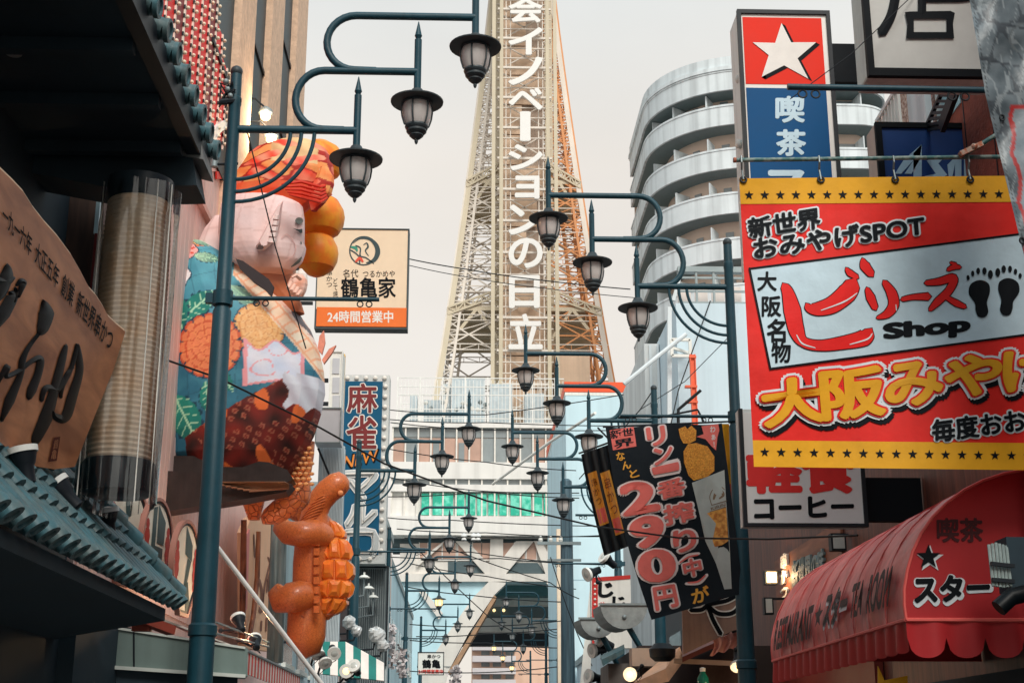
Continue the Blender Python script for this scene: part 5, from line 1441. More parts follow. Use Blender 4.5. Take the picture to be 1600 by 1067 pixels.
# ---- white box sign and slab beyond the figure
for (x0, y0, x1, y1, Y, dp, m, nm, lab, cat) in (
    (513, 549, 536, 640, 26, .5, M_WHITE, 'white_box_sign', 'white box sign with pale panels sticking out behind the giant figure', 'sign'),
    (492, 637, 534, 692, 25, .4, mat('slab_grey', D(172, 172, 176), .55, var=.1), 'grey_slab_sign', 'plain grey slab sign below the white box sign', 'sign')):
    r = thing(nm, lab, cat, tuple(P((x0 + x1) / 2, y1, Y)))
    signbox(x0, y0, x1, y1, Y, dp).build('box', m, r)
    frame(x0, y0, x1, y1, Y, 1.6, .03).build('frame', M_STEEL if 'slab' in nm else M_WHITE, r)
    if 'white' in nm:
        for yy in (560, 590, 618):
            a, c = P(x0 + 6, yy + 24, Y), P(x1 - 5, yy, Y); MB().box((a.x, Y - .02, a.z), (c.x, Y + .01, c.z)).build('panel', mat('grey_pane', D(170, 172, 176), .4, var=.1), r)
    a = P(x0, (y0 + y1) / 2, Y + .2); MB().bar(a, (-3.4, Y + .2, a.z), .07).build('wall_bracket', M_DARK, r)
yp = MB().box((P(522, 900, 26.6).x, 26.6, 0), (P(527, 900, 26.6).x, 26.75, P(538, 553, 26.6).z)).build('yellow_pipe', mat('yellow_paint', D(236, 186, 84), .5, var=.1))
tag(yp, 'tall yellow painted upright running up behind the tortoise', 'upright')
lw = thing('louvre_screen', 'pale vertical louvre wall between the figure and the blue mahjong sign', 'wall', tuple(P(512, 880, 25.6)))
b = MB()
for i in range(15):
    px = 497 + i * 2.4; q0, q1 = P(px, 900, 25.6), P(px, 697, 25.6); b.box((q0.x, 25.6, 0), (q0.x + .016, 25.66, q1.z))
b.build('slat', mat('slat_pale', D(176, 186, 190), .5), lw); MB().box((P(495, 800, 25.7).x, 25.68, 0), (P(534, 800, 25.7).x, 26.1, P(512, 696, 25.7).z)).build('backing', mat('backing_blue_grey', D(146, 160, 166), .6), lw)
MB().bar(P(497, 700, 25.5), P(517, 748, 25.5), .04).build('brace', M_DARK, lw)
# buildings on the left further down the street
M_PB = mat('pale_blue_wall', D(176, 196, 202), .7, var=.12, scale=.4, streak=.2)
def block(nm, X, y0, y1, ztop, m, lab, win=None, depth=7):
    r = thing(nm, lab, 'building', (X, y0, 0))
    MB().box((X - depth, y0, 0), (X, y1, ztop)).build('wall', m, r)
    MB().box((X - depth, y0 - .03, ztop - .25), (X + .06, y1, ztop + .02)).build('parapet', M_STEEL, r)
    if win:
        z = 3.2
        while z < ztop - 1.6:
            for i in range(int((y1 - y0) / 2.2)):
                yy = y0 + .6 + i * 2.2
                f_ = MB().box((X - .02, yy, z), (X + .03, yy + 1.3, z + 1.3)).build('window', M_BG, r)
                MB().box((X + .0, yy - .05, z - .08), (X + .08, yy + 1.35, z)).build('sill', M_WHITE, f_)
            z += 2.7
    return r
block('shop_house', -3.3, 23.0, 34.5, 6.2, M_PB, 'pale blue-grey low shop house behind the blue mahjong sign', True)
block('dark_shop_house', -3.25, 34.8, 45.5, 8.1, mat('dark_brown_wall', D(62, 44, 42), .7, var=.2), 'dark brown shop house beyond the mahjong sign', True)
block('pale_shop_house', -3.1, 45.8, 58, 10.2, mat('pinkish_wall', D(206, 186, 178), .7, var=.12, scale=.4, streak=.2), 'pinkish low building halfway to the arch on the left', True)
block('blue_shop_house', -3.2, 58.3, 84, 9.5, M_PB, 'pale blue low building on the left next to the arch', True)
# roller screen under mahjong sign
rs = thing('louvre_box', 'black framed louvre box standing under the blue mahjong sign', 'screen', tuple(P(578, 1000, 30.4)))
a, c = P(540, 1010, 30.4), P(608, 884, 30.4)
MB().box((a.x, 30.5, .1), (c.x, 30.9, c.z)).build('backing', mat('louvre_pale', D(160, 170, 172), .6, var=.15), rs)
frame(540, 884, 608, 1040, 30.48, 3, .05).build('frame', M_DARK, rs)
b = MB()
for i in range(17): x = L3(a.x + .06, c.x - .06, i / 16); b.box((x, 30.42, 1.2), (x + .02, 30.5, c.z - .06))
b.build('slat', mat('louvre_dark', D(70, 80, 84), .5), rs)
# dish lamps on a stem
for i, (px, py) in enumerate(((569, 903), (576, 920), (583, 934), (590, 944))):
    c = P(px, py, 29.2 + i * .5)
    r = thing('dish_lamp', ('uppermost', 'second highest', 'third highest', 'lowest')[i] + ' of four small pale dish lamps stepping down behind the lamp post', 'lamp', tuple(c), 0, 'dish lamps stepping down')
    MB().lathe(c, [(.12, 0), (.125, .015), (.06, .06), (.02, .07), (.02, .12)], 16).build('shade', M_WHITE, r, 40)
    MB().tube([c + Vector((0, 0, .02)), c + Vector((0, .02, -.35)), c + Vector((-.4, .02, -.42))], .018, 6).build('stem', M_STEEL, r, 40)
# globe lamp cluster
for i, (px, py, rr) in enumerate(((546, 972, .13), (557, 985, .11), (588, 992, .16), (598, 1008, .12))):
    c = P(px, py, 27.4); r = thing('crumpled_globe_lamp', ('leftmost', 'second', 'third and largest', 'rightmost')[i] + ' glassy globe lamp above the green striped awning', 'lamp', tuple(c), 0, 'globe lamps above the green awning')
    b = MB(); random.seed(i); b.sphere(c, rr, 14, 9)
    b.v = [c + (v - c) * random.uniform(.8, 1.15) for v in b.v]
    b.build('globe', mat('globe_grey', D(178, 180, 180), .2, var=.3, scale=10, spec=.8), r)
    MB().tube([c, c + Vector((-.05, 0, -rr * 1.6)), c + Vector((-.4, 0, -rr * 1.8))], .02, 6).build('stem', M_DARK, r)
# green striped awning
ga = thing('green_awning', 'green and white striped awning at the bottom near the mahjong sign', 'awning', tuple(P(540, 1060, 24)))
M_SG = mat('stripe_green', D(30, 104, 96), .7, var=.2)
for i in range(9):
    t0, t1 = i / 9, (i + 1) / 9
    def gp(t, v): return P(L3(492, 600, t), L3(1003 + max(0, t - .45) * 60, 1052 + t * 12, v), 24.2 + .25 * t - 1.0 * v)
    b = MB(); b.hexa([gp(t0, 0), gp(t1, 0), gp(t1, 1), gp(t0, 1)], [gp(t0, 0) + Vector((0, -.01, .012)), gp(t1, 0) + Vector((0, -.01, .012)), gp(t1, 1) + Vector((0, -.01, .012)), gp(t0, 1) + Vector((0, -.01, .012))]); b.build('stripe', M_SG if i % 2 else M_SW, ga)
MB().bar(P(491, 1003, 24.3), (-3.3, 24.3, P(491, 1003, 24.3).z), .04).bar(P(600, 1036, 24.5), P(491, 1003, 24.3), .03).build('frame_bar', M_DARK, ga)
for i, (px, py) in enumerate(((497, 1022), (508, 1035), (522, 1020), (541, 1048), (553, 1040))):
    spot(px, py, 20.5, (.3 - .1 * i, -.4, -.6 + .2 * i), (px - 12, py + 20, 20.6), 'black shop spotlight by the green striped awning, ' + ('first', 'second', 'third', 'fourth', 'fifth')[i] + ' from the left', 'spotlights by the green awning', 1.1, lit_=(i == 3))
# artificial cherry blossom strings
M_BLO = mat('blossom_pale_pink', D(190, 182, 182, 1.2), .7, var=.2)
for i, (px, py, Y, hh) in enumerate(((612, 1010, 34, 70), (628, 1035, 38, 45), (712, 1055, 60, 30))):
    r = thing('blossom_garland', ('tall pale pink blossom garland right of the mahjong sign posts', 'smaller pale blossom garland beside the second teal post', 'small blossom garland under the arch edge')[i], 'plant', tuple(P(px, py + hh / 2, Y)), 0, 'pale blossom garlands')
    b = MB(); random.seed(i + 40)
    for k in range(120):
        a = random.uniform(-1, 1); w = (1 - a * a * .5) * 9
        c = P(px + random.gauss(0, w * .5), py + a * hh / 2, Y + random.uniform(-.3, .3)); d1 = Vector((random.uniform(-1, 1), random.uniform(-1, 1), random.uniform(-1, 1))).normalized() * .05 * Y / 34
        d2 = d1.cross(Vector((random.uniform(-1, 1), 1, random.uniform(-1, 1)))).normalized() * .05 * Y / 34
        b.add([c - d1, c + d2, c + d1, c - d2], [(0, 1, 2, 3)])
    o_p = b.build('blossom', M_BLO, r)
    MB().tube([P(px, py + hh / 2, Y), P(px + 2, py, Y), P(px - 2, py - hh / 2, Y)], .02, 6).build('branch', mat('bark', D(90, 70, 60), .8), r)
# small far sign
FS = 62.0
s3 = thing('small_menu_sign', 'little white square sign with red rows hanging by the far left post', 'sign', tuple(P(674, 1054, FS)))
signbox(652, 1018, 694, 1054, FS, .2).build('box', M_WHITE, s3); frame(652, 1018, 694, 1054, FS, 1, .03).build('frame', M_DARK, s3)
fs = planeY(FS)
b = MB(); letters(b, '串かつ', fs, R4(668, 1022, 688, 1028), bold=.02, d=.02); letters(b, '鶴亀', fs, R4(660, 1030, 688, 1043), bold=.03, d=.02); b.build('lettering', M_BLACKINK, s3)
b = MB(); letters(b, '24時間営業中', fs, R4(654, 1045.5, 692, 1051.5), bold=.03, d=.02); b.build('red_lettering', mat('sign_red_ink', D(190, 50, 40), .5), s3)
# ================================================================== RIGHT SIDE
# ---- rounded apartment tower
RY = 78.0
ct = thing('rounded_apartment_tower', 'pale apartment tower with curved balcony bands behind the star sign', 'building', (16, RY + 8, 0))
M_BAL = mat('balcony_pale_blue', D(200, 208, 211), .65, var=.12, scale=.5, streak=.35)
M_RECW = mat('recess_peach_wall', D(216, 192, 176), .75, var=.1, scale=.5)
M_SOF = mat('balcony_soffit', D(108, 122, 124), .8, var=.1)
def plan(off):
    R_ = 6.2 - off; x0, x1, y0 = 11.25 + off, 26.0 - off, RY + off
    pts = [(x0, RY + 14)] + [(x0, RY + 9)]
    pts += [(x0 + R_ - R_ * cos(radians(a)), y0 + R_ - R_ * sin(radians(a))) for a in range(0, 91, 6)]
    r2 = max(.5, 2.4 - off)
    pts += [(x1 - r2 + r2 * sin(radians(a)), y0 + r2 - r2 * cos(radians(a))) for a in range(0, 91, 10)]
    return pts + [(x1, RY + 14)]
def ring_wall(b, o0, o1, z0, z1):
    p, q = plan(o0), plan(o1); n = len(p)
    vs = [(x, y, z0) for x, y in p] + [(x, y, z1) for x, y in p] + [(x, y, z0) for x, y in q] + [(x, y, z1) for x, y in q]
    fs = []
    for i in range(n - 1):
        fs += [(i, i + 1, n + i + 1, n + i), (2 * n + i, 3 * n + i, 3 * n + i + 1, 2 * n + i + 1), (n + i, n + i + 1, 3 * n + i + 1, 3 * n + i), (i, 2 * n + i, 2 * n + i + 1, i + 1)]
    fs += [(0, n, 3 * n, 2 * n), (n - 1, 3 * n - 1, 4 * n - 1, 2 * n - 1)]
    b.add(vs, fs)
ztop = P(1152, 107, RY).z
FH = P(1152, 161, RY).z - P(1152, 229, RY).z
b = MB(); p = plan(1.5)
zz = ztop + .1
b.add([(x, y, 0) for x, y in p] + [(x, y, zz) for x, y in p], [(i, i + 1, len(p) + i + 1, len(p) + i) for i in range(len(p) - 1)] + [tuple(range(len(p), 2 * len(p)))])
b.build('wall', M_RECW, ct, 25)
MB().add([(11.5, RY + 13.9, 0), (25.7, RY + 13.9, 0), (25.7, RY + 14, 0), (11.5, RY + 14, 0), (11.5, RY + 13.9, ztop), (25.7, RY + 13.9, ztop), (25.7, RY + 14, ztop), (11.5, RY + 14, ztop)], [(0, 1, 5, 4), (1, 2, 6, 5), (2, 3, 7, 6), (3, 0, 4, 7)]).build('rear_wall', M_RECW, ct)
b = MB(); ring_wall(b, -.1, 1.7, ztop, ztop + .25); ring_wall(b, .0, .5, ztop + .25, P(1152, 86, RY).z); b.build('cornice', M_BAL, ct, 25)
random.seed(21)
for k in range(14):
    zt_ = ztop - .05 - FH * (k - .0) if k else ztop - .02
    if k: zt_ = P(1152, 161, RY).z - FH * (k - 1)
    h_ = 1.32
    b = MB(); ring_wall(b, .0, .14, zt_ - h_, zt_); ring_wall(b, -.04, .16, zt_ - .1, zt_ + .03); b.build('balcony', M_BAL, ct, 25)
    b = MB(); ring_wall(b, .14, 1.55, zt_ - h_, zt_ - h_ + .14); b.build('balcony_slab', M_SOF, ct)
    # partitions and windows in the recess
    pp, qq = plan(.3), plan(1.5)
    for i in (4, 8, 12, 16, 19):
        (xa, ya), (xb, yb) = pp[i], qq[i]
        MB().bar((xa, ya, zt_ - .15), (xb, yb, zt_ - .15), .08, 2.2).build('partition', M_BAL, ct)
    for k2 in range(3):
        xq = random.uniform(18, 23.5); MB().box((xq, RY + .75, zt_ - h_ + .14), (xq + .8, RY + 1.1, zt_ - h_ + .14 + random.uniform(1.35, 1.75))).build('air_conditioner', M_BW, ct)
    for i in (2, 5, 9, 13, 15, 17, 18):
        if i + 1 < len(qq):
            (xa, ya), (xb, yb) = qq[i], qq[i + 1]
            d_ = Vector((xa - xb, ya - yb, 0)); n_ = Vector((d_.y, -d_.x, 0)).normalized() * -.05
            if n_.y > 0 and n_.x > -.001: n_ = -n_
            A_, B_ = Vector((xa, ya, zt_ + .3)) + n_, Vector((xb, yb, zt_ + .3)) + n_
            MB().bar(A_, B_, .06, 1.2).build('window', M_BG, ct)
# ---- middle grey building with rooftop railing
my = 32.0
mb_ = thing('grey_office_building', 'plain blue-grey building with rooftop railing behind the second right lamp post', 'building', tuple(Vector((P(1090, 600, my).x, my, 0))))
M_GW = mat('blue_grey_wall', D(176, 192, 200), .7, var=.1, scale=.5, streak=.22)
xl, zt_ = P(1060, 600, my).x, P(1100, 474, my).z
MB().box((xl, my, 0), (xl + 9, my + 8, zt_)).build('wall', M_GW, mb_)
x2 = P(1008, 600, my + 3).x
MB().box((x2, my + 3, 0), (xl - .01, my + 9, P(1020, 537, my + 3).z)).build('side_wing', mat('side_wing_grey', D(186, 190, 190), .7, var=.12, scale=.5, streak=.3), mb_)
b = MB()
for i in range(5): b.box((x2 + .12 + i * .2, my + 2.96, 3), (x2 + .18 + i * .2, my + 3.01, P(1020, 540, my + 3).z))
b.build('cladding_rib', M_BAL, mb_)
b = MB(); zr = P(1100, 414, my).z
b.box((xl + .1, my + .1, zr - .14), (xl + 5, my + .3, zr))
for i in range(12): b.box((xl + .1 + i * .42, my + .12, zt_), (xl + .15 + i * .42, my + .2, zr - .1))
for q in (.0, .3, .65): b.box((xl + .1, my + .14, L3(zt_, zr, q) + .04), (xl + 5, my + .18, L3(zt_, zr, q) + .09))
b.build('railing', M_STEEL, mb_)
b = MB()
for i in range(11): b.box((xl + .2 + i * .42, my + .9, zt_), (xl + .52 + i * .42, my + .95, zr - .25))
b.build('screen_panel', mat('screen_pale', D(206, 194, 186), .6, var=.15), mb_)
MB().bar(P(1052, 470, my), P(1066, 418, my), .08).bar(P(1046, 480, my - .02), P(1046, 700, my - .02), .1).build('corner_pipe', M_BAL, mb_)
b = MB(); a, c = P(1050, 556, my - .4), P(1078, 531, my - .4)
for q in ((a.x, a.z, c.x, a.z), (a.x, c.z, c.x, c.z), (a.x, a.z, a.x, c.z), (c.x, a.z, c.x, c.z)): b.bar((q[0], my - .4, q[1]), (q[2], my - .4, q[3]), .07)
b.bar((a.x, my - .4, L3(a.z, c.z, .5)), (c.x, my, L3(a.z, c.z, .5)), .06)
b.build('wall_frame', M_WHITE, mb_)
oc = thing('orange_column', 'rust orange steel column standing against the blue-grey wall', 'column', tuple(Vector((P(1084, 600, my - .8).x, my - .8, 0))))
q0, q1 = P(1088, 720, my - .8), P(1083, 554, my - .8)
M_OC = mat('rust_orange_paint', D(206, 92, 62), .5, var=.2)
b = MB()
for dx in (-.055, .055): b.box((q0.x + dx - .012, my - .85, 0), (q0.x + dx + .012, my - .75, q1.z))
b.box((q0.x - .05, my - .81, 0), (q0.x + .05, my - .79, q1.z)); b.build('shaft', M_OC, oc)
for yy in (560, 606, 630):
    z = P(1084, yy, my - .8).z; MB().box((q0.x - (.08 if yy == 560 else .2), my - .86, z), (q0.x + .08, my - .74, z + .05)).build('bracket', M_OC, oc)
st = MB().tube([P(975, 600, 31), P(1030, 555, 31), P(1072, 522, 31)], .05, 8).build('stay_pole', M_BAL, None, 40); tag(st, 'pale diagonal stay pole left of the blue-grey building', 'pole')
# ---- blue building with orange roof band
b2y = 58.0
bb = thing('blue_building', 'tall plain pale blue building with an orange roof band right of the tower base', 'building', tuple(Vector((P(950, 800, b2y).x, b2y, 0))))
xl = P(886, 850, b2y).x; z1 = P(950, 598, b2y).z
MB().box((xl, b2y, 0), (xl + 8.5, b2y + 14, z1)).build('wall', mat('pale_blue_render', D(182, 206, 214), .7, var=.1, scale=.35, streak=.18), bb)
MB().box((xl - .04, b2y - .04, P(950, 613, b2y).z), (xl + 8.54, b2y + 14.1, z1 + .02)).build('roof_band', mat('orange_roof_band', D(226, 88, 50), .5, var=.08), bb)
MB().box((xl - .02, b2y - .02, P(950, 618, b2y).z), (xl + 8.52, b2y + 14.1, P(950, 613, b2y).z - .01)).build('trim', M_WHITE, bb)
b = MB()
for z in (5, 8.5, 12): b.box((xl + .05, b2y - .006, z), (xl + 8.5, b2y + .01, z + .03))
b.build('joint', mat('joint_blue', D(120, 146, 158), .7), bb)
xx = P(876, 950, b2y - 6).x
q = MB().box((xx - .12, b2y - 6, 0), (xx + .12, b2y - 5.7, P(875, 826, b2y - 6).z)).build('cream_post', mat('cream_post', D(214, 196, 174), .6)); tag(q, 'slim cream post beside the dark wooden utility pole', 'post')
up_ = thing('utility_pole', 'thick dark weathered utility pole in front of the pale blue building', 'utility pole', (P(886, 900, 42).x, 42, 0))
MB().lathe((P(886, 900, 42).x, 42, 0), [(.23, 0), (.2, 5), (.175, P(886, 752, 42).z), (.1, P(886, 751, 42).z + .05)], 16).build('pole', wood_mat('dark_pole_wood', D(40, 56, 66), D(72, 96, 106), axis=(14, 14, .6)), up_, 40)
b = MB(); zc = P(886, 850, 42).z; xc = P(886, 850, 42).x
b.bar((xc - .9, 41.8, zc), (xc + .4, 41.8, zc), .09).bar((xc - .6, 41.8, zc - .5), (xc + .4, 41.8, zc - .5), .07)
b.build('crossarm', M_STEEL, up_)
for dx in (-.8, -.5, -.2): MB().lathe((xc + dx, 41.8, zc + .04), [(.05, 0), (.07, .06), (.05, .1), (.06, .14), (.02, .17)], 10).build('insulator', M_WHITE, up_, 40)

# ---- near right buildings
XR = 4.25
M_STONE = mat('pebble_wall', D(150, 112, 100), .85, var=.35, scale=16, bump=.5, bscale=30, col2=D(214, 196, 184))
M_RBRICK = mat('red_brown_stone', D(126, 68, 56), .8, var=.35, scale=12, bump=.4, bscale=30)
tb = thing('stone_building', 'brown pebble-faced building behind the signs at upper right', 'building', (XR, 9, 0))
MB().box((XR, 3, 0), (XR + 7, 12.75, 9.6)).build('wall', M_STONE, tb)
MB().box((XR - .03, 3, 5.2), (XR + .01, 11.3, 9.5)).build('red_wall_panel', M_RBRICK, tb)
b = MB()
for y in (10.9, 10.3, 9.6): b.box((XR - .035, y, 5.2), (XR - .028, y + .015, 9.5))
b.build('panel_joint', M_DARK, tb)
sfx = planeX(XR - .12, -1)
b = MB()
A0, A1 = sfx(1508, 200, .2), sfx(1534, 134, .2)
b.bar(A0, A1, .04, .12); B0, B1 = sfx(1480, 205, .2), sfx(1516, 130, .2); b.bar(B0, B1, .03)
for i in range(9): b.bar(L3(A0, A1, i / 8), L3(B0, B1, i / 8), .025)
b.build('stair_flight', M_DARK, tb)
b = MB(); C0, C1 = sfx(1402, 192, .2), sfx(1436, 138, .2); b.bar(C0, C1, .04)
for i in range(8): p = L3(C0, C1, i / 7); b.bar(p, p + Vector((0, 0, -.5)), .025)
b.build('stair_rail', M_WHITE, tb)
b = MB()
for i in range(7):
    a = sfx(1438 + i * 4, 190, .08); b.box((a.x - .02, a.y - .05, a.z - .3), (a.x + .04, a.y + .02, a.z + 1.0))
b.build('downpipe', M_BAL, tb)
MB().box((XR - .04, sfx(1466, 160, 0).y - .3, 7.0), (XR, sfx(1448, 160, 0).y, 9)).build('window', mat('sky_blue_pane', D(150, 190, 200), .15, spec=.8), tb)
br_ = thing('brown_shop_building', 'dark brown timber shop front under the coffee sign and red dome awning', 'building', (XR, 15, 0))
M_BRW2 = wood_mat('brown_cladding', D(62, 34, 28), D(104, 58, 44), axis=(9, 9, .8), rough=.5)
MB().box((XR - .02, 12.8, 0), (XR + 7, 21.5, 5.1)).build('wall', M_BRW2, br_)
MB().box((XR - .05, 5, 0), (XR - .005, 12.75, 5.15)).build('wall_cladding', M_BRW2, br_)
MB().box((XR - .12, 14.5, 2.3), (XR - .03, 21.4, 2.55)).build('lintel', mat('red_lintel', D(110, 44, 36), .5), br_)
MB().box((XR - .3, 5, 0), (XR - .06, 21, 2.2)).build('dark_front', M_ROOFD, br_)
b = MB()
for y in (15, 16.2, 17.4, 18.6): b.box((XR - .34, y, .9), (XR - .3, y + .9, 2.0))
b.build('window', mat('warm_window', D(120, 90, 60), .3), br_)
sfl = planeX(XR - .06, -1)
MB().box((XR - .055, 15.7, PX(1260, 952, XR).z), (XR - .025, 19.2, PX(1260, 850, XR).z)).build('sign_board', wood_mat('sign_board_brown', D(96, 56, 40), D(136, 84, 60), axis=(8, 1, 8)), br_)
b = MB(); letters(b, '新世界の味', sfl, ((1241, 935), (1290, 893), (1290, 856), (1241, 878)), bold=.03, d=.03, ex3=.03); b.build('raised_lettering', mat('letter_teal_grey', D(112, 132, 136), .5), br_)
b = MB(); letters(b, '串かつ', sfl, ((1222, 936), (1233, 932), (1233, 862), (1222, 868)), bold=.03, d=.03, ex3=.03, vert=True); b.build('white_lettering', mat('letter_white', (.85, .84, .8), .5), br_)
for px0, py0, px1, py1, Yw, m, lab in ((1197, 892, 1214, 911, 18.6, M_LIT, 'small square lit wall lamp on the brown shop front'), (1301, 834, 1320, 858, 15.4, M_SPOTG, 'grey boxy floodlight on the brown wall above the awning'), (1196, 934, 1207, 958, 18.4, M_SPOTG, 'dark boxy lamp below the lit wall lamp')):
    r = thing('box_lamp', lab, 'lamp', tuple(P(px0, py1, Yw)))
    a, c = P(px0, py1, Yw), P(px1, py0, Yw)
    MB().box((a.x - .01, Yw, a.z - .01), (c.x + .01, Yw + .12, c.z + .01)).build('housing', M_DARK, r); MB().box((a.x + .01, Yw - .01, a.z + .01), (c.x - .01, Yw + .01, c.z - .01)).build('pane', m, r)
    MB().bar((c.x, Yw + .08, c.z), (XR - .03, Yw + .08, c.z), .03).build('bracket', M_DARK, r)
    if m is M_LIT: warm_light(((a.x + c.x) / 2, Yw - .12, (a.z + c.z) / 2), 7, r)
# ---- star sign
sy_ = 12.6
ss = thing('star_sign', 'tall box sign with white star on red above 喫茶 on blue', 'sign', tuple(P(1232, 330, sy_)))
M_SRED = mat('sign_red', D(228, 48, 30, 1.1), .5, var=.06, spec=.12); M_SBLU = mat('sign_blue', D(14, 82, 134, 1.0), .5, var=.08, spec=.12); M_SIDE = mat('sign_side_pale', D(190, 196, 194), .5, var=.1, streak=.15)
xa, xb = P(1159, 150, sy_).x, P(1303, 150, sy_).x
def vz(y): return P(1230, y, sy_).z
MB().box((xa, sy_, vz(420)), (xb, sy_ + .42, vz(19))).build('box', M_SIDE, ss)
MB().box((xa + .015, sy_ - .006, vz(418)), (xb - .015, sy_ + .001, vz(24))).build('face', mat('sign_face_white', D(222, 218, 212), .35, var=.03), ss)
def fx(px): return L3(xa, xb, (px - 1159) / (1303 - 1159))
MB().box((fx(1166), sy_ - .01, vz(133)), (fx(1291), sy_, vz(29))).build('red_panel', M_SRED, ss)
MB().box((fx(1166), sy_ - .01, vz(416)), (fx(1291), sy_, vz(139))).build('blue_panel', M_SBLU, ss)
b = MB()
for x0, x1 in ((xa - .01, xa + .028), (xb - .028, xb + .01)): b.box((x0, sy_ - .03, vz(420)), (x1, sy_ + .02, vz(18)))
b.box((xa + .028, sy_ - .03, vz(24)), (xb - .028, sy_ + .02, vz(18))); b.build('frame', M_DARK, ss)
fs = planeY(sy_ - .011)
sp = [(1221, 37), (1236, 67), (1275, 67), (1246, 92), (1263, 124), (1225, 103), (1190, 121), (1201, 87), (1176, 67), (1211, 68)]
def starmesh(b, pts, d): 
    cxs = sum(p[0] for p in pts) / 10; cys = sum(p[1] for p in pts) / 10
    b.add([fs(cxs, cys, d)] + [fs(*p, d) for p in pts], [(0, 1 + i, 1 + (i + 1) % 10) for i in range(10)])
b = MB()
dxs, dys = 6, 3.5
for i in range(10):
    p, q = sp[i], sp[(i + 1) % 10]; b.add([fs(*p, .002), fs(*q, .002), fs(q[0] + dxs, q[1] + dys, .002), fs(p[0] + dxs, p[1] + dys, .002)], [(0, 1, 2, 3)])
b.build('star_edge', M_BLACKINK, ss)
b = MB(); starmesh(b, sp, .006); b.build('star', mat('star_white', D(220, 214, 208), .4), ss)
b = MB(); letters(b, '喫', fs, R4(1213, 152, 1256, 191), bold=.035, d=.004, vert=True); letters(b, '茶', fs, R4(1214, 204, 1258, 243), bold=.035, d=.004, vert=True); letters(b, 'ス', fs, R4(1196, 268, 1262, 310), bold=.04, d=.004, vert=True); letters(b, 'タ', fs, R4(1200, 325, 1262, 370), bold=.04, d=.004, vert=True)
b.build('lettering', mat('sign_pale_letter', D(186, 210, 222), .4), ss)
a = P(1303, 128, sy_); c = P(1340, 69, sy_)
MB().box((a.x, sy_ - .0, a.z), (XR, sy_ + .12, c.z)).build('mount_arm', M_BLACKINK, ss)
for yy in (121, 223):
    p = P(1150, yy, sy_ + .1); MB().lathe((p.x + .06, sy_ + .15, p.z), [(.02, -.06), (.045, -.04), (.045, .04), (.03, .05)], 10, axis=(-1, -.4, 0)).build('side_lamp', M_SPOTG, ss, 40)
# ---- 店 sign
ty_ = 9.4
ts = thing('character_sign', 'large pale box sign with a bold black 店 character at the top right', 'sign', tuple(P(1450, 125, ty_)))
xa, xb = P(1352, 60, ty_).x, P(1562, 60, ty_).x
def vz(y): return P(1450, y, ty_).z
MB().box((xa, ty_, vz(121)), (xb, ty_ + .3, vz(-150))).build('box', mat('sign_side_aged', D(176, 184, 180), .5, var=.2, scale=4, streak=.2), ts, bevel=.02)
MB().box((xa + .03, ty_ - .012, vz(112)), (xb - .03, ty_ - .004, vz(-140))).build('face', mat('sign_face_grey', D(178, 178, 174), .5, var=.12, scale=3), ts)
b = MB(); b.box((xa - .004, ty_ - .03, vz(122)), (xa + .045, ty_ + .02, vz(-150))).box((xa + .045, ty_ - .03, vz(122)), (xb, ty_ + .02, vz(110))).box((xb - .04, ty_ - .03, vz(110)), (xb, ty_ + .02, vz(-150))); b.build('frame', M_BLACKINK, ts)
fs = planeY(ty_ - .012)
b = MB()
stroke(b, fs, [(1398, -60), (1399, -20), (1397, 5), (1390, 30), (1377, 52)], [15, 15, 15, 15, 16], .012, ex=.004)
stroke(b, fs, [(1398, -55), (1450, -58), (1520, -60)], [13, 13, 13], .012, ex=.004); stroke(b, fs, [(1448, -110), (1449, -60)], [14, 14], .012, ex=.004)
stroke(b, fs, [(1439, -50), (1440, -10), (1440, 22)], [13, 13, 13], .012, ex=.004); stroke(b, fs, [(1442, 1), (1480, 1), (1505, -1), (1519, -6)], [8, 8, 11, 16], .012, ex=.004)
out_ = [(1413, 21), (1420, 20), (1484, 19), (1491, 22), (1488, 40), (1490, 62), (1484, 62), (1420, 62), (1415, 62), (1417, 40)]
inn_ = [(1427, 31), (1430, 31), (1474, 31), (1478, 31), (1478, 40), (1478, 52), (1474, 52), (1430, 52), (1427, 52), (1427, 40)]
b.add([fs(*p, .014) for p in out_] + [fs(*p, .014) for p in inn_], [(i, (i + 1) % 10, 10 + (i + 1) % 10, 10 + i) for i in range(10)])
b.build('character', M_BLACKINK, ts)
MB().box((xb - .02, ty_ + .05, vz(60)), (XR, ty_ + .2, vz(20))).build('mount_arm', M_DARK, ts)
# ---- blue beer sign
ay_ = 11.0
bsn = thing('blue_box_sign', 'dark blue box sign with slanted pale lettering behind the top of the red banner', 'sign', tuple(P(1460, 340, ay_)))
xa, xb = P(1371, 250, ay_).x, P(1575, 250, ay_).x
def vz(y): return P(1460, y, ay_).z
MB().box((xa, ay_, vz(345)), (xb, ay_ + .26, vz(195))).build('box', mat('sign_side_brown', D(170, 160, 150), .6, var=.2, streak=.2), bsn)
MB().box((xa + .03, ay_ - .01, vz(342)), (xb - .02, ay_ + .001, vz(202))).build('face', mat('sign_navy', D(22, 58, 112), .4, var=.1), bsn)
b = MB(); b.box((xa - .004, ay_ - .03, vz(345)), (xa + .05, ay_ + .01, vz(194))).box((xa + .05, ay_ - .03, vz(202)), (xb, ay_ + .01, vz(194))); b.build('frame', M_BLACKINK, bsn)
fs = planeY(ay_ - .01)
b = MB()
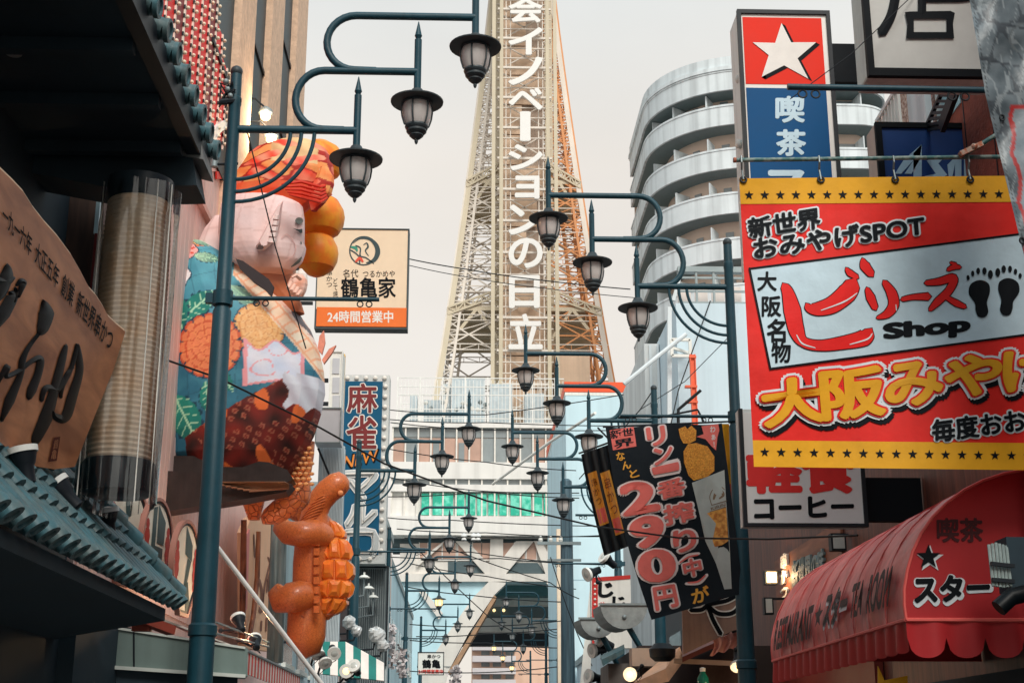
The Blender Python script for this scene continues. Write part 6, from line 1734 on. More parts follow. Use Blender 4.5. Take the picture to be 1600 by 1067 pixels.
for pts in ([(1398, 272), (1412, 250), (1440, 226), (1437, 250), (1424, 272), (1413, 272), (1428, 250), (1408, 272)], [(1427, 240), (1440, 226), (1440, 276), (1427, 280)],
            [(1444, 276), (1462, 272), (1448, 252), (1458, 244), (1472, 250), (1466, 256), (1480, 274), (1462, 282)], [(1482, 276), (1480, 258), (1492, 246), (1502, 250), (1502, 276), (1492, 276), (1492, 256), (1488, 276)],
            [(1506, 276), (1506, 232), (1515, 226), (1515, 250), (1526, 248), (1526, 276), (1517, 276), (1517, 256), (1514, 276)], [(1531, 276), (1531, 252), (1540, 248), (1540, 276)], [(1531, 245), (1541, 236), (1546, 226), (1546, 242)]):
    poly(b, fs, pts, .004)
b.build('lettering', mat('pale_blue_letter', D(150, 186, 206), .4), bsn)

# ---- red souvenir banner
ry_ = 7.62
rb = thing('red_banner', 'big red and yellow souvenir shop banner with starred borders and black footprints', 'banner', tuple(P(1400, 732, ry_)))
def rsurf(px, py, d):
    w = .018 * sin(px / 47 + py / 160) + .003 * sin(px / 23 - py / 60) + .02 * sin(py / 210 + 1) + .016 * sin((px - 1155) / 75 + (py - 280) / 62) + .006 * sin(py / 13 + px / 30) * max(0, 1 - (px - 1155) / 24)
    return P(px, py, ry_ + w - d)
def rq(u, v):  # banner parameter to pixels
    return (L3(1155, 1178, v) + u * (1662 - L3(1155, 1178, v)), L3(L3(279, 274, u), L3(729, 735, u), v))
def clothmat(nm, c): return mat(nm, c, .6, var=.16, scale=3, bump=.6, bscale=4.5, spec=.2, streak=.06)
M_BRED, M_BYEL, M_BBLU = clothmat('banner_red', D(222, 42, 36)), clothmat('banner_yellow', D(244, 176, 40)), clothmat('banner_pale_blue', D(186, 206, 216))
b = MB(); b.grid(lambda u, v, d: rsurf(*rq(u, v), d), 60, 50, .006); b.build('cloth', M_BRED, rb, 60)
b = MB(); b.grid(lambda u, v, d: rsurf(*rq(u, v * .089), .003 + d), 60, 4); b.build('yellow_border', M_BYEL, rb, 60)
b = MB(); b.grid(lambda u, v, d: rsurf(*rq(u, .908 + v * .092), .003 + d), 60, 4); b.build('yellow_border', M_BYEL, rb, 60)
b = MB(); pq = ((1171, 420), (1662, 357), (1662, 514), (1204, 575))
def pan(u, v): 
    a = (L3(pq[0][0], pq[1][0], u), L3(pq[0][1], pq[1][1], u)); c = (L3(pq[3][0], pq[2][0], u), L3(pq[3][1], pq[2][1], u)); return (L3(a[0], c[0], v), L3(a[1], c[1], v))
b.grid(lambda u, v, d: rsurf(*pan(u, v), .004 + d), 50, 20); b.build('pale_panel', M_BBLU, rb, 60)
b = MB()
for p, q in (((1171, 420), (1662, 357)), ((1204, 576), (1662, 515)), ((1171, 419), (1204, 577))):
    n = 40; pts = [(L3(p[0], q[0], i / n), L3(p[1], q[1], i / n)) for i in range(n + 1)]
    stroke(b, rsurf, pts, [3.2] * (n + 1), .007, n=1)
b.build('panel_outline', M_BLACKINK, rb)
b = MB()
for i in range(20): star(b, rsurf, 1170.5 + i * 24.4, 305 - i * .1, 7.6, .007)
for i in range(18): star(b, rsurf, 1195 + i * 25.7, 706 + i * .38, 7.8, .007)
b.build('star_row', M_BLACKINK, rb)
def rc(*pts): return tuple((1130 + x / 2.223, 260 + y / 2.223) for x, y in pts)
M_BW2 = clothmat('banner_white', D(214, 220, 224))
for tx, q in (('新世界', rc((95, 250), (338, 214), (334, 142), (84, 182))), ('おみやげSPOT', rc((112, 322), (700, 238), (694, 168), (104, 252))), ('毎度おおきに', rc((732, 957), (1215, 898), (1203, 822), (722, 882)))):
    b = MB(); letters(b, tx, rsurf, q, bold=.105, d=.008); b.build('letter_outline', M_BW2, rb)
    b = MB(); letters(b, tx, rsurf, q, bold=.032, d=.016); b.build('lettering', M_BLACKINK, rb)
for ch, q in (('大', R4(1184, 425, 1213, 454)), ('阪', R4(1191, 463, 1220, 494)), ('名', R4(1199, 499, 1227, 534)), ('物', R4(1206, 534, 1235, 566))):
    b = MB(); letters(b, ch, rsurf, q, bold=.028, d=.008, vert=True); b.build('lettering', M_BLACKINK, rb)
strokes = [([(212, 415), (225, 440), (240, 500), (255, 570), (280, 610), (340, 622), (430, 610), (490, 595), (508, 575)], [26, 40, 58, 52, 34, 36, 46, 56, 36]), ([(450, 408), (430, 440), (380, 480), (330, 495), (300, 492), (290, 480)], [52, 66, 58, 46, 30, 14]),
           ([(428, 355), (440, 370), (465, 385)], [10, 22, 16]), ([(484, 322), (492, 345), (515, 375)], [10, 34, 24]),
           ([(500, 425), (512, 455), (528, 492)], [14, 30, 20]), ([(560, 402), (585, 440), (592, 480), (570, 512), (535, 526)], [18, 34, 36, 28, 8]),
           ([(622, 462), (660, 454), (712, 452)], [14, 18, 26]), ([(705, 405), (750, 400), (800, 388), (785, 430), (745, 470), (718, 498)], [16, 24, 28, 26, 26, 12]), ([(775, 455), (810, 475), (840, 488)], [14, 22, 14]), ([(780, 360), (800, 350), (822, 350)], [10, 18, 12]), ([(790, 335), (808, 340)], [8, 10])]
def rs(pts): return [rc(p)[0] for p in pts]
b = MB()
for p, w in strokes: stroke(b, rsurf, rs(p), [x / 2.223 + 3 for x in w], .007)
b.build('brush_outline', M_BLACKINK, rb)
b = MB()
for p, w in strokes: stroke(b, rsurf, rs(p), [x / 2.223 for x in w], .010)
b.build('brush_lettering', clothmat('brush_red', D(222, 36, 34)), rb)
b = MB()
for p, w in (([(255, 585), (275, 615), (320, 630)], [2, 4, 2]), ([(340, 500), (420, 470), (465, 440)], [2, 4, 2]), ([(440, 618), (500, 600), (518, 580)], [2, 4, 2]), ([(600, 480), (602, 500)], [2, 3])): stroke(b, rsurf, rs(p), [x / 1.6 for x in w], .013)
b.build('brush_highlight', M_BW2, rb)
b = MB(); letters(b, 'Shop', rsurf, rc((566, 612), (850, 586), (852, 520), (562, 548)), bold=.06, d=.008); b.build('lettering', M_BLACKINK, rb)
def foot(cx_, cy_, s, nm):
    b = MB(); q = rc((cx_, cy_))[0]
    pts = [(-.42, -.55), (0, -.75), (.42, -.6), (.5, -.2), (.36, .3), (.42, .75), (.25, 1.0), (-.05, .98), (-.18, .7), (-.22, .35), (-.5, -.1)]
    n = len(pts); sm = []
    for i in range(n):
        p0, p1, p2, p3 = pts[i - 1], pts[i], pts[(i + 1) % n], pts[(i + 2) % n]
        for k in range(4):
            t = k / 4; sm.append(tuple(.5 * (2 * p1[j] + (p2[j] - p0[j]) * t + (2 * p0[j] - 5 * p1[j] + 4 * p2[j] - p3[j]) * t * t + (3 * p1[j] - p0[j] - 3 * p2[j] + p3[j]) * t ** 3) for j in (0, 1)))
    k_ = 33
    poly(b, rsurf, [(q[0] + s * x * k_, q[1] + y * k_) for x, y in sm], .010)
    for tx, ty, r in ((.52, -1.02, .15), (.24, -1.18, .13), (-.06, -1.18, .115), (-.32, -1.06, .1), (-.54, -.86, .095)):
        poly(b, rsurf, [(q[0] + s * (tx * k_ + r * .8 * k_ * cos(a * pi / 7)), q[1] + ty * k_ + r * 1.35 * k_ * sin(a * pi / 7)) for a in range(14)], .010)
    b.build(nm, M_BLACKINK, rb)
foot(890, 450, 1, 'footprint'); foot(992, 443, -1, 'footprint')
big = [('大', rc((150, 905), (352, 880), (345, 725), (130, 752))), ('阪', rc((352, 880), (560, 858), (552, 694), (338, 712))), ('み', rc((572, 835), (760, 815), (752, 672), (566, 694))), ('や', rc((790, 812), (968, 770), (958, 645), (765, 672))), ('げ', rc((985, 790), (1170, 752), (1160, 612), (972, 640)))]
for dd, bold, m, nm, dx, dy in ((.007, .125, M_BLACKINK, 'letter_drop', 4, 7), (.014, .125, M_BW2, 'letter_outline', 0, 0), (.021, .075, M_BRED, 'letter_edge', 0, 0), (.028, .038, M_BYEL, 'big_letter', 0, 0)):
    for ch, q in big:
        b = MB(); letters(b, ch, rsurf, tuple((x + dx, y + dy) for x, y in q), bold=bold, d=dd); b.build(nm, m, rb)
for px in (1161, 1282, 1398, 1515):
    b = MB(); c = rsurf(px, 282, .0)
    b.tube([c + Vector((.018 * cos(a * pi / 6), -.012, .018 * sin(a * pi / 6))) for a in range(12)], .006, 6, closed=True); b.build('grommet', M_DARK, rb, 40)
    b = MB(); t0 = P(px - 4, 249, ry_); b.tube([t0 + Vector((0, -.025, .01)), t0 + Vector((0, -.03, -.03)), L3(t0, c, .5), c + Vector((0, -.015, .0))], .006, 6); b.build('hook', M_STEEL, rb, 40)
bbx = thing('banner_pole', 'weathered green horizontal pole with clamp holding up the red banner', 'pole', tuple(P(1400, 248, ry_)))
M_GRP = mat('weathered_green_pipe', D(60, 96, 96), .5, var=.4, scale=14, col2=D(120, 132, 126))
MB().tube([P(1147, 250.5, ry_), P(1500, 246, ry_), P(1600, 245, ry_)], .013, 10).build('bar', M_GRP, bbx, 40)
MB().tube([P(1506, 243, ry_ - .03), P(1545, 218, ry_ - .05), P(1600, 186, ry_ - .1)], .014, 10).build('stay', M_GRP, bbx, 40)
MB().bar(P(1500, 242, ry_ - .04), P(1534, 226, ry_ - .05), .045, .03).sphere(P(1522, 230, ry_ - .06), .022, 10, 6).build('clamp', mat('rusty_clamp', D(150, 130, 118), .5, .4, var=.4, scale=30, col2=D(150, 84, 60)), bbx)
MB().tube([P(1147, 250.5, ry_) + Vector((-.004, 0, 0)), P(1147, 250.5, ry_) + Vector((.012, 0, 0))], .016, 10).build('end_cap', mat('rust_end', D(150, 84, 64), .7), bbx)
# ---- grey printed cloth hanging at the right edge
gc = thing('grey_printed_banner', 'grey printed cloth banner with a red wavy outline at the right edge', 'banner', tuple(P(1590, 390, 6.6)))
def gpaint(x, y):
    n = vn(x / 21, y / 17) + .5 * vn(x / 7 + 3, y / 9)
    c = mixc(D(104, 114, 120), D(72, 82, 88), .5 + .5 * n)
    if abs(vn(x / 17 + .5, y / 26)) < .1: c = mixc(c, D(52, 58, 64), .75)
    if abs(vn(x / 9 + 2, y / 40 + 1)) < .07: c = mixc(c, D(136, 144, 148), .6)
    if abs(sqrt((x - 1600) ** 2 + (y - 60) ** 2) - 22) < 2: c = D(90, 98, 102)
    if abs((y - .2 * x) % 61 - 30) < 1.2 and y < 140: c = D(60, 66, 72)
    if y > 165:
        e = 1570 + (y - 165) * .14 + 8 * abs(sin((y - 165) / 24.0)) + (12 - (y - 165) * .6 if y < 185 else 0)
        if x > e + 3: c = mixc(D(128, 136, 142), D(104, 114, 120), .5 + .5 * n)
        if abs(x - e) < 3.4 or (abs(y - 168) < 3.2 and x > 1580): c = D(150, 44, 44)
    el = 1515 + (L3(0, 25, y / 150) if y < 150 else 25 + (y - 150) * .24)
    if abs(x - el - 4) < .8 and int(y / 3) % 2: c = D(50, 56, 60)
    return c
def gedge(py): return 1515 + (L3(0, 25, py / 150) if py < 150 else 25 + (py - 150) * .24)
b = MB(); nu, nv = 70, 150
def gsurf(px, py, d): return P(px, py, 6.6 + .03 * sin(px / 23 + py / 90) + .012 * sin(py / 17 + px / 30) - d)
b.grid(lambda u, v, d: gsurf(gedge(L3(-90, 402, v)) + 150 * u, L3(-90, 402, v), d), nu, nv, .004)
cols = []
for s_ in range(2):
    for j in range(nv + 1):
        for i in range(nu + 1):
            py = L3(-90, 402, j / nv); cols.append(gpaint(gedge(py) + 150 * i / nu, py))
b.c = cols
b.build('cloth', mat('grey_cloth_print', (.3, .3, .3), .35, attr=True, var=.15, scale=20, bump=.3, bscale=12), gc, 60)
for px, py in ((1566, 184), (1597, 376)):
    c = gsurf(px, py, .006); MB().tube([c + Vector((.012 * cos(a * pi / 6), 0, .016 * sin(a * pi / 6))) for a in range(12)], .005, 6, closed=True).build('grommet', M_DARK, gc, 40)

# ---- coffee sign
cy_ = 12.75
cs = thing('coffee_sign', 'white box sign reading 軽食 in red and コーヒー in black under the red banner', 'sign', tuple(P(1250, 822, cy_)))
xa, xb = P(1160, 770, cy_).x, P(1352, 770, cy_).x
def vz(y): return P(1255, y, cy_).z
MB().box((xa, cy_, vz(822)), (xb, cy_ + .16, vz(640))).build('box', M_SIDE, cs)
MB().box((xa + .03, cy_ - .006, vz(817)), (xb - .03, cy_ + .001, vz(645))).build('face', mat('coffee_face', D(206, 208, 206), .4, var=.05), cs)
b = MB()
k = .032
b.box((xa - .004, cy_ - .03, vz(823)), (xb + .004, cy_ + .02, vz(818))).box((xa - .004, cy_ - .03, vz(818)), (xa + k, cy_ + .02, vz(640))).box((xb - k, cy_ - .03, vz(818)), (xb + .004, cy_ + .02, vz(640))); b.build('frame', M_DARK, cs)
fs = planeY(cy_ - .007)
b = MB(); letters(b, '軽食', fs, ((1171, 768), (1336, 768), (1333, 706), (1168, 706)), bold=.05, d=.004); b.build('red_lettering', mat('coffee_red', D(214, 48, 46), .45), cs)
b = MB(); letters(b, 'コーヒー', fs, ((1180, 810), (1333, 805), (1332, 776), (1179, 778)), bold=.045, d=.004); b.build('lettering', M_BLACKINK, cs)
MB().box((xb, cy_ + .04, vz(812)), (XR - .05, cy_ + .14, vz(744))).build('mount_arm', M_BLACKINK, cs)
# ---- red dome awning
y0_, y1_ = 8.0, 11.6
da = thing('red_dome_awning', 'pinkish red dome awning with black lettering and scalloped edge', 'awning', tuple(P(1415, 970, 8.0)))
M_AWN = mat('awning_sheen_red', D(214, 112, 108, 1.3), .42, var=.25, scale=3, streak=.3, bump=.3, bscale=7, col2=D(196, 80, 78, 1.3), spec=.5)  # pinker than the end panels: sky sheen put into the canopy colour
M_AWN2 = mat('awning_end_red', D(170, 38, 42, 1.2), .55, var=.15, scale=2)
pp_ = [(1415, 968), (1412, 945), (1412, 920), (1417, 890), (1425, 862), (1438, 834), (1456, 808), (1478, 786), (1505, 766), (1535, 751), (1568, 740), (1610, 733), (1655, 729)]
prf = [P(x, y, y0_) for x, y in pp_]; prf = [(p.x, p.z) for p in prf]; prf.append((XR - .06, prf[-1][1] + .02))
def asurf(s, y, d=0.0):
    i = min(int(s), len(prf) - 2); t = s - i
    x, z = L3(prf[i][0], prf[i + 1][0], t), L3(prf[i][1], prf[i + 1][1], t)
    tx, tz = prf[i + 1][0] - prf[i][0], prf[i + 1][1] - prf[i][1]; l = sqrt(tx * tx + tz * tz)
    return Vector((x - tz / l * d, y, z + tx / l * d))
NS = len(prf) - 1
nyy = 60
def awf(u, v, d):
    y = L3(y0_, y1_, v); rel = (v * 10) % 1
    sag = -.009 * sin(pi * rel) + .005 * sin(u * 17 + v * 31)
    return asurf(u * NS * .9999, y, sag + d)
b = MB(); b.grid(awf, NS * 2, nyy); b.build('canopy', M_AWN, da, 60)
for yy, nm in ((y0_, 'end_panel'), (y1_, 'end_panel')):
    poly_ = [(x, yy, z) for x, z in prf] + [(XR - .06, yy, prf[0][1])]
    MB().prism(poly_, (0, .01 if yy == y1_ else -.01, 0)).build(nm, M_AWN2, da)
b = MB()
for k in range(11):
    y = L3(y0_, y1_, k / 10); b.tube([asurf(s * .5, y, .003) for s in range(NS * 2)], .0045, 5)
b.build('seam', M_AWN, da, 50)
b = MB(); pts = [Vector((x, y0_ - .012, z)) for x, z in prf]; b.tube(pts, .009, 6); b.tube([Vector((prf[0][0], y0_ - .01, prf[0][1])), Vector((prf[0][0], y1_, prf[0][1]))], .012, 6); b.tube([Vector((prf[0][0], y0_ - .01, prf[0][1])), Vector((XR, y0_ - .01, prf[0][1]))], .012, 6); b.build('edge_piping', mat('awning_piping', D(206, 90, 84), .5), da, 50)
# scalloped valances
b = MB()
def val(p0, p1, n, h, nn):
    p0, p1 = Vector(p0), Vector(p1); vs = []; m = n * 10
    for i in range(m + 1):
        t = i / m; p = p0.lerp(p1, t); ph_ = (t * n) % 1
        if i == m: ph_ = 0
        dz = h * (.45 + .55 * sqrt(max(0, 1 - (2 * ph_ - 1) ** 2)))
        wv = nn * (.02 * sin(t * n * 2 * pi))
        vs += [p + wv * .3, p + wv + Vector((0, 0, -dz))]
    b.add(vs, [(2 * i, 2 * i + 2, 2 * i + 3, 2 * i + 1) for i in range(m)])
zv = prf[0][1] - .01
val((prf[0][0] + .002, y0_, zv), (prf[0][0] + .002, y1_, zv), 17, .17, Vector((1, 0, 0)))
val((prf[0][0], y0_ - .004, zv), (XR, y0_ - .004, zv), 8, .2, Vector((0, 1, 0)))
b.build('scalloped_valance', M_AWN2, da, 50)
def tsurf(px, py, d): return asurf(py, px, d)
b = MB()
def aw_text(tx, ya, yb, s0, s1, bold=.04): letters(b, tx, tsurf, ((ya, s0), (yb, s0), (yb, s1), (ya, s1)), bold=bold, d=.034)
aw_text('RESTAURANT', 11.35, 10.1, .9, 3.0); aw_text('スター', 9.75, 9.15, 1.3, 3.5); aw_text('TEA', 9.05, 8.78, 1.3, 3.2); aw_text('ROOM', 8.66, 8.2, 1.2, 3.3)
sp_ = star_pts(0, 0, 1); b.add([tsurf(9.9, 2.2, .034)] + [tsurf(9.9 - x * .12, 2.2 - y * .9, .034) for x, y in sp_], [(0, 1 + i, 1 + (i + 1) % 10) for i in range(10)])
b.build('side_lettering', mat('awning_black', D(40, 24, 26), .6, var=.2), da)
b = MB(); letters(b, 'スター', tsurf, ((9.77, 1.15), (9.17, 1.15), (9.17, 3.35), (9.77, 3.35)), bold=.07, d=.026); b.build('side_letter_outline', M_BW2, da)
fs = planeY(y0_ - .012)
b = MB(); letters(b, '喫茶', fs, ((1465, 846), (1536, 846), (1534, 810), (1464, 810)), bold=.03, d=.004); b.build('lettering', mat('awning_ink', D(64, 22, 26), .6), da)
b = MB(); letters(b, 'スター', fs, ((1431, 945), (1549, 937), (1546, 900), (1428, 902)), bold=.11, d=.004); b.build('letter_outline', M_BW2, da)
b = MB(); star(b, fs, 1453, 873, 22, .004); b.build('star_outline', M_BW2, da)
b = MB(); letters(b, 'スター', fs, ((1430, 941), (1545, 934), (1543, 899), (1428, 901)), bold=.05, d=.009); b.build('lettering', M_BLACKINK, da)
b = MB(); star(b, fs, 1450, 870, 20, .009); b.build('star', M_BLACKINK, da)
# bundle of bamboo slats and black pipe at the right edge
bu = thing('bamboo_bundle', 'bundle of greyed bamboo slats fixed in front of the red awning at the right edge', 'bundle', tuple(P(1565, 915, 7.45)))
for i in range(6):
    a, c = P(1552 + i * 5.5, 918 - abs(i - 3), 7.4), P(1545 + i * 5.5, 848 + abs(i - 2) * 1.5, 7.46)
    MB().tube([a, c], .009, 7).build('slat', mat('grey_bamboo', D(128, 140, 138), .6, var=.35, scale=20), bu, 40)
MB().bar(P(1548, 880, 7.4), P(1585, 884, 7.4), .02).bar(P(1550, 905, 7.39), P(1585, 908, 7.39), .02).build('tie', M_DARK, bu)
MB().box(P(1580, 922, 7.45), P(1640, 846, 7.62)).build('tray', M_ROOFD, bu)
bp = MB().tube([P(1560, 950, 7.3), P(1580, 932, 7.3), P(1610, 925, 7.32), P(1650, 922, 7.35)], .045, 14).build('black_pipe', M_GLOSSK, None, 60); tag(bp, 'glossy black pipe elbow sticking in from the right edge below the bamboo slats', 'pipe')
yc = MB().add([P(1372, 1040, 8.6), P(1382, 1062, 8.6), P(1418, 1055, 8.6), P(1420, 1110, 8.6), P(1372, 1110, 8.6)] + [v + Vector((0, .012, 0)) for v in (P(1372, 1040, 8.6), P(1382, 1062, 8.6), P(1418, 1055, 8.6), P(1420, 1110, 8.6), P(1372, 1110, 8.6))], [(0, 1, 2, 3, 4), (9, 8, 7, 6, 5)] + [(i, (i + 1) % 5, 5 + (i + 1) % 5, 5 + i) for i in range(5)]).build('yellow_flag', M_BYEL); tag(yc, 'scrap of yellow flag hanging under the red awning', 'flag')
# ---- black beer banner on the second right post
ky = 16.28
kb = thing('black_banner', 'black beer banner with large pink 290円 lettering, fried cutlet and beer glass', 'banner', tuple(P(1080, 960, ky)))
def ks(px, py, d):
    w = .05 * sin(px / 34 + py / 120) + .03 * sin(py / 55 - px / 70) + .08 * sin((py - 660) / 190)
    return P(px, py, ky + w - d)
def kq(u, v):
    tl, tr, br__, bl = (946, 667), (1128, 660), (1162, 926), (1018, 968)
    x = L3(L3(tl[0], tr[0], u), L3(bl[0], br__[0], u), v); y = L3(L3(tl[1], tr[1], u), L3(bl[1], br__[1], u), v)
    x -= (1 - u) * 10 * sin(pi * v) 
    return x, y + 2.5 * sin(u * 9) * (1 - v)
M_KBLK = clothmat('banner_black', D(18, 28, 36, 1.0)); M_KPINK = clothmat('banner_pink_red', D(222, 112, 104)); M_KWH = clothmat('banner_letter_white', D(216, 204, 202)); M_KYEL = clothmat('banner_letter_yellow', D(226, 164, 66))
b = MB(); b.grid(lambda u, v, d: ks(*kq(u, v), d), 30, 44, .006); b.build('cloth', M_KBLK, kb, 60)
def kc(*pts): return tuple((900 + x / 2.2857, 600 + y / 2.2857) for x, y in pts)
def two(tx, q, m=M_KPINK, b0=.10, b1=.035, nm='letter'):
    b = MB(); letters(b, tx, ks, q, bold=b0, d=.009, vert=True); b.build(nm + '_outline', M_KWH, kb)
    b = MB(); letters(b, tx, ks, q, bold=b1, d=.02, vert=True); b.build(nm, m, kb)
two('リ', kc((262, 222), (322, 212), (312, 150), (252, 158))); two('ン', kc((284, 290), (350, 264), (338, 212), (276, 234))); two('一', kc((278, 318), (366, 300), (364, 284), (274, 304)))
two('番', kc((300, 412), (392, 392), (382, 332), (290, 352))); two('搾', kc((322, 505), (424, 484), (410, 418), (312, 436))); two('り', kc((356, 602), (432, 588), (420, 512), (346, 528)))
two('中', kc((392, 692), (452, 676), (440, 618), (380, 632)), b0=.1)
b = MB(); stroke(b, ks, kc((366, 640), (400, 612), (440, 604)), [5, 6, 4], .006); stroke(b, ks, kc((392, 712), (440, 708), (468, 680)), [4, 6, 5], .006); b.build('bracket_outline', M_KWH, kb)
b = MB(); stroke(b, ks, kc((372, 636), (402, 617), (436, 609)), [2, 3, 2], .011); stroke(b, ks, kc((400, 708), (436, 704), (462, 682)), [2, 3, 2], .011); b.build('bracket_mark', M_KPINK, kb)
two('2', kc((178, 466), (292, 446), (270, 346), (162, 362)), b0=.08, b1=.045, nm='digit'); two('9', kc((212, 588), (316, 566), (296, 466), (196, 488)), b0=.08, b1=.045, nm='digit'); two('0', kc((240, 708), (354, 692), (336, 588), (224, 604)), b0=.08, b1=.045, nm='digit')
two('円', kc((288, 806), (366, 790), (350, 716), (276, 728)))
for tx, q in (('が', kc((418, 784), (478, 770), (470, 718), (410, 732))), ('な', kc((148, 276), (176, 268), (170, 240), (142, 246))), ('ん', kc((168, 306), (198, 298), (190, 272), (162, 280))), ('と', kc((196, 336), (226, 328), (216, 302), (190, 310)))):
    b = MB(); letters(b, tx, ks, q, bold=.03, d=.008, vert=True); b.build('yellow_letter', M_KYEL, kb)
b = MB(); poly(b, ks, kc((120, 165), (206, 152), (216, 222), (132, 236)), .005); b.build('label_patch', M_KPINK, kb)
b = MB(); letters(b, '新世', ks, kc((126, 196), (204, 182), (202, 156), (122, 166)), bold=.03, d=.008); letters(b, '界', ks, kc((140, 230), (206, 216), (202, 190), (134, 202)), bold=.03, d=.008); b.build('label_lettering', M_KBLK, kb)
M_CUT = mat('fried_crumb', D(212, 150, 60), .6, var=.35, scale=40, col2=D(178, 110, 40))
b = MB(); poly(b, ks, kc((372, 190), (366, 160), (390, 150), (398, 160), (412, 148), (430, 165), (428, 200), (405, 212), (384, 212)), .006); b.build('cutlet_print', M_CUT, kb)
b = MB(); poly(b, ks, kc((384, 240), (400, 214), (430, 210), (470, 222), (494, 258), (494, 310), (470, 330), (420, 344), (402, 326), (386, 280)), .008); b.build('cutlet_print', M_CUT, kb)
M_GLS = clothmat('glass_print', D(158, 164, 160)); M_BEER = mat('beer_print', D(206, 150, 74), .5, var=.25, scale=12, col2=D(168, 104, 48))
b = MB(); poly(b, ks, kc((414, 352), (470, 330), (530, 306), (535, 400), (548, 560), (556, 730), (530, 732), (500, 640), (462, 560), (440, 460)), .006); b.build('glass_print', M_GLS, kb)
b = MB(); poly(b, ks, kc((462, 462), (536, 440), (544, 560), (520, 575), (496, 580), (468, 548)), .008); b.build('beer_print', M_BEER, kb)
b = MB(); stroke(b, ks, kc((484, 430), (478, 400), (492, 372), (512, 362), (530, 376)), [1.2] * 5, .010); stroke(b, ks, kc((492, 410), (500, 388), (518, 384), (526, 396), (512, 408)), [3, 5, 6, 4, 2], .010); stroke(b, ks, kc((484, 432), (538, 416)), [1.2, 1.2], .010); stroke(b, ks, kc((478, 456), (536, 438)), [1.2, 1.2], .010)
letters(b, 'KIRIN', ks, kc((483, 450), (534, 434), (533, 424), (481, 440)), bold=.02, d=.010); b.build('emblem', mat('emblem_brown', D(112, 92, 72), .5), kb)
b = MB(); poly(b, ks, kc((448, 150), (508, 142), (512, 165), (505, 190), (500, 236), (484, 222), (462, 196), (430, 188), (456, 178)), .006); b.build('speech_patch', M_KPINK, kb)
b = MB(); letters(b, 'わぁ!', ks, kc((486, 226), (502, 222), (496, 148), (478, 152)), bold=.03, d=.009, vert=True); b.build('speech_lettering', M_KWH, kb)
b = MB(); p_ = MB().tube([P(942, 667, 16.4), P(1150, 658, 16.4)], .012, 8); p_.build('top_rod', M_DARK, kb, 40)
# yellow flag strip behind
yf = thing('yellow_flag_strip', 'narrow yellow banner seen edge-on between the black banner and the lamp post', 'banner', tuple(P(1150, 924, 16.6)))
def ysf(u, v, d): 
    return P(L3(L3(1127, 1139, u), L3(1140, 1161, u), v) + 3 * sin(v * 9), L3(662, 924, v), 16.62 + .05 * sin(v * 12 + u * 3) - d)
b = MB(); b.grid(ysf, 4, 30, .006); b.build('cloth', M_BYEL, yf, 60)
b = MB()
for v in (.42, .7): b.add([ysf(.5 + .42 * cos(a * pi / 6), v + .07 * sin(a * pi / 6), .006) for a in range(12)], [tuple(range(12))])
b.build('red_mark', mat('flag_red_mark', D(180, 70, 40), .6), yf)
# dark nobori seen obliquely on its left
nbn = thing('dark_menu_banner', 'dark banner with orange menu panels hanging obliquely behind the black beer banner', 'banner', tuple(P(930, 850, 18.4)))
def nsf(u, v, d):
    a = (L3(908, 951, u), L3(710, 694, u)); c = (L3(944, 990, u), L3(868, 850, u))
    return P(L3(a[0], c[0], v ** 1.15), L3(a[1], c[1], v), 18.2 + .9 * (1 - u) + .05 * sin(u * 22) - d)
b = MB(); b.grid(nsf, 30, 24, .006); b.build('cloth', M_KBLK, nbn, 60)
for u0, u1, v0, v1 in ((.1, .42, .2, .72), (.52, .86, .24, .86)):
    b = MB(); b.grid(lambda u, v, d: nsf(L3(u0, u1, u), L3(v0, v1, v), .008), 6, 10); b.build('menu_panel', M_KYEL, nbn, 60)
    b = MB(); g, f_ = column('串かつ', .02); bb_ = bbox(g)
    b.add([nsf(L3(u0 + .06, u1 - .06, (x - bb_[0]) / (bb_[2] - bb_[0])), L3(v0 + .06, v1 - .2, 1 - (y - bb_[1]) / (bb_[3] - bb_[1])), .016) for x, y, z in g], f_); b.build('lettering', mat('menu_brown_ink', D(120, 60, 30), .6), nbn)
    b = MB(); b.grid(lambda u, v, d: nsf(L3(u0 + .02, u1 - .02, u), L3(v1 - .16, v1 - .02, v), .014), 4, 4); b.build('menu_foot', M_KPINK, nbn, 60)
MB().tube([P(934, 668, 18.3), P(955, 690, 18.2)], .012, 6).tube([P(905, 708, 19.1), P(955, 690, 18.2)], .014, 6).build('top_rod', M_DARK, nbn)
# ---- clutter of shop fronts beneath
sg = thing('menu_signboard', 'white shop signboard with red bulb-dotted left border and brush lettering じ', 'sign', tuple(P(945, 1000, 25)))
SG = 25.0
signbox(925, 902, 985, 1012, SG, .25).build('box', M_WHITE, sg); fs = planeY(SG)
b = MB(); poly(b, fs, [(925, 902), (985, 898), (985, 904), (934, 908), (934, 1010), (925, 1010)], .01, .01); b.build('red_border', mat('border_red', D(168, 44, 40), .5, var=.2), sg)
b = MB()
for i in range(12): p = fs(929.5, 912 + i * 8, .012); b.sphere(p, .022, 8, 5)
b.build('dot_row', M_WHITE, sg)
b = MB(); letters(b, 'じ', fs, R4(936, 910, 957, 932), bold=.05, d=.01, vert=True); letters(b, 'じ', fs, R4(958, 932, 976, 946), bold=.05, d=.01, vert=True); b.build('brush_lettering', M_BLACKINK, sg)
b = MB(); letters(b, '味自慢', fs, R4(938, 940, 946, 968), bold=.02, d=.01, vert=True); b.build('red_lettering', mat('sign_red_ink', D(190, 50, 40), .5), sg)
